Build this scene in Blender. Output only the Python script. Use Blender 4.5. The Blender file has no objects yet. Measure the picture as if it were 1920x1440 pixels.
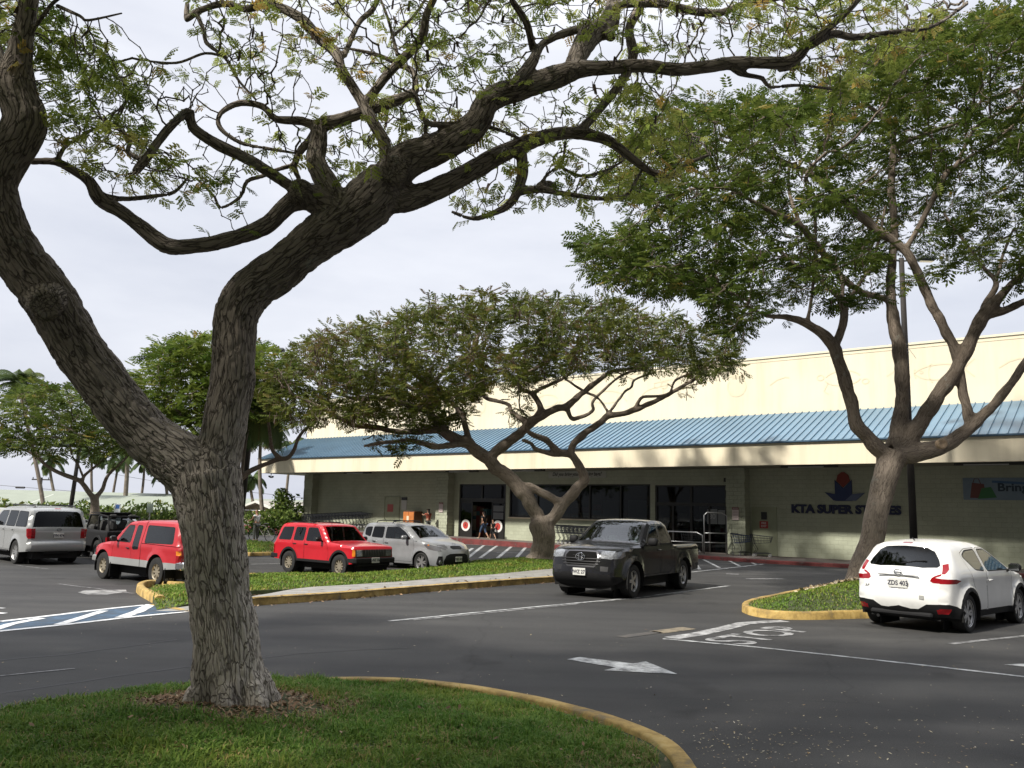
import bpy, bmesh, math, random
import numpy as np
from mathutils import Vector, Matrix, noise as mnoise
from mathutils.geometry import delaunay_2d_cdt, tessellate_polygon
random.seed(7); rng = np.random.default_rng(7)
sc = bpy.context.scene; C = sc.collection
rad = math.radians

# ---------------- camera, world, sun, exposure ----------------
F = 1590.0; PITCH = rad(8.62); ROLL = .025; H = 1.9          # in pixels of the 1920 x 1440 photograph
cam = bpy.data.objects.new('camera', bpy.data.cameras.new('camera')); C.objects.link(cam)
cam.matrix_world = Matrix.Translation((0, 0, H)) @ Matrix.Rotation(math.pi/2+PITCH, 4, 'X') @ Matrix.Rotation(ROLL, 4, 'Z')
cam.data.sensor_width = 36; cam.data.lens = F/1920*36; cam.data.clip_end = 6000; cam.data.clip_start = .05
sc.camera = cam
SUNDIR = Vector((.78, .65, -1.02)).normalized()              # direction the light travels
sun = bpy.data.objects.new('sun', bpy.data.lights.new('sun', 'SUN')); C.objects.link(sun)
sun.data.energy = 4.4; sun.data.angle = rad(3.6); sun.data.color = (1, .95, .86)
sun.rotation_euler = SUNDIR.to_track_quat('-Z', 'Y').to_euler()
W = bpy.data.worlds.new('World'); sc.world = W; W.use_nodes = True
nt = W.node_tree; bg = nt.nodes['Background']
sky = nt.nodes.new('ShaderNodeTexSky'); sky.sky_type = 'NISHITA'; sky.sun_disc = False
sky.sun_elevation = math.asin(-SUNDIR.z); sky.sun_rotation = math.atan2(-SUNDIR.x, -SUNDIR.y)
sky.dust_density = 4; sky.air_density = 1.3
mul = nt.nodes.new('ShaderNodeMix'); mul.data_type = 'RGBA'; mul.inputs[0].default_value = .90
tc = nt.nodes.new('ShaderNodeTexCoord'); mp = nt.nodes.new('ShaderNodeMapping'); mp.inputs['Scale'].default_value = (1, 1, 3.2)
nz = nt.nodes.new('ShaderNodeTexNoise'); nz.inputs['Scale'].default_value = 2.1; nz.inputs['Detail'].default_value = 6; nz.inputs['Roughness'].default_value = .55
cr = nt.nodes.new('ShaderNodeValToRGB')
cr.color_ramp.elements[0].position = .36; cr.color_ramp.elements[0].color = (5.3, 5.55, 6.35, 1)
cr.color_ramp.elements[1].position = .72; cr.color_ramp.elements[1].color = (7.2, 7.35, 7.9, 1)
sep = nt.nodes.new('ShaderNodeSeparateXYZ'); add = nt.nodes.new('ShaderNodeMath'); add.operation = 'MULTIPLY_ADD'
add.inputs[1].default_value = .34
nt.links.new(tc.outputs['Generated'], mp.inputs[0]); nt.links.new(mp.outputs[0], nz.inputs['Vector'])
nt.links.new(tc.outputs['Generated'], sep.inputs[0]); nt.links.new(sep.outputs['Z'], add.inputs[0]); nt.links.new(nz.outputs['Fac'], add.inputs[2])
nt.links.new(add.outputs[0], cr.inputs[0]); nt.links.new(sky.outputs[0], mul.inputs[6]); nt.links.new(cr.outputs[0], mul.inputs[7])
ry = nt.nodes.new('ShaderNodeMapRange'); ry.inputs[1].default_value = -.40; ry.inputs[2].default_value = .52; ry.inputs[3].default_value = .22; ry.inputs[4].default_value = 1.0   # sky dimmed behind the camera to deepen the shade under the canopy
nt.links.new(sep.outputs['Y'], ry.inputs[0]); zr = nt.nodes.new('ShaderNodeMapRange'); zr.inputs[1].default_value = .5; zr.inputs[2].default_value = .95; zr.inputs[3].default_value = 1.0; zr.inputs[4].default_value = 2.7   # overcast sky raised overhead, out of view, to fill the foreground
nt.links.new(sep.outputs['Z'], zr.inputs[0]); zm = nt.nodes.new('ShaderNodeMath'); zm.operation = 'MULTIPLY'; nt.links.new(zr.outputs[0], zm.inputs[0]); nt.links.new(ry.outputs[0], zm.inputs[1])
sc_ = nt.nodes.new('ShaderNodeVectorMath'); sc_.operation = 'SCALE'; nt.links.new(mul.outputs[2], sc_.inputs[0]); nt.links.new(zm.outputs[0], sc_.inputs['Scale'])
nt.links.new(sc_.outputs[0], bg.inputs[0]); bg.inputs[1].default_value = .10
sc.view_settings.view_transform = 'Standard'; sc.view_settings.look = 'None'; sc.view_settings.gamma = 1
sc.view_settings.exposure = 0.45

# ---------------- helpers ----------------
CM = np.array((cam.matrix_world.to_3x3()))
def S(t):
    t = min(1, max(0, t)); return t*t*(3-2*t)
def zg(x, y):
    """height of the asphalt: the lot dips a little to the left"""
    return -.25*S((1-x)/9)*S((y-15)/8)*(1-S((y-34)/14))
def ray(px, py): return CM @ np.array([px-960, 720-py, -F])
def G(px, py, dz=0.0):
    """point of the ground (raised by dz) seen at a photo pixel"""
    d = ray(px, py); z = 0
    for _ in range(12):
        t = (z+dz-H)/d[2]; z = zg(d[0]*t, d[1]*t)
    return Vector((d[0]*t, d[1]*t, z+dz))
def PY(px, py, Y):
    d = ray(px, py); t = Y/d[1]; return Vector((d[0]*t, Y, H+d[2]*t))
def proj(p):
    q = CM.T @ (np.array(p)-[0, 0, H]); return 960+F*q[0]/-q[2], 720-F*q[1]/-q[2]

def tag(o, label=None, cat=None, group=None, kind=None):
    if label: o['label'] = label
    if cat: o['category'] = cat
    if group: o['group'] = group
    if kind: o['kind'] = kind
    return o
def empty(name, loc, rz=0, **k):
    o = bpy.data.objects.new(name, None); C.objects.link(o); o.location = loc; o.rotation_euler = (0, 0, rz)
    o.empty_display_size = .2
    return tag(o, **k)
def kids(o): return [c for c in bpy.data.objects if c.parent == o]
def copy_tree(o, parent=None):
    c = o.copy(); C.objects.link(c)
    if parent: c.parent = parent
    for ch in list(o.children): copy_tree(ch, c)
    return c

_m = {}
def mat(name, col=(.5, .5, .5), rough=.6, metal=0, nscale=0, namp=.15, bump=0, bscale=40, spec=.5, coat=0, detail=5, coord='Object'):
    if name in _m: return _m[name]
    m = bpy.data.materials.new(name); m.use_nodes = True; n = m.node_tree; b = n.nodes['Principled BSDF']
    b.inputs['Base Color'].default_value = (*col, 1); b.inputs['Roughness'].default_value = rough; b.inputs['Metallic'].default_value = metal
    b.inputs['Specular IOR Level'].default_value = spec; b.inputs['Coat Weight'].default_value = coat; b.inputs['Coat Roughness'].default_value = .04
    if nscale or bump:
        t = n.nodes.new('ShaderNodeTexCoord')
    if nscale:
        z = n.nodes.new('ShaderNodeTexNoise'); z.inputs['Scale'].default_value = nscale; z.inputs['Detail'].default_value = detail; z.inputs['Roughness'].default_value = .6
        n.links.new(t.outputs[coord], z.inputs['Vector'])
        r = n.nodes.new('ShaderNodeValToRGB'); r.color_ramp.elements[0].position = .3; r.color_ramp.elements[1].position = .7
        r.color_ramp.elements[0].color = (*[c*(1-namp) for c in col], 1); r.color_ramp.elements[1].color = (*[min(1, c*(1+namp)) for c in col], 1)
        n.links.new(z.outputs['Fac'], r.inputs[0]); n.links.new(r.outputs[0], b.inputs['Base Color'])
    if bump:
        z2 = n.nodes.new('ShaderNodeTexNoise'); z2.inputs['Scale'].default_value = bscale; z2.inputs['Detail'].default_value = 6
        n.links.new(t.outputs[coord], z2.inputs['Vector'])
        bp = n.nodes.new('ShaderNodeBump'); bp.inputs['Strength'].default_value = bump; bp.inputs['Distance'].default_value = .02
        n.links.new(z2.outputs['Fac'], bp.inputs['Height']); n.links.new(bp.outputs[0], b.inputs['Normal'])
    _m[name] = m; return m
def glass(name, tint=(.25, .28, .27), refl=1.0):
    if name in _m: return _m[name]
    m = bpy.data.materials.new(name); m.use_nodes = True; n = m.node_tree; n.nodes.remove(n.nodes['Principled BSDF'])
    tr = n.nodes.new('ShaderNodeBsdfTransparent'); tr.inputs[0].default_value = (*tint, 1)
    gl = n.nodes.new('ShaderNodeBsdfGlossy'); gl.inputs['Roughness'].default_value = .02; gl.inputs[0].default_value = (.9*refl, .93*refl, .95*refl, 1)
    fr = n.nodes.new('ShaderNodeFresnel'); fr.inputs[0].default_value = 1.62
    mx = n.nodes.new('ShaderNodeMixShader')
    n.links.new(fr.outputs[0], mx.inputs[0]); n.links.new(tr.outputs[0], mx.inputs[1]); n.links.new(gl.outputs[0], mx.inputs[2])
    n.links.new(mx.outputs[0], n.nodes['Material Output'].inputs[0]); _m[name] = m; return m
def emit(name, col, s):
    if name in _m: return _m[name]
    m = bpy.data.materials.new(name); m.use_nodes = True; b = m.node_tree.nodes['Principled BSDF']
    b.inputs['Emission Color'].default_value = (*col, 1); b.inputs['Emission Strength'].default_value = s; b.inputs['Base Color'].default_value = (*col, 1)
    _m[name] = m; return m

class MB:
    def __init__(s): s.v = []; s.f = []; s.mi = []
    def add(s, vs, fs, m=0):
        o = len(s.v); s.v += [tuple(v) for v in vs]; s.f += [tuple(i+o for i in f) for f in fs]; s.mi += [m]*len(fs); return s
    def box(s, c, d, rz=0, m=0, ry=0, taper=1.0):
        R = Matrix.Rotation(rz, 3, 'Z') @ Matrix.Rotation(ry, 3, 'Y'); vs = []
        for z in (-.5, .5):
            k = taper if z > 0 else 1
            for x, y in ((-.5, -.5), (.5, -.5), (.5, .5), (-.5, .5)): vs.append(Vector(c)+R @ Vector((x*d[0]*k, y*d[1]*k, z*d[2])))
        return s.add(vs, [(3, 2, 1, 0), (4, 5, 6, 7), (0, 1, 5, 4), (1, 2, 6, 5), (2, 3, 7, 6), (3, 0, 4, 7)], m)
    def rbox(s, c, d, r=.02, rz=0, m=0):
        """box with bevelled vertical and horizontal edges"""
        R = Matrix.Rotation(rz, 3, 'Z'); x, y, z = [q/2 for q in d]; r = min(r, x*.95, y*.95, z*.95); vs = []
        for zz, k in ((-z, r), (-z+r, 0), (z-r, 0), (z, r)):
            for sx, sy in ((-1, -1), (1, -1), (1, 1), (-1, 1)):
                a = (sx*(x-k), sy*(y-k-r if k == 0 else y-k)); b = (sx*(x-k-r if k == 0 else x-k), sy*(y-k))
                pr = [a, b] if sx*sy < 0 else [b, a]
                if (sx, sy) == (-1, -1): pr = [a, b]
                elif (sx, sy) == (1, -1): pr = [b, a]
                elif (sx, sy) == (1, 1): pr = [a, b]
                else: pr = [b, a]
                for p in pr: vs.append(Vector(c)+R @ Vector((p[0], p[1], zz)))
        fs = [tuple(range(7, -1, -1)), tuple(range(24, 32))]
        for k in range(3):
            for i in range(8): fs.append((k*8+i, k*8+(i+1) % 8, k*8+8+(i+1) % 8, k*8+8+i))
        return s.add(vs, fs, m)
    def tube(s, pts, r, n=8, m=0, cap=True, closed=False):
        pts = [Vector(p) for p in pts]; k = len(pts)
        rs = r if isinstance(r, (list, tuple)) else [r]*k
        vs, fs = [], []; u = None
        for i, p in enumerate(pts):
            t = (pts[(i+1) % k]-pts[i-1]) if closed else (pts[min(i+1, k-1)]-pts[max(i-1, 0)])
            t.normalize()
            if u is None:
                u = t.orthogonal().normalized()
            u = (u-t*u.dot(t)); u = u.normalized() if u.length > 1e-6 else t.orthogonal().normalized(); w = t.cross(u)
            for j in range(n):
                a = 2*math.pi*j/n; vs.append(p+(u*math.cos(a)+w*math.sin(a))*rs[i])
        for i in range(k if closed else k-1):
            b = ((i+1) % k)*n
            for j in range(n): fs.append((i*n+j, i*n+(j+1) % n, b+(j+1) % n, b+j))
        if cap and not closed: fs += [tuple(range(n-1, -1, -1)), tuple((k-1)*n+j for j in range(n))]
        return s.add(vs, fs, m)
    def lathe(s, prof, o=(0, 0, 0), axis='Z', n=24, m=0):
        """prof: (radius, height) pairs"""
        vs, fs = [], []
        for r_, h in prof:
            for j in range(n):
                a = 2*math.pi*j/n; x, y = r_*math.cos(a), r_*math.sin(a)
                vs.append(Vector(o)+(Vector((x, y, h)) if axis == 'Z' else Vector((x, h, y)) if axis == 'Y' else Vector((h, x, y))))
        for i in range(len(prof)-1):
            for j in range(n): fs.append((i*n+j, i*n+(j+1) % n, (i+1)*n+(j+1) % n, (i+1)*n+j))
        return s.add(vs, fs, m)
    def prism(s, poly, f, t0, t1, m=0):
        """2-D polygon extruded: f(u, v, t) -> point"""
        n = len(poly); vs = [f(u, v, t0) for u, v in poly]+[f(u, v, t1) for u, v in poly]
        tr = tessellate_polygon([[Vector((u, v, 0)) for u, v in poly]])
        fs = [tuple(t) for t in tr]+[tuple(i+n for i in t[::-1]) for t in tr]+[(i, (i+1) % n, (i+1) % n+n, i+n) for i in range(n)]
        return s.add(vs, fs, m)
    def ribbon(s, pts, w, up=None, h=0, m=0):
        """flat strip of width w along pts lying in the plane whose normal is up"""
        up = Vector(up or (0, 0, 1)); pts = [Vector(p) for p in pts]; vs = []
        for i, p in enumerate(pts):
            t = pts[min(i+1, len(pts)-1)]-pts[max(i-1, 0)]; q = t.cross(up).normalized()*w/2
            vs += [p+q+up*h, p-q+up*h]
        return s.add(vs, [(2*i, 2*i+1, 2*i+3, 2*i+2) for i in range(len(pts)-1)], m)
    def build(s, name, mats, parent=None, smooth=False, auto=None):
        me = bpy.data.meshes.new(name); me.from_pydata(s.v, [], s.f)
        mats = mats if isinstance(mats, (list, tuple)) else [mats]
        for q in mats: me.materials.append(q)
        if len(mats) > 1: me.polygons.foreach_set('material_index', s.mi)
        bm = bmesh.new(); bm.from_mesh(me); bmesh.ops.recalc_face_normals(bm, faces=bm.faces[:])
        if auto is not None:
            lim = rad(auto); smooth = True
            for e in bm.edges: e.smooth = len(e.link_faces) == 2 and e.calc_face_angle(9) < lim
        bm.to_mesh(me); bm.free()
        if smooth: me.polygons.foreach_set('use_smooth', [True]*len(me.polygons))
        o = bpy.data.objects.new(name, me); C.objects.link(o)
        if parent: o.parent = parent
        return o
def npmesh(name, verts, faces, mats, parent=None, smooth=False, mi=None, attr=None):
    """fast mesh from numpy arrays, all faces with the same corner count"""
    me = bpy.data.meshes.new(name); nv, nf, k = len(verts), len(faces), faces.shape[1]
    me.vertices.add(nv); me.vertices.foreach_set('co', np.asarray(verts, np.float32).ravel())
    me.loops.add(nf*k); me.loops.foreach_set('vertex_index', faces.astype(np.int32).ravel())
    me.polygons.add(nf); me.polygons.foreach_set('loop_start', np.arange(nf, dtype=np.int32)*k); me.polygons.foreach_set('loop_total', np.full(nf, k, np.int32))
    mats = mats if isinstance(mats, (list, tuple)) else [mats]
    for q in mats: me.materials.append(q)
    if mi is not None: me.polygons.foreach_set('material_index', mi.astype(np.int32))
    me.update(calc_edges=True)
    if smooth: me.polygons.foreach_set('use_smooth', np.ones(nf, bool))
    if attr is not None:
        a = me.attributes.new('rnd', 'FLOAT', 'FACE'); a.data.foreach_set('value', np.asarray(attr, np.float32))
    o = bpy.data.objects.new(name, me); C.objects.link(o)
    if parent: o.parent = parent
    return o
def text_mesh(txt, size, ext=.004, name='lettering', material=None, parent=None, align='CENTER', bold=0.0, sx=1.0):
    cu = bpy.data.curves.new('t', 'FONT'); cu.body = txt; cu.size = size; cu.extrude = ext; cu.align_x = align; cu.align_y = 'CENTER'; cu.offset = bold; cu.resolution_u = 3
    o = bpy.data.objects.new('t', cu); C.objects.link(o); dg = bpy.context.evaluated_depsgraph_get()
    me = bpy.data.meshes.new_from_object(o.evaluated_get(dg)); bpy.data.objects.remove(o); bpy.data.curves.remove(cu)
    me.name = name; me.materials.clear(); me.materials.append(material)
    for v in me.vertices: v.co.x *= sx
    r = bpy.data.objects.new(name, me); C.objects.link(r)
    if parent: r.parent = parent
    return r
def pip(P, poly):
    """points in polygon, numpy"""
    P = np.asarray(P); poly = np.asarray(poly); x, y = P[:, 0], P[:, 1]; r = np.zeros(len(P), bool); j = len(poly)-1
    for i in range(len(poly)):
        xi, yi = poly[i]; xj, yj = poly[j]
        if yi != yj: r ^= ((yi > y) != (yj > y)) & (x < (xj-xi)*(y-yi)/(yj-yi)+xi)
        j = i
    return r
def dist_poly(P, poly, closed=True):
    P = np.asarray(P, float); poly = np.asarray(poly, float); A = poly if closed else poly[:-1]; B = np.roll(poly, -1, 0) if closed else poly[1:]
    d = B-A; L2 = np.maximum((d**2).sum(1), 1e-12); out = np.full(len(P), 1e9)
    for a, dd, l in zip(A, d, L2):
        t = np.clip(((P-a) @ dd)/l, 0, 1); out = np.minimum(out, np.hypot(*(P-a-t[:, None]*dd).T))
    return out
def chaikin(p, it=2, closed=True):
    p = np.asarray(p, float)
    for _ in range(it):
        a, b = (p, np.roll(p, -1, 0)) if closed else (p[:-1], p[1:])
        q = np.stack([.75*a+.25*b, .25*a+.75*b], 1).reshape(-1, 2)
        p = q if closed else np.vstack([p[:1], q, p[-1:]])
    return p
def resample(p, step, closed=True):
    p = np.asarray(p, float); out = []; n = len(p)
    for i in range(n if closed else n-1):
        a, b = p[i], p[(i+1) % n]; k = max(1, int(math.ceil(np.hypot(*(b-a))/step)))
        out += [a+(b-a)*t/k for t in range(k)]
    if not closed: out.append(p[-1])
    return np.array(out)
def offset_poly(p, d):
    """inward offset of a closed polygon"""
    p = np.asarray(p, float); n = len(p); A = .5*np.sum(p[:, 0]*np.roll(p[:, 1], -1)-np.roll(p[:, 0], -1)*p[:, 1]); s = 1 if A > 0 else -1
    out = []
    for i in range(n):
        e1 = p[i]-p[i-1]; e2 = p[(i+1) % n]-p[i]
        n1 = np.array([-e1[1], e1[0]])/(np.hypot(*e1)+1e-9)*s; n2 = np.array([-e2[1], e2[0]])/(np.hypot(*e2)+1e-9)*s
        m = n1+n2; m = m/max(.35, m @ m/2)*1.0 if (m @ m) > 1e-6 else n1
        out.append(p[i]+m*d*.5*2/2 if False else p[i]+m/2*d*1.0 if False else p[i]+(n1+n2)/max(.5, 1+n1 @ n2)*d)
    return np.array(out)
def tri2d(outer, holes=(), cons=(), step=.08):
    """triangulate a polygon with holes and extra constraint loops; returns points, triangles"""
    loops = [resample(outer, step)]+[resample(h, step) for h in list(holes)+list(cons)]
    pts, edges = [], []
    for L in loops:
        o = len(pts); pts += [tuple(q) for q in L]; edges += [(o+i, o+(i+1) % len(L)) for i in range(len(L))]
    P = np.array(pts); lo, hi = P.min(0), P.max(0)
    gx, gy = np.meshgrid(np.arange(lo[0]+step/2, hi[0], step), np.arange(lo[1]+step/2, hi[1], step)); gx = gx+((np.arange(gx.shape[0]) % 2)*step/2)[:, None]
    g = np.stack([gx.ravel(), gy.ravel()], 1); g = g[pip(g, outer)]
    for L in loops:
        if len(g): g = g[dist_poly(g, L) > step*.45]
    pts += [tuple(q) for q in g]
    V, _, Fc, *_ = delaunay_2d_cdt([Vector(p) for p in pts], edges, [], 0, 1e-5)
    V = np.array([tuple(v) for v in V]); Fc = np.array([f for f in Fc if len(f) == 3]); c = V[Fc].mean(1); k = pip(c, outer)
    for h in holes: k &= ~pip(c, h)
    return V, Fc[k]
# ---------------- ground, roads, kerbs, lawns, markings ----------------
def node_mat(name):
    m = bpy.data.materials.new(name); m.use_nodes = True; return m, m.node_tree, m.node_tree.nodes['Principled BSDF']
def N(n, t, **k):
    x = n.nodes.new(t)
    for a, v in k.items():
        if a.startswith('i_'): x.inputs[int(a[2:]) if a[2:].isdigit() else a[2:]].default_value = v
        else: setattr(x, a, v)
    return x
def ramp(n, stops):
    r = n.nodes.new('ShaderNodeValToRGB'); e = r.color_ramp.elements
    while len(e) < len(stops): e.new(.5)
    for q, (p, c) in zip(e, stops): q.position = p; q.color = (*c, 1)
    return r
def asphalt_mat():
    m, n, b = node_mat('asphalt'); L = n.links.new; t = N(n, 'ShaderNodeTexCoord')
    big = N(n, 'ShaderNodeTexNoise', i_Scale=.22, i_Detail=7, i_Roughness=.62); L(t.outputs['Object'], big.inputs['Vector'])
    r1 = ramp(n, [(.3, (.036, .036, .037)), (.55, (.050, .0495, .049)), (.75, (.068, .067, .064))]); L(big.outputs['Fac'], r1.inputs[0])
    st = N(n, 'ShaderNodeMapping'); st.inputs['Rotation'].default_value = (0, 0, .62); st.inputs['Scale'].default_value = (.25, 2.2, 1); L(t.outputs['Object'], st.inputs[0])
    trk = N(n, 'ShaderNodeTexNoise', i_Scale=.5, i_Detail=5); L(st.outputs[0], trk.inputs['Vector'])
    r2 = ramp(n, [(.35, (.80, .80, .80)), (.65, (1.22, 1.21, 1.19))]); L(trk.outputs['Fac'], r2.inputs[0])
    m1 = N(n, 'ShaderNodeMix', data_type='RGBA', blend_type='MULTIPLY', i_0=1.0); L(r1.outputs[0], m1.inputs[6]); L(r2.outputs[0], m1.inputs[7])
    fine = N(n, 'ShaderNodeTexNoise', i_Scale=85, i_Detail=3, i_Roughness=.7); L(t.outputs['Object'], fine.inputs['Vector'])
    r3 = ramp(n, [(.35, (.6, .6, .6)), (.62, (1.15, 1.15, 1.15)), (.72, (2.2, 2.15, 2.05))]); L(fine.outputs['Fac'], r3.inputs[0])
    m2 = N(n, 'ShaderNodeMix', data_type='RGBA', blend_type='MULTIPLY', i_0=1.0); L(m1.outputs[2], m2.inputs[6]); L(r3.outputs[0], m2.inputs[7])
    vo = N(n, 'ShaderNodeTexVoronoi', feature='DISTANCE_TO_EDGE', i_Scale=.28); wn = N(n, 'ShaderNodeTexNoise', i_Scale=1.3, i_Detail=6)
    L(t.outputs['Object'], wn.inputs['Vector']); mx = N(n, 'ShaderNodeMix', data_type='RGBA', i_0=.35); L(t.outputs['Object'], mx.inputs[6]); L(wn.outputs['Color'], mx.inputs[7]); L(mx.outputs[2], vo.inputs['Vector'])
    r4 = ramp(n, [(.0, (.35, .35, .35)), (.0022, (.6, .6, .6)), (.005, (1, 1, 1))]); L(vo.outputs['Distance'], r4.inputs[0])
    m3 = N(n, 'ShaderNodeMix', data_type='RGBA', blend_type='MULTIPLY', i_0=.75); L(m2.outputs[2], m3.inputs[6]); L(r4.outputs[0], m3.inputs[7]); m3.inputs[0].default_value = .4
    ol = N(n, 'ShaderNodeTexNoise', i_Scale=.75, i_Detail=4, i_Roughness=.5); L(t.outputs['Object'], ol.inputs['Vector']); r5 = ramp(n, [(.28, (.5, .5, .5)), (.36, (1, 1, 1)), (.64, (1, 1, 1)), (.74, (1.35, 1.33, 1.28))]); L(ol.outputs['Fac'], r5.inputs[0])
    m4 = N(n, 'ShaderNodeMix', data_type='RGBA', blend_type='MULTIPLY', i_0=.8); L(m3.outputs[2], m4.inputs[6]); L(r5.outputs[0], m4.inputs[7])
    L(m4.outputs[2], b.inputs['Base Color']); b.inputs['Roughness'].default_value = .8; b.inputs['Specular IOR Level'].default_value = .35
    bp = N(n, 'ShaderNodeBump', i_Strength=.55, i_Distance=.008); L(fine.outputs['Fac'], bp.inputs['Height']); L(bp.outputs[0], b.inputs['Normal'])
    return m
def worn_paint(name, col, wear=.5, base=(.05, .05, .05), scale=5):
    """painted marking, worn through to the asphalt"""
    m, n, b = node_mat(name); L = n.links.new; t = N(n, 'ShaderNodeTexCoord')
    a = N(n, 'ShaderNodeTexNoise', i_Scale=scale, i_Detail=9, i_Roughness=.72); L(t.outputs['Object'], a.inputs['Vector'])
    r = ramp(n, [(wear-.13, base), (wear+.02, tuple(c*.6 for c in col)), (wear+.14, col)]); L(a.outputs['Fac'], r.inputs[0]); L(r.outputs[0], b.inputs['Base Color'])
    b.inputs['Roughness'].default_value = .75
    return m
def kerb_mat():
    m, n, b = node_mat('yellow_kerb_paint'); L = n.links.new; t = N(n, 'ShaderNodeTexCoord')
    a = N(n, 'ShaderNodeTexNoise', i_Scale=3.2, i_Detail=8, i_Roughness=.7); L(t.outputs['Object'], a.inputs['Vector'])
    r = ramp(n, [(.30, (.13, .115, .085)), (.44, (.30, .20, .06)), (.56, (.47, .32, .10)), (.74, (.54, .42, .20))]); L(a.outputs['Fac'], r.inputs[0]); L(r.outputs[0], b.inputs['Base Color'])
    bp = N(n, 'ShaderNodeBump', i_Strength=.4, i_Distance=.02); a2 = N(n, 'ShaderNodeTexNoise', i_Scale=25, i_Detail=5); L(t.outputs['Object'], a2.inputs['Vector']); L(a2.outputs['Fac'], bp.inputs['Height']); L(bp.outputs[0], b.inputs['Normal'])
    b.inputs['Roughness'].default_value = .8; return m
M_ASPH = asphalt_mat()
M_WHITE = worn_paint('worn_white_paint', (.52, .53, .53), .46)
M_WHITE2 = worn_paint('very_worn_white_paint', (.36, .36, .36), .53, scale=7)
M_CROSS = worn_paint('fresh_white_paint', (.72, .73, .74), .38, scale=4)
M_BLUE = worn_paint('worn_blue_paint', (.07, .13, .21), .50, (.05, .06, .07), 2.6)
M_YEL = kerb_mat()
M_CONC = mat('concrete', (.27, .262, .245), .85, nscale=2.2, namp=.25, bump=.25, bscale=60)
M_OLDCONC = mat('dirty_kerb_concrete', (.22, .19, .14), .9, nscale=5, namp=.4, bump=.3)
M_SOIL = mat('dry_soil', (.10, .066, .042), .95, nscale=9, namp=.6, bump=.8, bscale=30)
M_RED = worn_paint('worn_red_kerb_paint', (.17, .035, .033), .42, (.13, .09, .08), 3)

# ---- ground sheet: fine near, coarse far
def ground():
    xs = np.unique(np.concatenate([np.linspace(-1500, -60, 10), np.arange(-60, 40, 1.0), np.linspace(40, 1500, 10)]))
    ys = np.unique(np.concatenate([np.linspace(-300, -8, 6), np.arange(-8, 80, 1.0), np.linspace(80, 112, 6)]))
    v = [(x, y, zg(x, y)) for y in ys for x in xs]; n = len(xs)
    f = [(j*n+i, j*n+i+1, (j+1)*n+i+1, (j+1)*n+i) for j in range(len(ys)-1) for i in range(n-1)]
    b = MB(); b.add(v, f); return tag(b.build('parking_lot', M_ASPH, smooth=True), kind='structure')
ground()
b = MB(); b.add([(-4000, 112, -3.5), (4000, 112, -3.5), (4000, 5500, -3.5), (-4000, 5500, -3.5)], [(0, 1, 2, 3)])
b.add([(-4000, 111.9, 0), (4000, 111.9, 0), (4000, 112.5, -3.6), (-4000, 112.5, -3.6)], [(0, 1, 2, 3)])
tag(b.build('sea', mat('sea_water', (.36, .41, .50), .35, nscale=.03, namp=.1, bump=.3, bscale=.6)), kind='structure')

def drape(name, poly, m, h, step=.5, kind='structure', parent=None):
    """flat sheet lying h above the asphalt; poly in world xy"""
    V, T = tri2d(np.array(poly), step=step); b = MB(); b.add([(x, y, zg(x, y)+h) for x, y in V], T)
    return tag(b.build(name, m, parent), kind=kind)
def pxpoly(pts, dz=0): return [tuple(G(x, y, dz)[:2]) for x, y in pts]
def stripe(pts, w, m, h=.006, name='road_marking'):
    """painted line of width w through photo pixels"""
    P = [Vector((*G(x, y)[:2], 0)) for x, y in pts]; L, R = [], []
    for i, p in enumerate(P):
        t = (P[min(i+1, len(P)-1)]-P[max(i-1, 0)]).normalized(); q = Vector((-t.y, t.x, 0))*w/2; L.append((p+q)[:2]); R.append((p-q)[:2])
    return drape(name, L+R[::-1], m, h, .4)

def kerb_line(name, xy, m, h=.15, w=.16, closed=False, z=None, ramp0=0):
    """kerb swept along world xy; the given line is its outer foot"""
    P = [Vector((x, y, 0)) for x, y in xy]; b = MB(); n = len(P); prof = [(0, -.1), (.012, h-.03), (.04, h), (w-.02, h), (w, h-.02), (w, -.1)]; vs = []
    for i, p in enumerate(P):
        a, c = (P[i-1], P[(i+1) % n]) if closed else (P[max(i-1, 0)], P[min(i+1, n-1)])
        t = (c-a).normalized(); q = Vector((-t.y, t.x, 0)); z0 = zg(p.x, p.y)
        hh = (S((p-P[0]).length/ramp0)*.95+.05 if ramp0 else 1)*(1+.05*mnoise.noise(Vector((p.x*1.3, p.y*1.3, 3))))
        for d, z in prof: vs.append(p+q*(d+.012*mnoise.noise(Vector((p.x*2, p.y*2, d*9))))+Vector((0, 0, z0+z*hh)))
    k = len(prof); fs = [(i*k+j, i*k+j+1, ((i+1) % n)*k+j+1, ((i+1) % n)*k+j) for i in range(n if closed else n-1) for j in range(k-1)]
    b.add(vs, fs)
    if not closed: b.add(vs[:k], [tuple(range(k))]); b.add(vs[-k:], [tuple(range(k))])
    return tag(b.build(name, m, auto=50), kind='structure')
def smooth_xy(pts, step=.25, closed=False): return [tuple(p) for p in resample(chaikin(np.array(pts), 2, closed), step, closed)]

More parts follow.
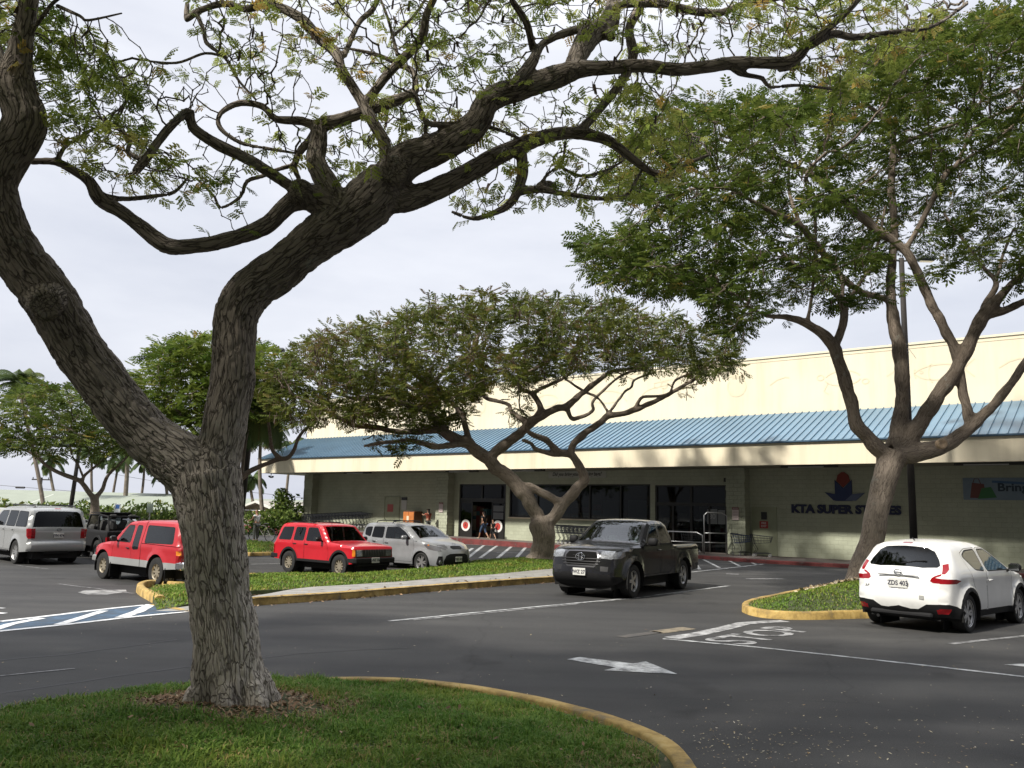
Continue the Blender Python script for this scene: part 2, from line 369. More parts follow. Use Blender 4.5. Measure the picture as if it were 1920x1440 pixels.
# ---- grass blades
def grass_mat(name, lo, mid, hi, dry):
    m, n, b = node_mat(name); L = n.links.new; a = N(n, 'ShaderNodeAttribute', attribute_name='rnd')
    r = ramp(n, [(0, lo), (.45, mid), (.86, hi), (.93, dry), (1, tuple(c*.8 for c in dry))]); L(a.outputs['Fac'], r.inputs[0])
    t = N(n, 'ShaderNodeTexCoord'); z = N(n, 'ShaderNodeTexNoise', i_Scale=.9, i_Detail=5); L(t.outputs['Object'], z.inputs['Vector'])
    r2 = ramp(n, [(.36, (1.15, .95, .85)), (.5, (1, 1, 1)), (.66, (.82, .95, .9))]); L(z.outputs['Fac'], r2.inputs[0])
    mx = N(n, 'ShaderNodeMix', data_type='RGBA', blend_type='MULTIPLY', i_0=1.0); L(r.outputs[0], mx.inputs[6]); L(r2.outputs[0], mx.inputs[7])
    L(mx.outputs[2], b.inputs['Base Color']); b.inputs['Roughness'].default_value = .6; b.inputs['Specular IOR Level'].default_value = .15
    tl = N(n, 'ShaderNodeBsdfTranslucent'); L(mx.outputs[2], tl.inputs[0]); ms = N(n, 'ShaderNodeMixShader', i_0=.3)
    L(b.outputs[0], ms.inputs[1]); L(tl.outputs[0], ms.inputs[2]); L(ms.outputs[0], n.nodes['Material Output'].inputs[0]); return m
M_GRASS = grass_mat('lawn_grass', (.09, .18, .03), (.155, .27, .048), (.25, .36, .075), (.42, .34, .16))
M_GRASS2 = grass_mat('sunny_lawn_grass', (.10, .17, .025), (.16, .25, .04), (.24, .33, .06), (.38, .31, .13))
M_TURF = mat('turf_soil', (.055, .07, .025), .95, nscale=6, namp=.5, bump=.6, bscale=40)
def blades(name, P, length, width, m, lean=.7, dryp=0.0):
    """P: N x 3 roots"""
    n = len(P); ang = rng.uniform(0, 2*np.pi, n); L = length*rng.uniform(.5, 1.25, n); w = width*rng.uniform(.7, 1.3, n); ln = np.clip(rng.normal(lean, .25, n), .05, 1.2)
    d = np.stack([np.cos(ang), np.sin(ang), 0*ang], 1); q = np.stack([-np.sin(ang), np.cos(ang), 0*ang], 1); up = np.array([0, 0, 1.])
    mid = P+up*(L*.55*np.cos(ln*.5))[:, None]+d*(L*.5*np.sin(ln*.5))[:, None]; tip = mid+up*(L*.5*np.cos(ln*1.6))[:, None]+d*(L*.5*np.sin(ln*1.6))[:, None]
    W = (q*w[:, None]/2); V = np.stack([P-W, P+W, mid+W*.9, mid-W*.9, tip+W*.15, tip-W*.15], 1).reshape(-1, 3)
    i = np.arange(n)[:, None]*6; Fc = np.stack([i+np.array([0, 1, 2, 3]), i+np.array([3, 2, 4, 5])], 1).reshape(-1, 4)
    r = rng.uniform(0, .88, n); 
    dr = rng.uniform(0, 1, n) < (.05+dryp); r = np.where(dr, rng.uniform(.9, 1, n), r)
    return tag(npmesh(name, V, Fc, m, attr=np.repeat(r, 2)), kind='stuff')
def scatter(poly, n):
    poly = np.array(poly); lo, hi = poly.min(0), poly.max(0); P = rng.uniform(lo, hi, (int(n*2.2), 2)); P = P[pip(P, poly)]
    return P[:n]

# ---- foreground lawn island
edge_px = [(-420, 1395), (-200, 1366), (0, 1337), (150, 1310), (330, 1288), (510, 1275), (620, 1267), (760, 1268), (880, 1281), (1000, 1301), (1100, 1325), (1190, 1350), (1255, 1378), (1297, 1410), (1316, 1445)]
FE = pxpoly(edge_px, .15)
FE = FE+[(FE[-1][0]-.02, 5.3), (1.05, 4.4), (.5, 3.2), (-.6, 1.6), (-2.5, .2), (-8, -.5), (-12, .5), (-13, 4.0)]
FE = smooth_xy(FE, .2, True)
A_ = np.array(FE); 
if .5*np.sum(A_[:, 0]*np.roll(A_[:, 1], -1)-np.roll(A_[:, 0], -1)*A_[:, 1]) < 0: FE = FE[::-1]
kerb_line('kerb', FE, M_YEL, .15, .17, True)
FI = offset_poly(np.array(FE), .165)
TREE_A = G(432, 1333, .2)
def lawn_z(x, y, d): return zg(x, y)+.10+.10*S((-1.3-x)/1.2)+.13*S(d/1.6)+.02*mnoise.noise(Vector((x*1.1, y*1.1, 0)))
V, T = tri2d(FI, step=.22); D = dist_poly(V, FI); b = MB(); b.add([(x, y, lawn_z(x, y, d)) for (x, y), d in zip(V, D)], T)
tag(b.build('lawn', M_TURF, smooth=True), kind='structure')
P = scatter(FI, 420000); D = dist_poly(P, FI); dt = np.hypot((P[:, 0]-TREE_A.x)*.75, (P[:, 1]-TREE_A.y))
vis = (P[:, 1] > 3.4) & (np.abs(P[:, 0]) < P[:, 1]*.66+.3)
bare = dt-.12*np.array([mnoise.noise(Vector((x*2, y*2, 7))) for x, y in P])
east = (P[:, 0]-.55)+.3*np.array([mnoise.noise(Vector((x*2, y*2, 1))) for x, y in P])-(P[:, 1]-6)*.5
keep = vis & (bare > .70+.15*rng.uniform(-1, 1, len(P))) & ((east < .25) | (rng.uniform(0, 1, len(P)) > .65)) & ((D > .10) | (P[:, 0] < 0.1))
P, D, ea, ba = P[keep], D[keep], east[keep], bare[keep]; P, D, ea, ba = P[:130000], D[:130000], ea[:130000], ba[:130000]
Z = np.array([lawn_z(x, y, d) for (x, y), d in zip(P, D)])
dryp = np.clip((ea+.35)*.7, 0, .6)+np.clip((.85-ba)*.9, 0, .4)+.10*np.array([max(0, mnoise.noise(Vector((x*.9, y*.9, 4)))) for x, y in P])
cl_ = np.array([mnoise.noise(Vector((x*2.6, y*2.6, 5)))+.5*mnoise.noise(Vector((x*7, y*7, 2))) for x, y in P])
blades('grass', np.c_[P, Z-.005], .072*(1+.75*cl_), .0095, M_GRASS, .85, dryp+np.clip(-cl_*.35, 0, .25))
# litter round the trunk and on the lawn
def litter(name, P, size, m, flat=.35, asp=.35):
    n = len(P); a = rng.uniform(0, 2*np.pi, n); s = size*rng.uniform(.5, 1.4, n); tl = rng.normal(0, flat, n)
    d = np.stack([np.cos(a), np.sin(a), np.sin(tl)], 1)*s[:, None]; q = np.stack([-np.sin(a), np.cos(a), rng.normal(0, flat, n)], 1)*(s*asp)[:, None]
    V = np.stack([P-d/2, P+q/2, P+d/2, P-q/2], 1).reshape(-1, 3); Fc = np.arange(n*4).reshape(-1, 4)
    return tag(npmesh(name, V, Fc, m, attr=rng.uniform(0, 1, n)), kind='stuff')
def litter_mat(name, cols):
    m, n, b = node_mat(name); a = N(n, 'ShaderNodeAttribute', attribute_name='rnd'); k = len(cols)
    r = ramp(n, [(i/(k-1), c) for i, c in enumerate(cols)]); n.links.new(a.outputs['Fac'], r.inputs[0]); n.links.new(r.outputs[0], b.inputs['Base Color']); b.inputs['Roughness'].default_value = .8; return m
M_LIT = litter_mat('dry_leaf_litter', [(.10, .055, .03), (.22, .13, .07), (.34, .22, .12), (.16, .09, .05), (.42, .32, .20)])
M_LIT2 = litter_mat('pale_fallen_leaves', [(.30, .22, .10), (.45, .36, .20), (.5, .45, .33), (.25, .15, .07), (.55, .50, .42)])
a = rng.uniform(0, 2*np.pi, 5200); r = .35+.95*rng.uniform(0, 1, 5200)**.8
P = np.c_[TREE_A.x+np.cos(a)*r*1.1, TREE_A.y+np.sin(a)*r*.8]; P = P[pip(P, FI)]; D = dist_poly(P, FI)
litter('leaf_litter', np.c_[P, [lawn_z(x, y, d)+.012 for (x, y), d in zip(P, D)]], .05, M_LIT, .5, .3)
P = scatter(FI, 3000); P = P[(P[:, 1] > 3.5) & (np.abs(P[:, 0]) < P[:, 1]*.65)][:170]; D = dist_poly(P, FI)
litter('fallen_leaves', np.c_[P, [lawn_z(x, y, d)+.055 for (x, y), d in zip(P, D)]], .04, M_LIT, .5, .5)

# ---- middle island: yellow kerb, concrete path, grass strip
K = pxpoly([(357, 1147), (472, 1136), (600, 1127), (760, 1113), (930, 1100), (1050, 1091), (1180, 1082)], 0)
tip = pxpoly([(290, 1134), (252, 1112), (258, 1101), (300, 1098)], 0)
back = pxpoly([(345, 1096), (470, 1077), (540, 1075), (640, 1078), (760, 1070), (850, 1062), (890, 1052), (1000, 1046), (1060, 1046)], .12)
KK = smooth_xy(K, .3)
kerb_line('kerb', KK, M_YEL, .16, .16, ramp0=1.3)
ISL = [tuple(p) for p in K]+[tuple(back[-1])]+[tuple(p) for p in back[::-1]]+[tuple(p) for p in tip[::-1]]
pathin = pxpoly([(1180, 1056), (1045, 1066), (930, 1077), (760, 1090), (600, 1100), (475, 1107), (360, 1122), (292, 1131)], .14)
V, T = tri2d(np.array([p for p in KK]+pathin), step=.4); pe = (np.array(KK[0])+np.array(pathin[-1]))/2
b = MB(); b.add([(x, y, zg(x, y)+.006+.142*S(max(0, (x-pe[0]))/1.2)) for x, y in V], T); tag(b.build('path', M_CONC), kind='structure')
kerb_line('kerb', smooth_xy(tip[:1]+tip[1:]+[back[0]]+[back[1]], .25)[::-1], M_YEL, .17, .17)
stripe([(286, 1134), (356, 1147)], .16, M_YEL, .012, 'road_marking')
ls = pathin[:-1][::-1]+[]; LAWN2 = pathin[:-1]+pxpoly([(296, 1129), (279, 1109), (284, 1101)], .14)+back
def strip_lawn(name, poly, n, h0, hm, ln, wd, run=2.0, m=M_GRASS2, low=None):
    poly = np.array(poly); V, T = tri2d(poly, step=.35); D = dist_poly(V, poly)
    fz = lambda x, y, d: zg(x, y)+(h0+hm*S(d/run)+.03*mnoise.noise(Vector((x*.8, y*.8, 0))))*(1 if low is None else .06+.94*S((math.hypot(x-low[0], y-low[1])-.5)/1.5))
    b = MB(); b.add([(x, y, fz(x, y, d)) for (x, y), d in zip(V, D)], T); rp = resample(poly, .35); nr = len(rp); b.add([(x, y, fz(x, y, 0)) for x, y in rp]+[(x, y, zg(x, y)-.05) for x, y in rp], [(i, (i+1) % nr, (i+1) % nr+nr, i+nr) for i in range(nr)]); tag(b.build('lawn', M_TURF, smooth=True), kind='structure')
    P = scatter(poly, n); D = dist_poly(P, poly); blades(name, np.c_[P, [fz(x, y, d)-.01 for (x, y), d in zip(P, D)]], ln, wd, m, .8, np.clip(.22-D*.6, 0, .2))
    return fz
LF2 = strip_lawn('grass', LAWN2, 62000, .13, .10, .085, .022, low=pe)
P = []
for x, y in resample(np.array(K), .05, False)[:]:
    if rng.uniform() < .8: P.append((x+rng.normal(.0, .1)-.02, y-abs(rng.normal(0, .22)), zg(x, y)+.02))
litter('gutter_leaves', np.array(P), .09, M_LIT, .3, .35)
P = [(x+rng.normal(0, .12), y+rng.normal(.35, .3), zg(x, y)+.165) for x, y in resample(np.array(K), .25, False)]
litter('path_leaves', np.array(P), .12, M_LIT, .25, .4)
b = MB(); c0 = G(1012, 1052, .2)
LIT_MID = c0
# ---- right island by the big trunk
RI = pxpoly([(1700, 1158), (1605, 1160), (1520, 1163), (1440, 1161), (1396, 1152), (1387, 1143), (1404, 1135), (1455, 1124), (1515, 1111), (1600, 1098), (1800, 1092), (1900, 1110)], 0)
RI = smooth_xy(RI, .2, True); A_ = np.array(RI)
if .5*np.sum(A_[:, 0]*np.roll(A_[:, 1], -1)-np.roll(A_[:, 0], -1)*A_[:, 1]) < 0: RI = RI[::-1]
kerb_line('kerb', RI, M_YEL, .15, .16, True)
LF3 = strip_lawn('grass', offset_poly(np.array(RI), .16), 30000, .12, .34, .07, .018, 1.6)
TREE_C = G(1592, 1092, .35)
P = np.array([(TREE_C.x-.5+rng.normal(0, .55), TREE_C.y+rng.normal(0, .45)) for _ in range(1600)]); P = P[pip(P, offset_poly(np.array(RI), .25))]; D = dist_poly(P, np.array(RI)[:, :2])
litter('leaf_litter', np.c_[P, [zg(x, y)+.14+.34*S((d-.16)/1.6)+.05 for (x, y), d in zip(P, D)]], .13, M_LIT2, .4, .4)
# rear island seen between the red vehicles
bi = pxpoly([(380, 1034), (470, 1043), (520, 1041), (520, 1024), (470, 1019), (380, 1012)], 0)
kerb_line('kerb', [tuple(p) for p in resample(np.array(bi), .4)], M_YEL, .15, .2, True); strip_lawn('grass', offset_poly(np.array(bi), .18), 6000, .14, .1, .14, .03)

# ---- painted markings
stripe([(729, 1165), (900, 1148), (1010, 1137.5), (1173, 1122.5)], .10, M_WHITE); stripe([(775, 1163), (900, 1151), (1085, 1132.5)], .09, M_WHITE2)
stripe([(1229, 1116.5), (1300, 1107), (1368, 1098.5)], .11, M_WHITE); stripe([(1120, 1129), (1180, 1123), (1290, 1110)], .10, M_WHITE2)
drape('road_arrow', pxpoly([(1062.7, 1237), (1086.7, 1232.7), (1186.7, 1245), (1210.7, 1241), (1270, 1264.7), (1131.7, 1257.7), (1155, 1252.7)]), M_WHITE, .007, .3)
drape('road_arrow', pxpoly([(1882, 1247), (1920, 1245), (2010, 1252), (2030, 1248), (2090, 1268), (1960, 1262), (1985, 1257)]), M_WHITE, .007, .3)
stripe([(1243, 1198), (1400, 1212), (1560, 1229), (1760, 1251), (1960, 1274), (2200, 1302)], .10, M_WHITE)
stripe([(1258, 1197), (1310, 1189), (1360, 1178), (1395, 1169), (1440, 1166), (1472, 1165)], .27, worn_paint('worn_stop_bar', (.48, .48, .48), .48))
stripe([(1230, 1186), (1292, 1178)], .30, worn_paint('tan_patch', (.24, .20, .14), .42)); stripe([(1165, 1195), (1235, 1185)], .2, worn_paint('faint_patch', (.11, .10, .09), .5))
stripe([(1780, 1208), (1850, 1200), (1990, 1186)], .12, M_WHITE2)
stripe([(1402, 1085.5), (1470, 1085.5)], .35, M_WHITE2); stripe([(1362, 1076), (1385, 1077)], .4, M_WHITE2)
stripe([(0, 1166), (120, 1152), (272, 1135)], .13, M_CROSS, .008); stripe([(-90, 1192), (0, 1184), (120, 1172), (250, 1157), (352, 1147.5)], .13, M_CROSS, .008)
stripe([(-30, 1188), (20, 1171), (78, 1160)], .16, M_CROSS, .0105); stripe([(110, 1172), (150, 1160), (195, 1146)], .16, M_CROSS, .0105); stripe([(226, 1159), (260, 1147), (284, 1134)], .2, M_CROSS, .0105)
drape('road_marking', pxpoly([(-150, 1198), (0, 1182), (120, 1170), (250, 1155), (340, 1146), (280, 1135.5), (120, 1153), (0, 1167), (-150, 1183)]), M_BLUE, .004, .4)
stripe([(110, 1095), (180, 1103.5), (250, 1113)], .09, M_WHITE2); drape('road_marking', pxpoly([(146, 1111), (160, 1107), (236, 1106), (238, 1110), (200, 1115), (165, 1115)]), worn_paint('paint_splash', (.42, .42, .41), .50, scale=4), .005, .4)
stripe([(-20, 1139), (8, 1141)], .09, M_CROSS); stripe([(-20, 1149), (10, 1150.5)], .12, M_CROSS)
stripe([(30, 1060), (90, 1067)], .09, M_WHITE2); stripe([(80, 1046), (118, 1050)], .1, M_WHITE2); stripe([(470, 1058), (525, 1057)], .1, M_WHITE)
stripe([(0, 1268), (60, 1262), (140, 1254)], .05, M_WHITE2)
# word STOP on the exit lane, tops of the letters towards the left
p0, p1 = G(1362, 1206), G(1492, 1178); row = (p1-p0); wl = row.length; rx = row.normalized(); uy = (G(1350, 1186)-G(1440, 1194)).normalized(); uy = (uy-rx*uy.dot(rx)*.4).normalized()
st = text_mesh('STOP', 1.0, .0, 'stop_lettering', worn_paint('worn_lettering_paint', (.46, .46, .46), .51, scale=4), None, 'LEFT', .02); xs = [v.co.x for v in st.data.vertices]; kx = wl/(max(xs)-min(xs)); ky = 1.05
for v in st.data.vertices:
    q = p0+rx*((v.co.x-min(xs))*kx)+uy*((v.co.y)*ky); v.co = (q.x, q.y, zg(q.x, q.y)+.007)
tag(st, kind='structure')
# scattered debris on the asphalt
P = np.array([G(rng.uniform(900, 2000), 1290+150*rng.uniform()**1.0+60*rng.uniform(), 0)[:] for _ in range(280)]+[G(rng.uniform(0, 2000), rng.uniform(1150, 1440), 0)[:] for _ in range(380)])
P = P[~pip(P[:, :2], np.array(FE)) & ~pip(P[:, :2], np.array(RI))]
litter('road_debris', P+[0, 0, .012], .028, M_LIT2, .2, .4)
cl = np.array([G(1300+abs(rng.normal(0, 190)), 1395+rng.normal(0, 26), 0)[:] for _ in range(280)]); cl = cl[~pip(cl[:, :2], np.array(FE))]
litter('road_debris', cl+[0, 0, .01], .022, M_LIT2, .2, .5)

# tar sealed cracks
M_TAR = mat('sealing_tar', (.016, .016, .017), .55)
for A in [((0, 1300), (260, 1262), (560, 1225), (760, 1215)), ((-40, 1240), (120, 1228), (330, 1200))]:
    q = [tuple(p) for p in resample(np.array([[*G(x, y)[:2]] for x, y in A]), .3, False)]; q = [(x+.06*mnoise.noise(Vector((x*1.7, y*1.7, 2))), y+.10*mnoise.noise(Vector((x*1.9, y*1.9, 8)))) for x, y in q]
    L_, R_ = [], []
    for i, p in enumerate(q):
        a, c = q[max(i-1, 0)], q[min(i+1, len(q)-1)]; dx, dy = c[0]-a[0], c[1]-a[1]; l = math.hypot(dx, dy); w = .018+.012*mnoise.noise(Vector((p[0]*3, p[1]*3, 0))); L_.append((p[0]-dy/l*w, p[1]+dx/l*w)); R_.append((p[0]+dy/l*w, p[1]-dx/l*w))
    b = MB(); n_ = len(q); b.add([(x, y, zg(x, y)+.003) for x, y in L_+R_], [(i, i+1, n_+i+1, n_+i) for i in range(n_-1)]); tag(b.build('road_marking', M_TAR), kind='structure').name = 'tar_seam'
# ---------------- the store ----------------
W0 = Vector((15.605, 39.05, 0)); RZ = rad(-38.724); EX = Vector((math.cos(RZ), math.sin(RZ), 0)); EY = Vector((-math.sin(RZ), math.cos(RZ), 0))
def SP(x, y, z): return W0+EX*x+EY*y+Vector((0, 0, z))
def swz(x): return .15+.0105*max(0, -x-6)          # pavement in front of the store rises to the left
def block_mat(name, col, bump=.5):
    m, n, b = node_mat(name); L = n.links.new; t = N(n, 'ShaderNodeTexCoord'); s = N(n, 'ShaderNodeSeparateXYZ'); L(t.outputs['Object'], s.inputs[0])
    a = N(n, 'ShaderNodeMath', operation='ADD'); L(s.outputs['X'], a.inputs[0]); L(s.outputs['Y'], a.inputs[1]); c = N(n, 'ShaderNodeCombineXYZ'); L(a.outputs[0], c.inputs[0]); L(s.outputs['Z'], c.inputs[1])
    br = N(n, 'ShaderNodeTexBrick', i_Scale=1.0); br.inputs['Brick Width'].default_value = .4; br.inputs['Row Height'].default_value = .2; br.inputs['Mortar Size'].default_value = .008; br.inputs['Mortar Smooth'].default_value = .4
    br.inputs['Color1'].default_value = (*col, 1); br.inputs['Color2'].default_value = (*[q*.93 for q in col], 1); br.inputs['Mortar'].default_value = (*[q*.80 for q in col], 1); L(c.outputs[0], br.inputs['Vector'])
    z = N(n, 'ShaderNodeTexNoise', i_Scale=.7, i_Detail=8, i_Roughness=.7); L(t.outputs['Object'], z.inputs['Vector']); r = ramp(n, [(.3, (.84, .83, .80)), (.6, (1.04, 1.04, 1.03))]); L(z.outputs['Fac'], r.inputs[0])
    mx = N(n, 'ShaderNodeMix', data_type='RGBA', blend_type='MULTIPLY', i_0=1.0); L(br.outputs['Color'], mx.inputs[6]); L(r.outputs[0], mx.inputs[7]); L(mx.outputs[2], b.inputs['Base Color'])
    bp = N(n, 'ShaderNodeBump', i_Strength=bump, i_Distance=.03); z2 = N(n, 'ShaderNodeTexNoise', i_Scale=14, i_Detail=6); L(t.outputs['Object'], z2.inputs['Vector'])
    ad = N(n, 'ShaderNodeMath', operation='MULTIPLY_ADD'); ad.inputs[1].default_value = -1.0; L(br.outputs['Fac'], ad.inputs[0]); L(z2.outputs['Fac'], ad.inputs[2]); L(ad.outputs[0], bp.inputs['Height']); L(bp.outputs[0], b.inputs['Normal'])
    b.inputs['Roughness'].default_value = .85; return m
M_BLOCK = block_mat('painted_block', (.43, .455, .35)); M_SPLIT = block_mat('split_face_block', (.43, .455, .35), 1.0)
def cream_mat():
    m, n, b = node_mat('cream_stucco'); L = n.links.new; t = N(n, 'ShaderNodeTexCoord'); mp_ = N(n, 'ShaderNodeMapping'); mp_.inputs['Scale'].default_value = (1.6, 1.6, .12); L(t.outputs['Object'], mp_.inputs[0])
    a = N(n, 'ShaderNodeTexNoise', i_Scale=1.0, i_Detail=7, i_Roughness=.65); L(mp_.outputs[0], a.inputs['Vector']); r = ramp(n, [(.3, (.70, .625, .47)), (.52, (.80, .72, .55)), (.8, (.82, .745, .585))]); L(a.outputs['Fac'], r.inputs[0])
    z = N(n, 'ShaderNodeTexNoise', i_Scale=.4, i_Detail=4); L(t.outputs['Object'], z.inputs['Vector']); r2 = ramp(n, [(.35, (.94, .94, .93)), (.6, (1, 1, 1))]); L(z.outputs['Fac'], r2.inputs[0]); mx = N(n, 'ShaderNodeMix', data_type='RGBA', blend_type='MULTIPLY', i_0=1.0); L(r.outputs[0], mx.inputs[6]); L(r2.outputs[0], mx.inputs[7]); L(mx.outputs[2], b.inputs['Base Color'])
    b.inputs['Roughness'].default_value = .85; return m
M_CREAM = cream_mat()
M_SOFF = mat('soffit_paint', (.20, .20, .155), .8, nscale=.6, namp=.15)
M_ROOF = mat('blue_metal_roof', (.135, .228, .315), .42, nscale=.6, namp=.10, spec=.5)
M_FRAME = mat('dark_bronze_frame', (.018, .017, .016), .4); M_BLACK = mat('black_plastic', (.012, .012, .013), .45)
M_DOOR = mat('painted_steel_door', (.30, .32, .22), .6, nscale=2, namp=.1)
G_STORE = glass('store_glass', (.50, .53, .53), .5)
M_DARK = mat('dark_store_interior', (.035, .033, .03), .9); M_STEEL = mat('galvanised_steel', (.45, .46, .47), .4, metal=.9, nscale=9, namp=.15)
store = empty('store', W0, RZ, label='long cream and blue supermarket building with a deep canopy and block walls', cat='store')
def wallpiece(b, x0, x1, z0, z1, y=0, t=.25): b.box(((x0+x1)/2, y+t/2, (z0+z1)/2), (x1-x0, t, z1-z0))
ZT = 4.34
b = MB(); XL, XR = -38.9, 22
for x0, x1, z0, z1 in [(XL, -24.04, 0, ZT), (-24.04, -20.26, 3.6, ZT), (-20.26, -19.98, 0, ZT), (-19.98, -10.37, 0, 1.6), (-19.98, -10.37, 3.58, ZT), (-10.37, -10.08, 0, ZT), (-10.08, -6.04, 3.53, ZT), (-6.04, XR, 0, ZT)]: wallpiece(b, x0, x1, z0, z1)
b.box((XL+.15, 15.25, ZT/2), (.3, 30, ZT)); b.box((XR-.15, 15.25, ZT/2), (.3, 30, ZT)); b.box(((XL+XR)/2, 30.4, ZT/2), (XR-XL, .3, ZT))
b.build('wall', M_BLOCK, store)
b = MB(); b.box((-15.18, -.035, 1.60), (9.66, .12, .07)); b.build('window_sill', M_CREAM, store)
for x0, x1 in ((-38.9, -37.95), (-25.5, -24.5), (-5.8, -4.83)):
    b = MB()
    for k in range(21):                                   # split-face courses, each a little out of line
        z0 = k*.2+.0; j = rng.uniform(-.018, .018, 2); b.box(((x0+x1)/2+j[0], -.3+j[1]*.6-.0, z0+.1+.06), (x1-x0+j[1], .595, .196))
    b.box(((x0+x1)/2, -.29, ZT/2), (x1-x0-.06, .55, ZT-.01)); b.build('column', M_SPLIT, store)
# canopy: soffit, fascia, standing seam roof, parapet
CL, CF = -41.2, -3.0
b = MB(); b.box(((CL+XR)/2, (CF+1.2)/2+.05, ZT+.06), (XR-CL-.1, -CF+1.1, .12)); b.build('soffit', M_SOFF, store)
b = MB(); b.box(((CL+XR)/2, CF+.1, 4.83), (XR-CL, .2, 1.04)); b.box((CL+.1, (CF+1.2)/2+.1, 4.83), (.2, -CF+1.0, 1.04)); b.build('canopy_fascia', M_CREAM, store)
b = MB(); z0, z1, y0, y1 = 5.33, 7.12, CF-.08, 1.0
b.add([(CL-.05, y0, z0), (XR, y0, z0), (XR, y1, z1), (CL+.1, y1, z1)], [(0, 1, 2, 3)]); b.add([(CL-.05, y0, z0-.05), (XR, y0, z0-.05), (XR, y0, z0), (CL-.05, y0, z0)], [(0, 1, 2, 3)])
sl = Vector((0, y1-y0, z1-z0)); ln = sl.length; ax = math.atan2(z1-z0, y1-y0); nrm = Vector((0, -math.sin(ax), math.cos(ax)))
for k in range(int((XR-CL)/.345)):
    x = CL+.1+k*.345; p = Vector((x, y0, z0)); q = Vector((x, y1, z1)); s = Vector((.022, 0, 0)); h = nrm*.055
    b.add([p-s, p+s, p+s*.7+h, p-s*.7+h, q-s, q+s, q+s*.7+h, q-s*.7+h], [(0, 1, 2, 3), (1, 5, 6, 2), (3, 2, 6, 7), (0, 3, 7, 4)])
b.build('metal_roof', M_ROOF, store)
b = MB(); b.box(((CL+XR)/2, CF-.06, 5.335), (XR-CL+.12, .14, .06)); b.build('gutter', mat('dark_blue_trim', (.05, .10, .16), .5), store)
b = MB(); b.add([(CL+.02, CF+.2, 5.33), (CL+.02, 1.0, 5.33), (CL+.02, 1.0, 7.08)], [(0, 1, 2)]); b.build('gable_end', M_CREAM, store)
b = MB(); b.box(((-41.05+XR)/2, 1.25, 7.55), (XR+41.05, .4, 4.9)); b.box((-40.9, 15.8, 7.2), (.3, 29, 4.2)); b.box((XR-.2, 15.8, 7.2), (.3, 29, 4.2)); b.box(((-41+XR)/2, 30.3, 7.2), (XR+41, .3, 4.2)); par = b.build('parapet', M_CREAM, store)
b = MB(); b.box(((-41.05+XR)/2, 1.25, 10.03), (XR+41.15, .5, .10)); b.build('coping', mat('cream_coping', (.76, .69, .53), .6), par)
b = MB(); b.box(((-41.05+XR)/2, 1.042, 9.82), (XR+41.0, .012, .03)); b.build('shadow_joint', mat('joint', (.66, .58, .43), .8), par)
b = MB(); b.box(((-41+XR)/2, 15.6, 9.0), (XR+40.6, 28.8, .1)); b.build('flat_roof', mat('roof_felt', (.3, .3, .3), .9), store)
# faint raised sea creatures along the parapet
M_MUR = mat('faded_tan_mural', (.72, .635, .46), .85); YP = 1.043
def mural(name, lines, w=.06):
    b = MB()
    for L in lines: b.ribbon([(x, YP, z) for x, z in L], w, (0, -1, 0), .004)
    return b.build(name, M_MUR, par)
def arc(cx, cz, rx, rz, a0, a1, n=14): return [(cx+rx*math.cos(rad(a0+(a1-a0)*i/n)), cz+rz*math.sin(rad(a0+(a1-a0)*i/n))) for i in range(n+1)]
for s in (0, -17.6):
    mural('fish_mural', [arc(3.8+s, 8.55, 1.1, .42, 200, 20), arc(3.8+s, 8.72, 1.1, .45, 165, 330), arc(3.6+s, 8.6, .3, .5, 120, 240), [(4.75+s, 8.75), (5.2+s, 9.1)], [(4.75+s, 8.7), (5.15+s, 8.3)], arc(3.0+s, 8.68, .06, .06, 0, 360)])
    mural('hook_mural', [arc(-5.88+s, 8.66, .5, .5, 120, -215), [(-6.3+s, 9.2), (-5.9+s, 9.27), (-5.5+s, 9.2)]], .09)
    mural('turtle_mural', [arc(-.5+s, 8.62, .85, .42, 20, 160), arc(-.5+s, 8.7, .85, .38, 195, 345), arc(-1.55+s, 8.78, .16, .13, 0, 360), [(-1.2+s, 8.5), (-1.4+s, 8.1), (-1.2+s, 7.95)], arc(.55+s, 8.45, .15, .12, 0, 360)])
    for x in (-3.6, 2.0, 6.6): mural('wave_mural', [[(x-.5+s, 8.6), (x-.1+s, 8.85), (x+.3+s, 8.95), (x+.5+s, 8.9)]])
    mural('drum_mural', [[(-10.7+s, 9.2), (-9.6+s, 9.35), (-9.5+s, 9.1), (-10.7+s, 8.95), (-10.7+s, 9.2)], arc(-10.1+s, 9.05, .2, .2, 0, 360), [(-10.15+s, 8.9), (-10.15+s, 8.45)], [(-10.6+s, 8.4), (-9.8+s, 8.5)]])
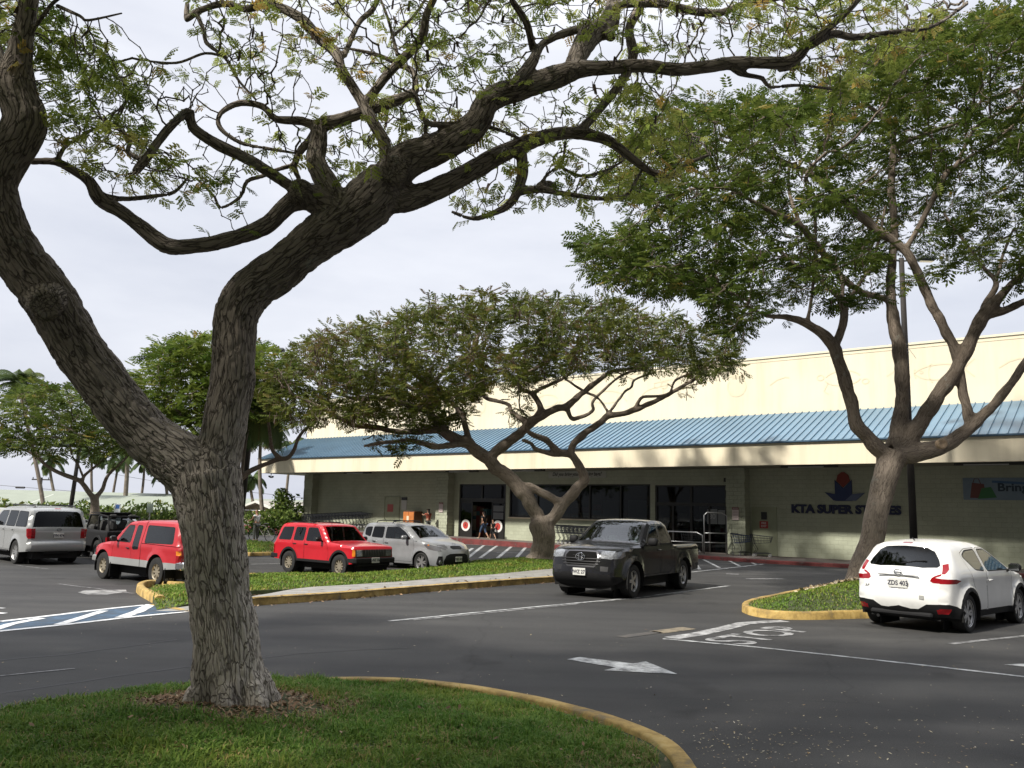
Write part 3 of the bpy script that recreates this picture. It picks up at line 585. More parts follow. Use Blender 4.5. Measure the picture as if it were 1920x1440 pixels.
# inside the shop
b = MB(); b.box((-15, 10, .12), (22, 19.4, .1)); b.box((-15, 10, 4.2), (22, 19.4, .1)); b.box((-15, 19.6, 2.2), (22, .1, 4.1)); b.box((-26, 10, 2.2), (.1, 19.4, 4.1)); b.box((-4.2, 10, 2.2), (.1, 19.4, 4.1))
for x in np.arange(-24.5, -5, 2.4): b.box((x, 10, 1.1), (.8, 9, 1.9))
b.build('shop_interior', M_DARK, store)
for i, x in enumerate((-22.2, -18.0, -14.2, -11.7, -8.6, -6.6)):
    for y in (3.0, 9.0):
        b = MB(); b.box((x, y, 4.02), (1.25, .09, .05)); b.build('strip_light', emit('fluorescent', (1, .95, .85), 2.2), store)
for i, x in enumerate((-19.0, -17.1, -15.2, -13.2, -11.4, -9.2, -7.4, -23.4)):
    b = MB(); r_g = np.random.default_rng(i)
    for k in range(6):
        zt = .15
        while zt < 1.5+.8*r_g.uniform(): hh = r_g.uniform(.18, .42); b.box((x-.75+k*.29, 1.2+.002*k, zt+hh/2), (.292, .42+.05*r_g.uniform(), hh+.004), m=int(r_g.integers(0, 4))); zt += hh
    b.build('goods_display', [mat('pack_dark_red', (.16, .03, .025), .6), mat('pack_cream', (.34, .31, .24), .6), mat('pack_teal', (.05, .12, .13), .6), mat('pack_brown', (.12, .08, .05), .6)], store)
# window posts and panes
def post(b, x, z0, z1, w=.09): b.box((x, .10, (z0+z1)/2), (w, .12, z1-z0))
wf = MB()
for x in (-19.94, -17.9, -14.24, -12.23, -10.42): post(wf, x, 1.6, 3.58)
wf.box((-15.18, .10, 3.545), (9.56, .13, .07)); wf.box((-15.18, .10, 1.665), (9.56, .13, .06)); f = wf.build('window_frame', M_FRAME, store)
b = MB(); b.box((-15.18, .11, 2.6), (9.5, .012, 1.9)); b.build('pane', G_STORE, f)
for x, c in ((-12.9, (.22, .25, .27)), (-11.3, (.30, .33, .36)), (-16.3, (.10, .11, .12)), (-19.0, (.11, .12, .14))):
    b = MB(); b.box((x, .24, 2.2), (1.15, .02, 1.05)); b.build('poster_back', mat('poster_back_%d' % int(-x*10), c, .7), f)
wf = MB()
for x in (-10.04, -8.01, -6.09): post(wf, x, .12, 3.53, .12)
for x in (-9.05, -7.0): post(wf, x, .12, 2.55, .1)
wf.box((-8.06, .10, 3.49), (4.0, .13, .08)); wf.box((-8.06, .10, 2.55), (4.0, .13, .16)); f = wf.build('exit_door', M_FRAME, store)
b = MB(); b.box((-8.06, .11, 1.85), (3.9, .012, 3.3)); b.build('pane', G_STORE, f)
b = MB(); b.box((-6.85, .06, 1.95), (.55, .014, .75)); b.box((-6.33, .06, 1.93), (.42, .014, .7)); b.build('poster', mat('grey_poster', (.22, .23, .24), .7), f)
t = text_mesh('80', .38, .003, 'poster_digits', mat('pale_digits', (.5, .5, .5), .7), f); t.location = (-6.85, .046, 1.95); t.rotation_euler = (rad(90), 0, 0)
b = MB(); post(b, -23.99, .2, 3.6, .1); post(b, -20.31, .2, 3.6, .1); b.box((-22.15, .10, 3.56), (3.7, .13, .08)); b.box((-22.15, .10, 2.62), (3.7, .13, .22)); post(b, -22.2, 2.6, 3.55, .1); f = b.build('entrance_door', M_FRAME, store)
b = MB(); b.box((-22.15, .11, 3.1), (3.6, .012, .9)); b.build('pane', G_STORE, f)
for x, z0 in ((-23.42, 0), (-20.82, 0)):
    b = MB(); b.box((x, .02, .62), (1.02, .05, .85)); b.box((x-.49, .02, 1.35), (.07, .05, 2.3)); b.box((x+.49, .02, 1.35), (.07, .05, 2.3)); b.box((x, .02, 2.46), (1.02, .05, .08)); lf = b.build('door_leaf', M_FRAME, store)
    b = MB(); b.box((x, .025, 1.75), (.92, .01, 1.36)); b.build('pane', G_STORE, lf)
    b = MB(); b.lathe([(0, 0), (.36, 0), (.36, .01), (0, .01)], (x, -.022, 1.05), 'Y', 28); b.build('sticker', mat('white_vinyl', (.75, .74, .72), .6), lf)
    b = MB(); b.lathe([(0, 0), (.22, 0), (.22, .008), (0, .008)], (x, -.031, 1.05), 'Y', 24)
    b.build('sticker_centre', mat('red_vinyl', (.50, .05, .04), .6), lf)
    t = text_mesh('A', .26, .003, 'sticker_letter', mat('black_vinyl', (.02, .02, .02), .6), lf); t.location = (x, -.036, 1.05); t.rotation_euler = (rad(90), 0, 0)
b = MB(); b.box((-20.82, .0, 2.12), (.8, .01, .35)); b.box((-20.82, .0, 1.68), (.8, .01, .4)); b.build('notice_sheet', mat('dim_notice', (.16, .17, .18), .7), store)
b = MB(); b.box((-30.1, -.012, 1.42), (1.45, .03, 2.6)); d = b.build('side_door', M_DOOR, store)
b = MB(); b.box((-30.82, -.03, 1.42), (.05, .04, 2.64)); b.box((-29.38, -.03, 1.42), (.05, .04, 2.64)); b.box((-30.1, -.03, 2.75), (1.49, .04, .05)); b.build('door_frame', M_DOOR, d)
b = MB(); b.box((-30.25, -.035, 2.0), (.55, .012, .5)); b.build('warning_sign', mat('red_sign_faded', (.38, .09, .08), .6), d)
b = MB(); b.box((-4.1, -.012, 1.3), (1.25, .03, 2.35)); d = b.build('fire_exit_door', M_DOOR, store)
b = MB(); b.box((-4.12, -.035, 1.62), (.42, .012, .34)); sg = b.build('fire_exit_plate', mat('red_sign', (.42, .05, .05), .6), d)
for s, z in (('FIRE', 1.69), ('EXIT', 1.55)):
    t = text_mesh(s, .13, .002, 'lettering', mat('white_vinyl'), sg, bold=.002); t.location = (-4.12, -.044, z); t.rotation_euler = (rad(90), 0, 0)
b = MB(); b.box((-4.1, -.04, 2.05), (.28, .04, .36)); b.build('door_window', M_BLACK, d)
# strip fittings and a camera below the canopy
for x in (-31.6, -22.2, -17.3, -1.2, 6.0):
    b = MB(); b.box((x, -1.9, ZT-.05), (2.5, .28, .1)); f = b.build('ceiling_fitting', mat('fitting_metal', (.05, .05, .045), .6), store)
    b = MB(); b.box((x-.1, -2.05, ZT-.085), (1.6, .03, .05)); b.build('lamp_tube', mat('lamp_tube', (.5, .5, .48), .3), f)
b = MB(); b.box((-5.9, -.15, 3.78), (.34, .2, .2)); b.tube([(-5.9, -.02, 3.86), (-5.9, -.15, 3.86)], .03); b.build('security_camera', M_BLACK, store)
b = MB(); b.tube([(-40.2, -2.6, 4.34), (-40.2, -2.6, 4.12)], .025); b.box((-40.32, -2.6, 4.05), (.26, .12, .1), ry=.35); b.box((-40.05, -2.6, 4.03), (.2, .12, .1), ry=-.3); b.build('flood_light', M_BLACK, store)

# signs on the walls: things of their own
def wallsign(name, x, z, w, h, m, label, cat, y=-.02, t=.02):
    o = empty(name, SP(x, y, z), RZ, label=label, cat=cat); b = MB(); b.box((0, 0, 0), (w, t, h)); b.build('board', m, o); return o
def write(o, s, size, x, z, m, y=-.014, bold=.0, sx=1, name='lettering'):
    t = text_mesh(s, size, .0015, name, m, o, bold=bold, sx=sx); t.location = (x, y, z); t.rotation_euler = (rad(90), 0, 0); return t
M_SIGNW = mat('sign_white', (.42, .43, .38), .7); M_INK = mat('black_ink', (.02, .02, .02), .6)
o = wallsign('bag_reminder_sign', -15.1, 4.13, 3.95, .38, M_SIGNW, 'pale strip sign with italic black writing under the canopy', 'sign'); t = write(o, 'Did you bring your shopping bags?', .30, 0, .02, M_INK, bold=.006, sx=.80)
for v in t.data.vertices: v.co.x += v.co.y*.22
o = wallsign('wall_notice', -28.95, 2.22, .5, .62, mat('grey_notice', (.45, .45, .42), .6), 'pale grey notice with dark cap between the side door and the entrance', 'notice'); b = MB(); b.box((0, 0, .42), (.5, .06, .18)); b.build('dark_cap', M_BLACK, o)
M_NOT = mat('pale_pink_notice', (.66, .56, .54), .6)
for x, lab in ((-25.0, 'white notice on the column left of the entrance'), (-5.3, 'pale pink notice on the column right of the exit rails')):
    o = wallsign('column_notice', x, 2.12, .34, .62, M_NOT, lab, 'notice', y=-.635); b = MB(); b.box((0, -.013, .25), (.34, .006, .12)); b.build('heading_band', mat('maroon', (.20, .06, .06), .6), o); write(o, 'NOTICE', .07, 0, .25, mat('white_vinyl'), -.018)
    b = MB()
    for k in range(5): b.box((0, -.0125, .12-k*.075), (.26, .004, .018))
    b.build('text_lines', mat('grey_ink', (.3, .22, .22), .7), o)
# store name: raised letters with a flower emblem
o = empty('store_sign', SP(-.3, 0, 2.4), RZ, label='dark blue raised store name with a red and blue flower emblem', cat='sign', )
M_NAVY = mat('navy_letters', (.012, .018, .06), .6); M_EMB = mat('emblem_red', (.20, .03, .018), .6); M_EMB2 = mat('emblem_blue', (.02, .035, .11), .6); M_EMB3 = mat('emblem_grey_blue', (.10, .13, .21), .6)
t = text_mesh('KTA SUPER STORES', .52, .03, 'lettering', M_NAVY, o, bold=.026, sx=1.0); xs = [v.co.x for v in t.data.vertices]; k = 4.9/(max(xs)-min(xs))
for v in t.data.vertices: v.co.x *= k
t.location = (0, -.04, 0); t.rotation_euler = (rad(90), 0, 0)
def plate(name, poly, m, y0, y1): b = MB(); b.prism(poly, lambda u, v, t: (u, t, v), y0, y1); return b.build(name, m, o)
plate('petal', [(-.33, .92), (0, .56), (.33, .92), (.36, 1.40), (.0, 1.06), (-.36, 1.40)][:0] or [(-.38, .40), (.38, .40), (.38, 1.36), (0, .98), (-.38, 1.36)], M_EMB2, -.06, -.005)
plate('bud', [(0, 1.02), (.30, 1.32), (.24, 1.58), (.06, 1.72), (-.06, 1.72), (-.24, 1.58), (-.30, 1.32)], M_EMB, -.07, -.005)
plate('left_leaf', [(-.85, .80), (-.40, .72), (-.02, .42), (-.45, .42)], M_EMB2, -.064, -.006); plate('right_leaf', [(.95, .78), (.40, .72), (.06, .42), (.55, .42)], M_EMB3, -.066, -.006)
# banner on the right: bags picture and a slogan
o = wallsign('bag_banner', 7.65, 3.37, 6.0, .92, mat('faded_banner', (.19, .25, .30), .7, nscale=1.5, namp=.12), 'pale blue banner with shopping bags and dark lettering on the right wall', 'banner')
b = MB(); b.prism([(-2.75, -.38), (-2.15, -.40), (-2.2, .2), (-2.65, .25)], lambda u, v, t: (u, t, v), -.016, -.011); b.build('brown_bag_picture', mat('brown_print', (.16, .06, .05), .7), o)
b = MB(); b.prism([(-2.45, -.42), (-1.75, -.36), (-1.95, .08), (-2.3, .02)], lambda u, v, t: (u, t, v), -.021, -.017); b.build('green_bag_picture', mat('green_print', (.05, .17, .06), .7), o)
b = MB(); b.tube([(-2.62, -.014, .22), (-2.55, -.014, .42), (-2.4, -.014, .42), (-2.32, -.014, .2)], .015, 5); b.build('bag_handle_picture', mat('brown_print'), o)
b = MB(); b.ribbon([(-1.9, -.013, .3), (-.6, -.013, .22), (.8, -.013, .34), (2.9, -.013, .40)], .10, (0, -1, 0)); b.build('printed_wave', mat('blue_print', (.06, .13, .24), .7), o)
t = write(o, 'Bring Your', .46, -.55, .05, mat('banner_ink', (.03, .05, .07), .7), bold=.012, sx=1.15); t = write(o, 'reusable bags', .17, .0, -.28, mat('banner_ink'))

# pavement with red kerb along the front
kx = [(-46, -3.6), (-34, -3.2), (-26, -2.6), (-20, -2.1), (-15, -2.5), (-10, -2.9), (-6.4, -3.2), (-4, -3.9), (-2.4, -4.3), (1, -3.9), (6, -3.7), (24, -3.7)]
kk = resample(chaikin(np.array(kx), 2, False), .5, False); b = MB(); b2 = MB(); vs = []
for x, y in kk:
    z = swz(x); g = [SP(x, y-.02, -.3), SP(x, y, z-.02), SP(x, y+.03, z), SP(x, y+.30, z)]; vs += g
k = len(kk); b.add(vs, [(4*i+j, 4*i+j+1, 4*i+5+j, 4*i+4+j) for i in range(k-1) for j in range(3)]); tag(b.build('kerb', M_RED, auto=50), kind='structure')
vs = []
for x, y in kk: vs += [SP(x, y+.30, swz(x)), SP(x, .35, swz(x)+.01)]
b2.add(vs, [(2*i, 2*i+1, 2*i+3, 2*i+2) for i in range(k-1)]); tag(b2.build('sidewalk', mat('stained_pavement', (.13, .11, .10), .85, nscale=1.2, namp=.3, bump=.2), smooth=True), kind='structure')
# hatching in front of the pavement
for A in [((690, 1042), (735, 1020)), ((727, 1050), (780, 1019)), ((775, 1052), (830, 1021)), ((858, 1048), (886, 1028)), ((877, 1046), (910, 1021)), ((900, 1046.5), (934, 1022)), ((933, 1046.5), (960, 1024)), ((968, 1046), (986, 1026)), ((1032, 1046), (1040, 1032)), ((931, 1036), (975, 1037)), ((866, 1020.5), (1000, 1026.5)), ((950, 1048), (1120, 1052)), ((1404, 1069), (1480, 1060)), ((1338, 1047), (1380, 1064)), ((1366, 1050), (1386, 1062)), ((1412, 1052), (1428, 1060)), ((1318, 1050), (1305, 1046))]:
    if A[0][0] > 1300: continue
    stripe(A, .16, M_WHITE, .006)
for A in [((1296, 1073), (1432, 1058)), ((1300, 1052), (1312, 1068)), ((1319, 1049.5), (1349, 1064.5)), ((1368, 1052), (1387, 1061.5)), ((1410, 1055.5), (1420, 1059.5))]: stripe(A, .13, M_WHITE, .007)
# ---------------- trees ----------------
from mathutils.kdtree import KDTree
def bark_mat(name, lo, hi, dark, sc_=14, bump=.9, tint_low=False, oz0=1.5, oz1=3.0, otint=(1.55, 1.63, 1.7, 1)):
    m, n, b = node_mat(name); L = n.links.new; a = N(n, 'ShaderNodeAttribute', attribute_name='bark')
    w = N(n, 'ShaderNodeTexNoise', i_Scale=9, i_Detail=4); L(a.outputs['Vector'], w.inputs['Vector'])
    mpb = N(n, 'ShaderNodeMapping'); mpb.inputs['Scale'].default_value = (1, 1, .62); L(a.outputs['Vector'], mpb.inputs[0]); mx = N(n, 'ShaderNodeMix', data_type='RGBA', blend_type='ADD', i_0=.13); L(mpb.outputs[0], mx.inputs[6]); L(w.outputs['Color'], mx.inputs[7])
    vo = N(n, 'ShaderNodeTexVoronoi', feature='DISTANCE_TO_EDGE', i_Scale=sc_, i_Randomness=1.0); L(mx.outputs[2], vo.inputs['Vector'])
    r = ramp(n, [(.0, (0, 0, 0)), (.04, (.4, .4, .4)), (.11, (1, 1, 1))]); L(vo.outputs['Distance'], r.inputs[0])
    fine = N(n, 'ShaderNodeTexNoise', i_Scale=38, i_Detail=8, i_Roughness=.72); L(a.outputs['Vector'], fine.inputs['Vector'])
    big = N(n, 'ShaderNodeTexNoise', i_Scale=2.2, i_Detail=5); L(a.outputs['Vector'], big.inputs['Vector'])
    c = ramp(n, [(.28, lo), (.72, hi)]); ad = N(n, 'ShaderNodeMath', operation='MULTIPLY_ADD'); ad.inputs[1].default_value = .55; L(fine.outputs['Fac'], ad.inputs[0])
    ad2 = N(n, 'ShaderNodeMath', operation='MULTIPLY'); ad2.inputs[1].default_value = .45; L(big.outputs['Fac'], ad2.inputs[0]); L(ad2.outputs[0], ad.inputs[2]); L(ad.outputs[0], c.inputs[0])
    m2 = N(n, 'ShaderNodeMix', data_type='RGBA'); m2.inputs[6].default_value = (*dark, 1); jn = N(n, 'ShaderNodeTexNoise', i_Scale=7, i_Detail=4); L(a.outputs['Vector'], jn.inputs['Vector']); jr = ramp(n, [(.42, (0, 0, 0)), (.66, (.85, .85, .85))]); L(jn.outputs['Fac'], jr.inputs[0]); jm = N(n, 'ShaderNodeMath', operation='MAXIMUM'); L(r.outputs[0], jm.inputs[0]); L(jr.outputs[0], jm.inputs[1]); L(jm.outputs[0], m2.inputs[0]); L(c.outputs[0], m2.inputs[7]); L(m2.outputs[2], b.inputs['Base Color'])
    if tint_low:     # paler, greyer tint on the lower trunk, fading out with height
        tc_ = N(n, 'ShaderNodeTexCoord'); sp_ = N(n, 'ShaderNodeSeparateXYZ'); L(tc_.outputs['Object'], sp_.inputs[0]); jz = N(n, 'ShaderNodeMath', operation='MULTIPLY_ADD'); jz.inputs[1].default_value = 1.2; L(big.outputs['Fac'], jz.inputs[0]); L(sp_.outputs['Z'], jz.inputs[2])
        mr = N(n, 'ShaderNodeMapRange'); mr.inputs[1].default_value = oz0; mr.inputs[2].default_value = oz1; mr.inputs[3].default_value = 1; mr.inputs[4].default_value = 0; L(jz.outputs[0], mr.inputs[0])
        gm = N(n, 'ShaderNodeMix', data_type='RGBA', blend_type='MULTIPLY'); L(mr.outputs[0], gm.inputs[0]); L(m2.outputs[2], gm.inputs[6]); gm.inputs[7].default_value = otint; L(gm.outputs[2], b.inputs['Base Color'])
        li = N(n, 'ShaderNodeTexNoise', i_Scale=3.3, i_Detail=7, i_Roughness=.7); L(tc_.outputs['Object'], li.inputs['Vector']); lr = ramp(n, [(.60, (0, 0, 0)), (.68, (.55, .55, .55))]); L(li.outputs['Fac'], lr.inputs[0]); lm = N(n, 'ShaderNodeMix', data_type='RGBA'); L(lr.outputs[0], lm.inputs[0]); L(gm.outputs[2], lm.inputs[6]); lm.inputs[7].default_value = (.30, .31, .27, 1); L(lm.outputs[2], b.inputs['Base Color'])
    h = N(n, 'ShaderNodeMath', operation='MULTIPLY_ADD'); h.inputs[1].default_value = .5; L(fine.outputs['Fac'], h.inputs[0]); L(r.outputs[0], h.inputs[2])
    bp = N(n, 'ShaderNodeBump', i_Strength=bump, i_Distance=.03); L(h.outputs[0], bp.inputs['Height']); L(bp.outputs[0], b.inputs['Normal'])
    b.inputs['Roughness'].default_value = .9; b.inputs['Specular IOR Level'].default_value = .2; return m
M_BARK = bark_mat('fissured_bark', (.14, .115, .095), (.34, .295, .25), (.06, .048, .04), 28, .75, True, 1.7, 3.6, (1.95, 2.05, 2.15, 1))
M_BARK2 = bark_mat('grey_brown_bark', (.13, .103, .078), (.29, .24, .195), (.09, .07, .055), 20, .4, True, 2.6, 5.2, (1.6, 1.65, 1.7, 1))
def leaf_mat(name, cols, tl=.35):
    m, n, b = node_mat(name); L = n.links.new; a = N(n, 'ShaderNodeAttribute', attribute_name='rnd'); k = len(cols)
    r = ramp(n, [(p, c) for p, c in cols]); L(a.outputs['Fac'], r.inputs[0]); L(r.outputs[0], b.inputs['Base Color'])
    b.inputs['Roughness'].default_value = .6; b.inputs['Specular IOR Level'].default_value = .12
    t = N(n, 'ShaderNodeBsdfTranslucent'); L(r.outputs[0], t.inputs[0]); s = N(n, 'ShaderNodeMixShader', i_0=tl); L(b.outputs[0], s.inputs[1]); L(t.outputs[0], s.inputs[2]); L(s.outputs[0], n.nodes['Material Output'].inputs[0]); return m
LEAF_A = leaf_mat('sparse_canopy_leaf', [(0, (.07, .11, .02)), (.4, (.20, .25, .05)), (.75, (.34, .37, .09)), (.92, (.36, .33, .10)), (1, (.46, .30, .08))], .62)
LEAF_B = leaf_mat('olive_canopy_leaf', [(0, (.042, .060, .013)), (.45, (.088, .112, .021)), (.8, (.145, .16, .032)), (.93, (.17, .14, .04)), (1, (.13, .085, .045))], .3)
LEAF_C = leaf_mat('green_canopy_leaf', [(0, (.040, .070, .014)), (.5, (.092, .130, .024)), (.84, (.16, .195, .04)), (.95, (.20, .19, .05)), (1, (.36, .25, .06))], .4)
M_POD = mat('brown_seed_pod', (.065, .04, .028), .7)

def catmull(P, rs, step):
    P = [Vector(p) for p in P]; out, ro = [], []; n = len(P)
    for i in range(n-1):
        a, b, c, d = P[max(i-1, 0)], P[i], P[i+1], P[min(i+2, n-1)]; k = max(2, int((c-b).length/step))
        for j in range(k):
            t = j/k; q = .5*((2*b)+(c-a)*t+(2*a-5*b+4*c-d)*t*t+(3*b-a-3*c+d)*t**3); out.append(q); ro.append(rs[i]+(rs[i+1]-rs[i])*t)
    out.append(P[-1]); ro.append(rs[-1]); return out, ro
class Tree:
    thick = 1.0
    def __init__(s, name, base, Y, limbs, **lab):
        s.root = empty(name, base, **lab); s.base = Vector(base); s.limbs = []; s.px = []
        for L in limbs:
            dy = L[0]; pts = L[1:]
            if s.px:
                q = pts[0]; best = min(s.px, key=lambda e: math.hypot(e[0]-q[0], e[1]-q[1])-e[2]*.35); Y0 = best[3]
            else: Y0 = Y
            tot = sum(math.hypot(pts[i+1][0]-pts[i][0], pts[i+1][1]-pts[i][1]) for i in range(len(pts)-1)); acc = 0; P, R = [], []
            for i, (x, y, w) in enumerate(pts):
                w *= s.thick
                if i: acc += math.hypot(x-pts[i-1][0], y-pts[i-1][1])
                yy = Y0+dy*acc/tot; p = PY(x, y, yy); P.append(p); R.append(max(.004, w/2*float(-(CM.T @ (np.array(p)-[0, 0, H]))[2])/F)); s.px.append((x, y, w, yy))
            s.limbs.append((P, R))
    def wood(s, m, voxel=.03, disp=.0, plate=12., flare=None, thin=.03, gn=.0, extra=None):
        """limbs fused by a voxel remesh, bark coordinates stored per vertex; thin twigs appended as tubes"""
        big, small, samp = MB(), MB(), []
        for P, R in s.limbs:
            Q, r = catmull(P, R, max(.05, min(R)*.9))
            if gn:
                for i in range(1, len(Q)):
                    sc1 = .35/max(.05, r[i]*4); o = Vector((i*.13, len(samp)*.01, 0))
                    Q[i] = Q[i]+Vector(mnoise.noise_vector(Q[i]*2.2))*r[i]*gn
                    r[i] *= 1+min(.16, gn*.8)*mnoise.noise(Q[i]*3.1)
            acc = 0; u = None
            for i, p in enumerate(Q):
                t = (Q[min(i+1, len(Q)-1)]-Q[max(i-1, 0)]).normalized()
                u = t.orthogonal() if u is None else u-t*u.dot(t); u.normalize(); acc += (Q[i]-Q[i-1]).length if i else 0
                samp.append((p, r[i], u.copy(), t.cross(u), t, acc+len(samp)*0))
            k = next((i for i, x in enumerate(r) if x < thin), len(r))
            if k > 2: big.tube(Q[:k], r[:k], 14)
            if k < len(r)-1: small.tube(Q[max(0, k-1):], r[max(0, k-1):], 7)
        if flare: flare(big)
        tmp = big.build('tmp', m); md = tmp.modifiers.new('r', 'REMESH'); md.mode = 'VOXEL'; md.voxel_size = voxel; md.use_smooth_shade = True
        sm = tmp.modifiers.new('s', 'SMOOTH'); sm.iterations = 3; sm.factor = .5
        me = bpy.data.meshes.new_from_object(tmp.evaluated_get(bpy.context.evaluated_depsgraph_get())); bpy.data.objects.remove(tmp)
        nv = len(me.vertices); co = np.empty(nv*3, np.float32); me.vertices.foreach_get('co', co); co = co.reshape(-1, 3)
        no = np.empty(nv*3, np.float32); me.vertices.foreach_get('normal', no); no = no.reshape(-1, 3)
        kd = KDTree(len(samp))
        for i, q in enumerate(samp): kd.insert(q[0], i)
        kd.balance(); bc = np.zeros((nv, 3), np.float32); rr = np.zeros(nv)
        for i in range(nv):
            c = Vector(co[i]); best = min(kd.find_n(c, 6), key=lambda e: e[2]-samp[e[1]][1]); p, r, u, w, t, acc = samp[best[1]]; d = c-p
            bc[i] = (d.dot(u), d.dot(w), (acc+d.dot(t))*.24); rr[i] = r
        if disp:
            for i in range(nv):
                q = Vector(bc[i]); q += Vector(mnoise.noise_vector(q*9))*.016; ds, _ = mnoise.voronoi(q*plate); e = ds[1]-ds[0]
                k = min(1, rr[i]/.2); h = (min(e, .28)/.28-.7)*.014*k+mnoise.noise(Vector(bc[i])*30)*.006*k+mnoise.noise(Vector(co[i])*5)*.014*k
                co[i] += no[i]*h*disp
            me.vertices.foreach_set('co', co.ravel())
        nf = len(me.polygons); fq = np.empty(nf*4, np.int32); lt = np.empty(nf, np.int32); me.polygons.foreach_get('loop_total', lt); assert (lt == 4).all(); me.loops.foreach_get('vertex_index', fq); fq = fq.reshape(-1, 4)
        V, Fq, B = [co], [fq], [bc]
        sv = np.array([tuple(v) for v in small.v], np.float32).reshape(-1, 3); sf = np.array([f for f in small.f if len(f) == 4], np.int32).reshape(-1, 4)
        o = nv; V.append(sv); Fq.append(sf+o); B.append(sv*np.array([1, 1, .3], np.float32)); o += len(sv)
        if extra is not None: V.append(extra[0]); Fq.append(extra[1]+o); B.append(extra[0]*np.array([1, 1, .3]))
        V = np.vstack(V)-np.array(s.base); B = np.vstack(B)
        ob = npmesh('trunk', V, np.vstack(Fq), m, s.root, smooth=True); at = ob.data.attributes.new('bark', 'FLOAT_VECTOR', 'POINT'); at.data.foreach_set('vector', np.asarray(B, np.float32).ravel())
        return ob
    def grow(s, A, step=.22, kill=.38, infl=3.0, iters=60, minz=0, tip=.006, p=2.2, seedmin=0, droop=0, nf=None):
        """space colonisation of the attractor cloud A from the traced limbs; returns twig boxes and tip frames"""
        N0 = np.vstack([np.array([tuple(q) for q in catmull(P, R, step)[0]]) for P, R in s.limbs[seedmin:]]); N0 = N0[N0[:, 2] > minz]; N0 = N0 if nf is None else N0[nf(N0)]
        nodes = [q for q in N0]; par = [-1]*len(N0); A = A.copy(); best = np.full(len(A), 1e9); bi = np.full(len(A), -1); new = np.arange(len(N0))
        r2 = np.random.default_rng(3)
        for _ in range(iters):
            X = np.array([nodes[i] for i in new])
            for c in range(0, len(X), 400):
                D = np.linalg.norm(A[:, None]-X[None, c:c+400], axis=2); j = D.argmin(1); d = D[np.arange(len(A)), j]; u = d < best; best[u] = d[u]; bi[u] = new[c+j[u]]
            k = best > kill; A, best, bi = A[k], best[k], bi[k]
            if not len(A): break
            act = best < infl
            if not act.any(): break
            NA = np.array(nodes); dv = (A[act]-NA[bi[act]]); dv /= np.linalg.norm(dv, axis=1)[:, None]; ids, inv = np.unique(bi[act], return_inverse=True)
            sm = np.zeros((len(ids), 3)); np.add.at(sm, inv, dv); sm /= np.linalg.norm(sm, axis=1)[:, None]+1e-6; sm += r2.normal(0, .28, sm.shape); sm[:, 2] -= droop; sm /= np.linalg.norm(sm, axis=1)[:, None]
            st = len(nodes)
            for i, q in zip(ids, sm): nodes.append(nodes[i]+q*step*r2.uniform(.8, 1.15)); par.append(int(i))
            new = np.arange(st, len(nodes))
        n0 = len(N0); NN = np.array(nodes); par = np.array(par); acc = np.zeros(len(NN)); ch = np.zeros(len(NN), int)
        for i in range(len(NN)-1, n0-1, -1):
            if ch[i] == 0: acc[i] = tip**p
            acc[par[i]] += acc[i]; ch[par[i]] += 1
        r = np.maximum(acc, tip**p)**(1/p); i = np.arange(n0, len(NN)); a, b = NN[par[i]], NN[i]; ra = np.minimum(r[i]*1.12, .06); rb = r[i]
        t = b-a; t /= np.linalg.norm(t, axis=1)[:, None]; u = np.cross(t, [0.31, .2, .93]); u /= np.linalg.norm(u, axis=1)[:, None]; w = np.cross(t, u); V = []
        for (c, rr_) in ((a-t*.01, ra), (b+t*.01, rb)):
            for k in range(4): an = k*np.pi/2; V.append(c+(u*np.cos(an)+w*np.sin(an))*rr_[:, None])
        V = np.stack(V, 1).reshape(-1, 3); o = np.arange(len(i))[:, None]*8; Fq = np.concatenate([o+np.array([k, (k+1) % 4, 4+(k+1) % 4, 4+k]) for k in range(4)], 0)
        near = (ch[i] <= 1) & (r[i] < tip*2.2); s.tips = b[near]; s.tdir = t[near]; s.alltw = b; return V, Fq
def spray(kind):
    """one compound leaf along +x as leaflet quads"""
    q = []
    def lf(p, d, l, w, tw=0):
        d = Vector(d).normalized(); s = d.cross(Vector((0, 0, 1))); s = s.normalized() if s.length > .01 else Vector((0, 1, 0)); s = (s+Vector((0, 0, tw))).normalized(); p = Vector(p); q.append([p, p+d*l*.5+s*w/2, p+d*l, p+d*l*.5-s*w/2])
    if kind == 'fine':
        for i in range(3):
            x = .10+i*.085
            for sg in (-1, 1):
                L = .12+.03*i
                for j in range(4):
                    f = (j+.6)/4; c = Vector((x+L*.45*f, sg*L*.85*f, -.05*f*f))
                    for s2 in (-1, 1): lf(c, (.75*s2*.6+.3, sg*(.4-.5*s2*.2)+s2*.3, -.15), .075, .042, .2*s2)
        return np.array([[tuple(v) for v in e] for e in q])
    for i in range(4):
        x = .05+i*.07
        for sg in (-1, 1): lf((x, 0, 0), (.5, sg*.8, -.25), .15+.02*(i == 2), .06, .3*sg)
    lf((.3, 0, 0), (1, 0, -.25), .13, .055); return np.array([[tuple(v) for v in e] for e in q])
SPR = {'fine': spray('fine'), 'mass': spray('mass')}
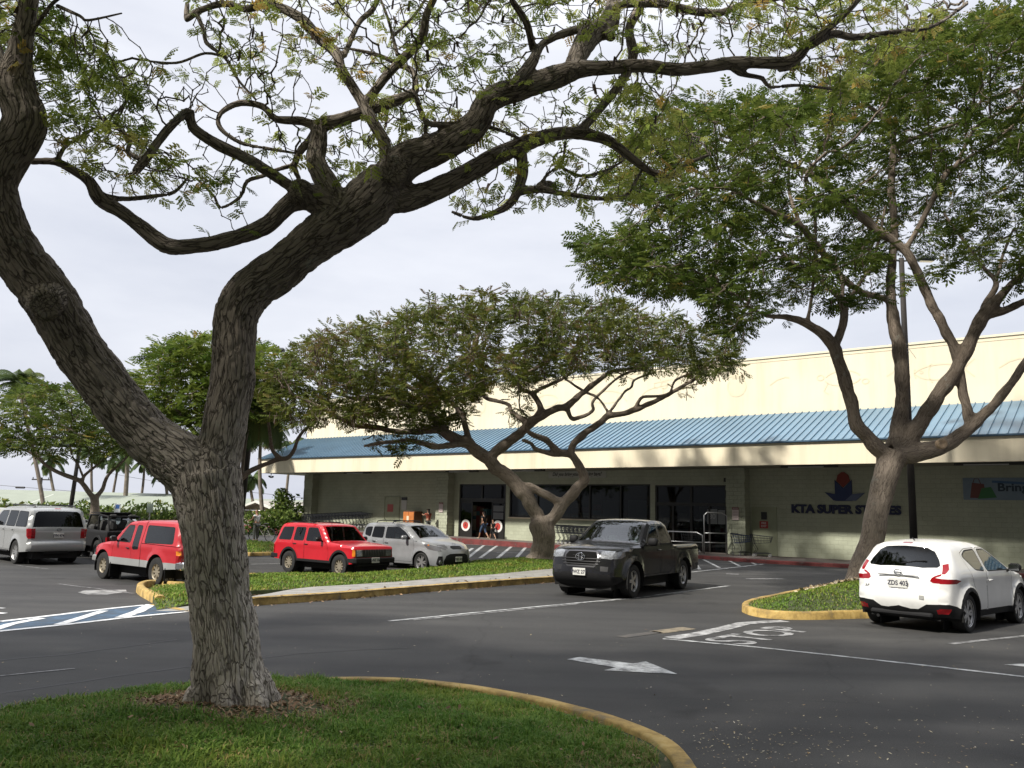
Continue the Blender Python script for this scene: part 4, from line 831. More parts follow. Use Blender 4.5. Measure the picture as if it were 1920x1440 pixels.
def leaves(P, Dr, kind, scale, flat=.5, seed=1, droop=.25):
    """sprays at P pointing roughly along Dr -> quads and their colour value"""
    r = np.random.default_rng(seed); n = len(P); T = SPR[kind]; k = len(T)
    d = Dr+r.normal(0, .75, (n, 3)); d[:, 2] = d[:, 2]*flat-droop; d /= np.linalg.norm(d, axis=1)[:, None]
    up = np.array([0, 0, 1.])+r.normal(0, .35, (n, 3)); s = np.cross(up, d); s /= np.linalg.norm(s, axis=1)[:, None]+1e-6; u = np.cross(d, s); sc1 = scale*r.uniform(.65, 1.3, n)
    V = P[:, None, None]+(d[:, None, None]*T[None, :, :, 0:1]+s[:, None, None]*T[None, :, :, 1:2]+u[:, None, None]*T[None, :, :, 2:3])*sc1[:, None, None, None]
    return V.reshape(-1, 3), np.arange(n*k*4).reshape(-1, 4), k
def crown(tree, m, kind, scale, per=2, seed=1, pods=0, podlen=.16, pspread=.14, tint=None, keep=None, flat=.5, droop=.25, along=None):
    r = np.random.default_rng(seed); P = np.repeat(tree.tips, per, 0); Dr = np.repeat(tree.tdir, per, 0)
    P = P+r.normal(0, .10*scale, P.shape)
    if keep is not None: k = keep(P, r); P, Dr = P[k], Dr[k]
    V, Fq, k = leaves(P, Dr, kind, scale, flat, seed, droop); c = np.array([.5+.5*mnoise.noise(Vector(p)*.55) for p in P]); c = np.clip(c*.75+r.normal(.12, .20, len(P)), 0, .97)
    if tint is not None: c = tint(P, c, r)
    att = np.repeat(c, k)+r.normal(0, .03, len(P)*k); mi = np.zeros(len(Fq), int)
    if pods:
        Q = tree.tips[r.integers(0, len(tree.tips), pods)]+r.normal(0, pspread, (pods, 3)); pm = np.array([mnoise.noise(Vector(q)*.45+Vector((9, 3, 1))) for q in Q]); Q = Q[pm > -.08]; n = len(Q); a = r.uniform(0, np.pi, n); h = np.stack([np.cos(a), np.sin(a), 0*a], 1)*.014; L = podlen*r.uniform(.6, 1.3, n); dn = np.stack([r.normal(0, .15, n)*L, r.normal(0, .15, n)*L, -L], 1)
        pv = np.stack([Q-h, Q+h, Q+dn+h, Q+dn-h], 1).reshape(-1, 3); o = len(V); V = np.vstack([V, pv]); Fq = np.vstack([Fq, np.arange(n*4).reshape(-1, 4)+o]); mi = np.r_[mi, np.ones(n, int)]; att = np.r_[att, np.zeros(n)]
    return npmesh('crown', V-np.array(tree.base), Fq, [m, M_POD], tree.root, mi=mi, attr=np.clip(att, 0, 1))
def cloud(poly, n, Y, half, seed, clump=.0, cscale=.5, thr=0):
    """attractors inside a photo outline, spread in depth about Y"""
    r = np.random.default_rng(seed); poly = np.array(poly, float); lo, hi = poly.min(0), poly.max(0); P = r.uniform(lo, hi, (n*6, 2)); P = P[pip(P, poly)][:n*2]; cx, hw = (lo[0]+hi[0])/2, (hi[0]-lo[0])/2
    hd = half*np.sqrt(np.clip(1-((P[:, 0]-cx)/(hw*1.05))**2, .05, 1)); yy = Y+hd*r.uniform(-1, 1, len(P)); A = np.array([tuple(PY(x, y, d)) for (x, y), d in zip(P, yy)])
    if clump: nn = np.array([mnoise.noise(Vector(a)*cscale) for a in A]); A = A[nn > thr]
    return A[:n]

# ---- A: the big tree on the near lawn
YA = TREE_A.y
limbsA = [
 [0, (436, 1352, 150), (434, 1325, 142), (428, 1260, 128), (424, 1200, 122), (413, 1110, 114), (404, 1020, 114), (396, 950, 120), (385, 895, 128)],
 [-.9, (380, 900, 112), (325, 855, 104), (270, 806, 94), (210, 738, 90), (150, 655, 92), (95, 562, 96), (45, 500, 92), (8, 430, 84), (-12, 350, 78), (8, 300, 78), (48, 235, 78), (28, 165, 70), (38, 100, 44), (48, 40, 36), (58, -30, 32)],
 [.8, (20, 170, 50), (-10, 110, 40), (-30, 50, 34), (-60, -40, 26)],
 [.2, (392, 900, 110), (412, 840, 84), (425, 770, 78), (438, 700, 80), (440, 640, 80), (446, 585, 80), (470, 545, 82), (520, 508, 84), (575, 465, 86), (630, 425, 92), (690, 380, 96), (730, 335, 84)],
 [-.6, (725, 345, 80), (760, 303, 66), (827, 274, 58), (887, 238, 52), (918, 188, 47), (973, 166, 44), (1040, 145, 42), (1082, 130, 34), (1140, 127, 26), (1207, 123, 25), (1280, 130, 25), (1380, 118, 24), (1480, 115, 24), (1515, 83, 18), (1557, 50, 14), (1600, 10, 12), (1640, -40, 9)],
 [.5, (1520, 85, 16), (1563, 63, 15), (1600, 70, 14), (1663, 62, 11), (1747, 50, 8), (1813, 7, 6)],
 [.4, (1375, 125, 16), (1387, 138, 12), (1430, 147, 10), (1443, 163, 8), (1500, 160, 6), (1580, 170, 4)],
 [.3, (1480, 118, 14), (1495, 122, 16), (1460, 130, 12)],
 [1.0, (1070, 138, 34), (1082, 108, 36), (1107, 66, 44), (1142, 43, 40), (1150, 5, 26), (1160, -60, 22)],
 [.8, (1125, 45, 18), (1160, 10, 16), (1240, 7, 16), (1280, 17, 16), (1343, 25, 15), (1397, 7, 13), (1467, -5, 10)],
 [-.7, (1120, 46, 18), (1057, 63, 16), (1017, 83, 15), (995, 120, 24), (960, 160, 18)],
 [-.8, (1000, 95, 15), (987, 43, 15), (960, 0, 13), (950, -40, 12)],
 [.6, (725, 350, 60), (748, 375, 52), (807, 360, 43), (873, 327, 38), (940, 290, 36), (990, 267, 30), (1040, 252, 26), (1090, 250, 25), (1140, 263, 20), (1173, 287, 18), (1213, 317, 15), (1250, 332, 10), (1280, 310, 9), (1330, 290, 7)],
 [.3, (1085, 248, 22), (1117, 213, 16), (1147, 177, 17), (1173, 140, 18), (1187, 103, 20), (1180, 53, 18), (1200, 13, 18), (1210, -30, 14)],
 [-.4, (975, 275, 24), (980, 323, 21), (968, 364, 19), (950, 387, 16), (923, 400, 12), (887, 410, 10), (847, 397, 5)],
 [.4, (972, 360, 15), (990, 357, 15), (1017, 355, 14), (1057, 363, 10), (1123, 372, 10), (1173, 367, 8), (1193, 337, 6), (1206, 315, 4)],
 [.3, (1010, 350, 16), (1030, 345, 14), (1042, 352, 10)],
 [.2, (1015, 345, 8), (1028, 325, 7), (1053, 307, 6), (1060, 267, 4)], [.3, (1050, 312, 6), (1090, 330, 6), (1140, 318, 5), (1170, 300, 4)],
 [-.5, (650, 405, 66), (615, 385, 56), (575, 370, 52), (540, 385, 36), (505, 418, 33), (467, 437, 31), (400, 456, 29), (323, 463, 30), (290, 446, 30), (267, 427, 28), (227, 397, 25), (187, 373, 28), (167, 340, 22), (133, 317, 17), (103, 303, 15), (57, 303, 13)],
 [.3, (108, 300, 10), (123, 273, 9), (143, 263, 8), (173, 243, 6), (215, 235, 4)], [.4, (195, 368, 13), (233, 373, 11), (287, 368, 10), (327, 360, 7), (355, 330, 4)],
 [-.5, (560, 355, 26), (538, 345, 22), (467, 300, 22), (400, 267, 22), (360, 237, 20), (357, 205, 18)], [-.3, (356, 208, 16), (345, 214, 16), (317, 240, 16), (293, 270, 17), (280, 290, 18), (253, 323, 15)], [.3, (268, 300, 12), (240, 285, 10), (243, 262, 10), (215, 235, 9), (198, 232, 6)],
 [.5, (630, 380, 50), (605, 330, 42), (592, 300, 38), (597, 263, 34), (600, 237, 30), (628, 228, 26), (660, 218, 24), (707, 200, 24), (750, 186, 22), (780, 173, 20)],
 [-.3, (598, 240, 20), (567, 227, 17), (517, 223, 14), (493, 200, 14), (450, 193, 13), (413, 213, 10), (413, 240, 10), (450, 267, 9), (493, 277, 7), (553, 287, 4)],
 [.2, (592, 245, 18), (582, 262, 17), (562, 285, 15), (552, 312, 12), (563, 340, 9)], [-.2, (556, 308, 10), (520, 318, 9), (493, 330, 9), (463, 340, 9), (450, 370, 8), (413, 390, 7), (403, 370, 5), (367, 333, 4)],
 [.3, (780, 172, 14), (775, 135, 12), (750, 122, 12), (707, 103, 9), (650, 90, 6)],
 [.6, (728, 320, 30), (722, 270, 24), (702, 233, 22), (682, 197, 22), (662, 165, 20), (640, 130, 20), (630, 100, 21), (600, 73, 20), (567, 37, 20), (520, 12, 18), (493, 7, 16), (463, 17, 14), (417, 7, 13), (367, 23, 12), (350, 38, 11), (352, 5, 9)],
 [-.3, (370, 28, 10), (383, 60, 9), (387, 80, 9), (423, 110, 7), (447, 150, 5), (480, 187, 4)], [-.2, (425, 108, 6), (385, 100, 5), (330, 118, 5), (262, 112, 3)],
 [-.4, (685, 195, 19), (723, 143, 18), (773, 93, 18), (793, 67, 19), (800, 27, 16), (815, -5, 14), (830, -50, 11)],
 [.3, (645, 105, 12), (673, 43, 11), (697, 20, 12), (710, -5, 10)], [.2, (745, 105, 9), (730, 43, 7), (713, -3, 6)], [.2, (733, 72, 7), (773, 33, 7), (800, -5, 6)],
 [-.2, (880, 235, 13), (827, 233, 12), (800, 230, 13), (787, 203, 12), (780, 180, 11)], [.2, (798, 228, 9), (797, 250, 8), (793, 265, 6)],
 [.3, (900, 235, 9), (933, 243, 8), (980, 262, 5)], [-.28, (735, 328, 50), (738, 320, 58), (740, 316, 50)], [-.3, (95, 562, 90), (88, 566, 70), (84, 570, 56)], [-.22, (1138, 58, 30), (1142, 64, 24), (1146, 68, 20)], [-.2, (948, 290, 28), (952, 290, 24)], [-.2, (575, 372, 48), (565, 358, 46), (556, 352, 38)],
 [-.2, (60, 60, 9), (100, 5, 7), (140, -20, 6)], [-.6, (105, 10, 8), (150, 30, 6), (165, 38, 5), (228, 25, 3)],
]
TA = Tree('spreading_tree', TREE_A, YA, limbsA, label='large gnarled forked tree on the near lawn with sparse canopy overhead', cat='tree')
def flareA(b):
    c = TREE_A; 
    for k in range(7):
        a = k*.9+.3; d = Vector((math.cos(a), math.sin(a), 0)); q = .30+.05*((k*37) % 5)/4
        b.tube([c+d*.12+Vector((0, 0, .40)), c+d*.22+Vector((0, 0, .18)), c+d*(q+.02)+Vector((0, 0, .03)), c+d*(q+.12)-Vector((0, 0, .12))], [.10, .13, .11, .07], 10)
PA = [
 (([(70, -60), (130, 50), (200, 100), (260, 140), (300, 185), (270, 235), (170, 245), (90, 225), (66, 150), (62, 60)]), 620, YA-.2, 1.0, 0),
 (([(-60, -60), (30, -60), (30, 60), (60, 200), (-20, 200), (-60, 100)]), 150, YA, 1.2, 0),
 (([(90, 230), (250, 230), (330, 290), (450, 320), (440, 365), (300, 375), (200, 345), (100, 290)]), 330, YA-.3, .8, 0),
 (([(240, 110), (330, 90), (400, 150), (380, 220), (300, 240), (240, 200)]), 70, YA-.3, .8, 0),
 (([(330, -60), (560, -60), (800, -60), (1000, -60), (1300, -60), (1400, 60), (1250, 110), (1080, 60), (980, 40), (850, 160), (700, 160), (600, 140), (420, 180), (400, 80)]), 900, YA+.3, 1.5, 1),
 (([(620, 240), (800, 90), (1000, 60), (1000, 130), (850, 230), (740, 290), (640, 360), (600, 330)]), 420, YA+.3, 1.0, 0),
 (([(420, 210), (560, 230), (590, 300), (540, 350), (460, 330)]), 60, YA, .6, 0),
 (([(860, 240), (1000, 170), (1100, 160), (1150, 230), (1060, 245), (940, 275), (850, 310)]), 150, YA+.4, .9, 0),
 (([(830, 385), (930, 320), (1000, 280), (1100, 265), (1250, 330), (1190, 380), (1050, 400), (960, 390), (860, 415)]), 200, YA+.6, .9, 0),
 (([(1100, 140), (1250, 140), (1330, 250), (1290, 320), (1180, 280), (1120, 240)]), 210, YA+1.0, 1.2, 0),
 (([(1320, -60), (1700, -60), (1800, 10), (1700, 100), (1580, 190), (1480, 170), (1400, 100)]), 420, YA+.6, 1.4, 0),
]
AA = np.vstack([cloud(p, n, y, h, 20+i) for i, (p, n, y, h, _) in enumerate(PA)])
r_ = np.random.default_rng(5); q = r_.uniform(-1, 1, (2600, 3)); q = q[(q[:, 0]**2+q[:, 1]**2) < 1]
OV = np.c_[q[:, 0]*9.5-5.5, q[:, 1]*8.0+3.0, 7.6+q[:, 2]*1.3+.0]; pj = np.array([proj(o) if o[1] > .4 else (0, -999) for o in OV]); OV = OV[(OV[:, 1] < .4) | (pj[:, 1] < -330) | (pj[:, 0] < -300)][:900]  # unseen part of the crown, spread out of view to shade the lawn
twA = TA.grow(np.vstack([AA]), .085, .13, 1.6, 70, 3.2, .0042, 2.15, 1)
tA, dA = TA.tips.copy(), TA.tdir.copy()
bigtw = TA.grow(OV, .4, .6, 7.0, 60, 3.0, .010, 2.2, 1, nf=lambda X: np.array([(lambda q: q[1] < -12 or q[0] < -12)(proj(x)) for x in X])); tB, dB = TA.tips.copy(), TA.tdir.copy()
exA = (np.vstack([twA[0], bigtw[0]]), np.vstack([twA[1], bigtw[1]+len(twA[0])]))
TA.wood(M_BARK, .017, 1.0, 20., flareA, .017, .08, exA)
TA.tips, TA.tdir = tA, dA
dens = [(np.array(p), n) for p, n, *_ in PA]
def keepA(P, r):
    pj = np.array([proj(p) for p in P]); k = r.uniform(0, 1, len(P)) < .36
    for i, w in ((0, .7), (1, .7), (2, .5), (9, .5), (10, .6), (8, .4)): k |= pip(pj, PA[i][0]) & (r.uniform(0, 1, len(P)) < w)
    return k
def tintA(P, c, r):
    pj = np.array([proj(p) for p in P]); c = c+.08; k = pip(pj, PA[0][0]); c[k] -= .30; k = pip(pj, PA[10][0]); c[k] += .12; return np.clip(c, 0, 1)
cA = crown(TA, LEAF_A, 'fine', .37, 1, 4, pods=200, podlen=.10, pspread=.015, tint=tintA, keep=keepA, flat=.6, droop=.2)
TA.tips, TA.tdir = tB, dB; LP = np.repeat(tB, 12, 0)+r_.normal(0, .42, (len(tB)*12, 3)); LD = np.repeat(dB, 12, 0); pj = np.array([proj(o) if o[1] > .3 else (0, -999) for o in LP]); kk_ = (LP[:, 1] < .3) | (pj[:, 1] < -260) | (pj[:, 0] < -260); LP, LD = LP[kk_], LD[kk_]
V, Fq, k = leaves(LP, LD, 'mass', 1.4, .4, 8)
me = cA.data; o0 = len(me.vertices); v0 = np.empty(o0*3, np.float32); me.vertices.foreach_get('co', v0); f0 = np.empty(len(me.polygons)*4, np.int32); me.loops.foreach_get('vertex_index', f0); m0 = np.empty(len(me.polygons), np.int32); me.polygons.foreach_get('material_index', m0); a0 = np.empty(len(me.polygons), np.float32); me.attributes['rnd'].data.foreach_get('value', a0)
bpy.data.objects.remove(cA)
npmesh('crown', np.vstack([v0.reshape(-1, 3), V-np.array(TREE_A)]), np.vstack([f0.reshape(-1, 4), Fq+o0]), [LEAF_A, M_POD], TA.root, mi=np.r_[m0, np.zeros(len(Fq), int)], attr=np.r_[a0, r_.uniform(.1, .6, len(Fq))])

# ---- B: flat topped tree at the end of the middle island
TREE_B = G(1010, 1052, .16); YB = TREE_B.y
limbsB = [
 [0, (1012, 1060, 66), (1014, 1045, 48), (1018, 1018, 42), (1020, 992, 46), (1012, 975, 44)],
 [-.3, (1014, 985, 32), (1003, 962, 28), (988, 931, 28), (960, 901, 27), (930, 878, 26), (914, 860, 25)],
 [1.5, (915, 862, 22), (948, 832, 20), (979, 810, 18), (998, 790, 19), (1024, 776, 15), (1046, 765, 14), (1063, 762, 14), (1091, 737, 12), (1119, 717, 10), (1145, 697, 9), (1190, 690, 7), (1237, 676, 6)],
 [1.5, (1002, 788, 15), (1013, 770, 13), (1010, 755, 12), (996, 737, 10), (976, 728, 9), (973, 709, 8), (1007, 689, 8), (1040, 667, 6), (1070, 630, 5)],
 [-1, (996, 737, 8), (1027, 723, 8), (1052, 712, 6), (1085, 690, 5)],
 [-1.5, (1062, 762, 10), (1074, 785, 9), (1111, 771, 7), (1111, 754, 6), (1133, 731, 6), (1167, 703, 6), (1220, 685, 5)],
 [2, (986, 792, 10), (959, 771, 9), (951, 757, 8), (906, 742, 8), (898, 690, 6), (910, 640, 5)],
 [-1.5, (914, 862, 24), (880, 835, 24), (842, 815, 20), (822, 806, 17), (755, 810, 11), (705, 802, 11), (660, 795, 10), (605, 765, 7), (560, 745, 5)],
 [1.0, (838, 808, 16), (810, 780, 16), (805, 752, 11), (810, 725, 10), (835, 695, 9), (880, 665, 8), (900, 620, 6)],
 [1.5, (803, 748, 9), (767, 725, 9), (730, 717, 8), (680, 730, 6), (630, 720, 5)],
 [-1, (805, 772, 12), (755, 755, 12), (730, 747, 9), (660, 747, 7), (600, 720, 5)],
 [1, (880, 830, 14), (867, 780, 12), (850, 757, 10), (820, 727, 9), (762, 690, 6), (740, 640, 5)],
 [-2.5, (885, 838, 14), (862, 832, 13), (817, 837, 12), (787, 830, 11), (767, 825, 9), (705, 832, 8), (680, 837, 5)],
 [.3, (1018, 990, 30), (1036, 972, 24), (1057, 944, 22), (1080, 919, 21), (1096, 899, 19), (1083, 869, 16), (1068, 850, 16)],
 [.5, (1070, 852, 15), (1074, 835, 14), (1097, 810, 15), (1122, 796, 13), (1142, 779, 12), (1170, 776, 11), (1192, 768, 11), (1237, 748, 9), (1274, 728, 8), (1305, 709, 7), (1325, 693, 5), (1350, 670, 4)],
 [-1, (1192, 765, 8), (1204, 745, 7), (1237, 743, 6), (1262, 735, 5)], [1, (1258, 735, 6), (1266, 714, 5), (1294, 700, 4)],
 [1.5, (1139, 778, 6), (1170, 737, 6), (1184, 726, 5), (1190, 712, 4), (1223, 700, 4)], [2, (1139, 770, 6), (1119, 745, 5), (1091, 731, 5), (1057, 709, 4)],
 [-1.2, (1068, 852, 14), (1052, 849, 13), (1021, 824, 13), (996, 813, 10), (985, 805, 7)], [-1.5, (1060, 853, 10), (1041, 852, 10), (1007, 844, 9), (996, 832, 8), (979, 824, 7)],
 [.2, (985, 925, 16), (987, 912, 16), (1018, 925, 16), (1042, 938, 16), (1056, 940, 14)],
]
TB = Tree('spreading_tree', TREE_B, YB, limbsB, label='flat topped umbrella tree with brown pods at the end of the middle island', cat='tree')
polyB = [(478, 735), (485, 695), (540, 662), (580, 628), (640, 608), (700, 604), (740, 580), (800, 570), (860, 552), (930, 548), (1000, 543), (1080, 548), (1140, 552), (1200, 572), (1260, 592), (1340, 602), (1395, 640), (1398, 690), (1340, 703), (1280, 692), (1200, 700), (1130, 690), (1060, 700), (980, 715), (900, 735), (860, 760), (800, 770), (730, 790), (650, 790), (590, 805), (540, 795), (495, 775)]
AB = np.vstack([cloud(polyB, 2300, YB+.5, 6.5, 31, 1, .5, -.22), cloud([(690, 815), (760, 815), (800, 840), (760, 850), (700, 848)], 30, YB-2, 1, 32), cloud([(740, 770), (880, 775), (860, 800), (760, 800)], 60, YB+1, 3, 33), cloud([(960, 770), (990, 760), (985, 800), (1000, 815), (970, 800)], 16, YB+1, 1, 34)])
exB = TB.grow(AB, .26, .40, 3.2, 60, 4.6, .009, 2.2, 1)
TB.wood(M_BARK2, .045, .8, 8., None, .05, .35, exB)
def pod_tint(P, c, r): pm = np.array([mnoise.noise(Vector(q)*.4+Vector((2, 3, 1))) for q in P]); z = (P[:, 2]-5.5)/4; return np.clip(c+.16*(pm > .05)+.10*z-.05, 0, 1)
crown(TB, LEAF_B, 'mass', .9, 6, 5, pods=4200, podlen=.28, tint=pod_tint, flat=.45, droop=.15)

# ---- C: tall dense tree on the right island
YC = TREE_C.y
limbsC = [
 [.2, (1606, 1108, 62), (1612, 1078, 54), (1626, 1036, 50), (1639, 990, 48), (1650, 930, 47), (1663, 885, 52), (1676, 848, 62)],
 [-1.5, (1660, 850, 40), (1640, 834, 32), (1608, 797, 29), (1593, 744, 27), (1576, 686, 25), (1564, 651, 27), (1541, 625, 20), (1512, 607, 17), (1477, 595, 14), (1440, 592, 9), (1400, 575, 6)],
 [.5, (1565, 648, 20), (1576, 627, 17), (1582, 595, 18), (1579, 566, 17), (1560, 545, 10), (1540, 527, 8), (1493, 497, 6), (1460, 467, 5)], [1, (1579, 568, 10), (1580, 533, 9), (1570, 500, 7), (1535, 465, 5)], [1.5, (1583, 572, 9), (1613, 530, 8), (1640, 480, 7), (1660, 387, 5)],
 [-1, (1514, 604, 9), (1520, 569, 8), (1526, 520, 9), (1529, 460, 8), (1527, 400, 6), (1510, 340, 5)],
 [1.5, (1676, 840, 38), (1690, 773, 31), (1692, 715, 28), (1687, 657, 27), (1675, 598, 26), (1669, 560, 22), (1672, 500, 17), (1677, 433, 16), (1671, 350, 16), (1675, 270, 15), (1660, 225, 12), (1630, 200, 9), (1603, 170, 7)],
 [1, (1680, 280, 10), (1693, 268, 10), (1747, 247, 9), (1800, 227, 7), (1840, 190, 5)],
 [-2, (1666, 562, 15), (1640, 555, 14), (1613, 547, 14), (1580, 520, 15), (1533, 463, 16), (1500, 423, 15), (1447, 397, 12), (1397, 370, 9), (1377, 357, 7), (1330, 350, 5)], [1, (1500, 420, 10), (1480, 360, 8), (1480, 300, 6)],
 [-.8, (1690, 838, 40), (1710, 814, 37), (1739, 770, 33), (1768, 730, 31), (1792, 695, 29), (1815, 651, 28), (1832, 613, 28), (1850, 585, 28), (1885, 545, 16), (1898, 530, 14), (1925, 505, 13), (1970, 430, 10), (2000, 360, 7)],
 [1.2, (1842, 600, 20), (1850, 567, 15), (1868, 530, 12), (1843, 500, 8), (1793, 433, 6), (1770, 400, 4)], [.5, (1868, 532, 8), (1880, 480, 6), (1900, 430, 4)], [-.6, (1850, 592, 18), (1885, 582, 16), (1920, 566, 15), (2000, 530, 11), (2080, 460, 7)],
 [-1.5, (1682, 850, 50), (1725, 849, 37), (1768, 835, 31), (1812, 808, 27), (1841, 779, 23), (1879, 741, 19), (1920, 683, 17), (2000, 560, 12), (2080, 400, 8)],
 [.8, (1815, 805, 22), (1818, 790, 21), (1808, 745, 20), (1800, 703, 20), (1792, 657, 21), (1768, 613, 20), (1733, 540, 20), (1697, 470, 18), (1647, 433, 19), (1597, 390, 18), (1553, 350, 16), (1513, 323, 13), (1463, 300, 9), (1420, 270, 6)],
 [-.6, (1697, 470, 12), (1713, 443, 11), (1740, 393, 12), (1773, 327, 14), (1793, 310, 11), (1813, 267, 9), (1840, 230, 8), (1897, 200, 7), (1950, 150, 5)], [.6, (1778, 322, 9), (1813, 297, 8), (1853, 273, 7), (1913, 223, 6)],
 [-.1, (1760, 838, 22), (1768, 836, 22), (1768, 832, 20)],
]
Tree.thick = .9
TC = Tree('spreading_tree', TREE_C, YC, limbsC, label='tall dense green tree with pale trunk on the small right island', cat='tree')
polyC = [(1062, 440), (1110, 432), (1190, 425), (1260, 440), (1200, 380), (1125, 350), (1140, 290), (1180, 230), (1290, 170), (1380, 170), (1480, 190), (1540, 150), (1620, 90), (1720, 45), (1860, 10), (2000, -30), (2120, 120), (2180, 400), (2120, 520), (1990, 430), (1930, 480), (1860, 520), (1800, 480), (1750, 495), (1700, 470), (1640, 470), (1600, 500), (1540, 545), (1480, 560), (1440, 590), (1400, 640), (1340, 620), (1330, 575), (1240, 560), (1150, 545), (1095, 505)]
Tree.thick = 1.0
AC = np.vstack([cloud(polyC, 3200, YC, 6.0, 41, 1, .42, -.27), cloud([(1060, 440), (1250, 450), (1400, 560), (1360, 640), (1330, 560), (1140, 540), (1090, 500)], 420, YC-.5, 3, 42, 1, .6, -.2), cloud([(1900, 440), (2050, 440), (2050, 620), (1960, 600)], 60, YC, 3, 43), cloud([(1520, 510), (1640, 480), (1620, 560), (1560, 600)], 40, YC, 2, 44)])
pj = np.array([proj(a) for a in AC]); mid_ = pip(pj, [(1440, 260), (1560, 200), (1900, 220), (1960, 520), (1700, 520), (1440, 580)]); AC = AC[~(mid_ & (AC[:, 1] < YC+1.0) & (np.random.default_rng(9).uniform(0, 1, len(AC)) < .88))]
exC = TC.grow(AC, .25, .38, 4.0, 70, 6.5, .009, 2.2, 1)
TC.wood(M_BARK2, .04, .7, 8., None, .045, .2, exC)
q = PY(1767, 832, TC.limbs[13][0][2].y-.42); b = MB(); b.lathe([(0, .0), (.045, .0), (.055, .012), (.12, .03), (.13, .0), (.125, -.12)], (0, 0, 0), 'Y', 20); o = b.build('pruned_cut', mat('pale_cut_wood', (.42, .31, .21), .8, nscale=14, namp=.35), TC.root, smooth=True); o.location = q-TC.base; o.rotation_euler = (0, 0, math.pi)
crown(TC, LEAF_C, 'mass', .86, 6, 6, pods=1500, podlen=.24, flat=.4, droop=.15)
print('tips', len(tA), len(tB), len(TB.tips), len(TC.tips))
# ---------------- vehicles ----------------
def paint(name, col, metal=0.0, rough=.28, dirt=.06):
    return mat(name, col, rough, metal, nscale=3, namp=dirt, coat=.4)
P_WHITE = paint('white_paint', (.74, .74, .72)); P_GREY = paint('charcoal_paint', (.010, .010, .012), .0, .2); P_RED = paint('red_paint', (.48, .012, .022)); P_RED2 = paint('faded_red_paint', (.40, .010, .018), 0, .42)
P_SILV = paint('silver_paint', (.34, .35, .365), .35, .32, .10); P_SILV2 = paint('pale_silver_paint', (.37, .38, .38), .30, .32); P_BLK = paint('black_paint', (.012, .012, .013), 0, .3); P_BEIGE = paint('cream_white_paint', (.62, .62, .57))
M_CLAD = mat('black_cladding', (.015, .015, .016), .65, spec=.2); M_UNDER = mat('underbody', (.008, .008, .008), .9); M_TYRE = mat('tyre_rubber', (.016, .016, .016), .85, nscale=8, namp=.3); M_RIM = mat('alloy_rim', (.50, .50, .50), .35, metal=.75); M_RIM2 = mat('bronzed_alloy_rim', (.42, .37, .28), .4, metal=.6); M_RIMD = mat('rim_shadow', (.02, .02, .02), .7)
M_CHROME = mat('chrome', (.72, .73, .74), .12, metal=1); M_TAIL = mat('tail_lamp_red', (.26, .004, .008), .12, coat=.4); M_LAMP = mat('clear_lamp', (.24, .25, .26), .12, metal=.5, coat=1, nscale=30, namp=.5); M_AMBER = mat('amber_lamp', (.75, .24, .02), .2, coat=1); M_PLATE = mat('licence_plate_white', (.60, .60, .57), .5); M_SEAT = mat('grey_seat', (.05, .05, .05), .9); M_SEAT2 = mat('beige_seat', (.28, .25, .21), .9); M_TXT = mat('plate_ink', (.03, .03, .05), .6)
G_CAR = glass('car_glass', (.42, .47, .46)); G_DARK = glass('privacy_glass', (.03, .032, .035), .7)
def fit_pose(corr, x0):
    """least squares pose (x, y, heading) of a vehicle from photo correspondences"""
    p = np.array(x0, float)
    def res(p):
        c, s = math.cos(p[2]), math.sin(p[2]); out = []
        for (lx, ly, lz), (px, py) in corr:
            x, y = p[0]+c*lx-s*ly, p[1]+s*lx+c*ly; q = proj((x, y, lz+zg(p[0], p[1]))); out += [q[0]-px, q[1]-py]
        return np.array(out)
    lam = 1e-2; r = res(p)
    for _ in range(80):
        J = np.stack([(res(p+e)-r)/1e-4 for e in np.eye(3)*1e-4], 1); d = np.linalg.solve(J.T @ J+lam*np.diag(np.diag(J.T @ J)), -J.T @ r); rn = res(p+d)
        if rn @ rn < r @ r: p, r, lam = p+d, rn, lam*.5
        else: lam *= 3
    return p, np.sqrt((r**2).mean())
def rnd_poly(p, r=.05):
    """polygon with its corners rounded to about r"""
    p = np.array(p, float); n = len(p); out = []
    for i in range(n):
        a, b, c = p[i-1], p[i], p[(i+1) % n]; la, lc = np.hypot(*(a-b)), np.hypot(*(c-b)); q0 = b+(a-b)/la*min(r, la*.45); q1 = b+(c-b)/lc*min(r, lc*.45)
        for t in (0, .25, .5, .75, 1): out.append(tuple((1-t)**2*q0+2*t*(1-t)*b+t*t*q1))
    return out
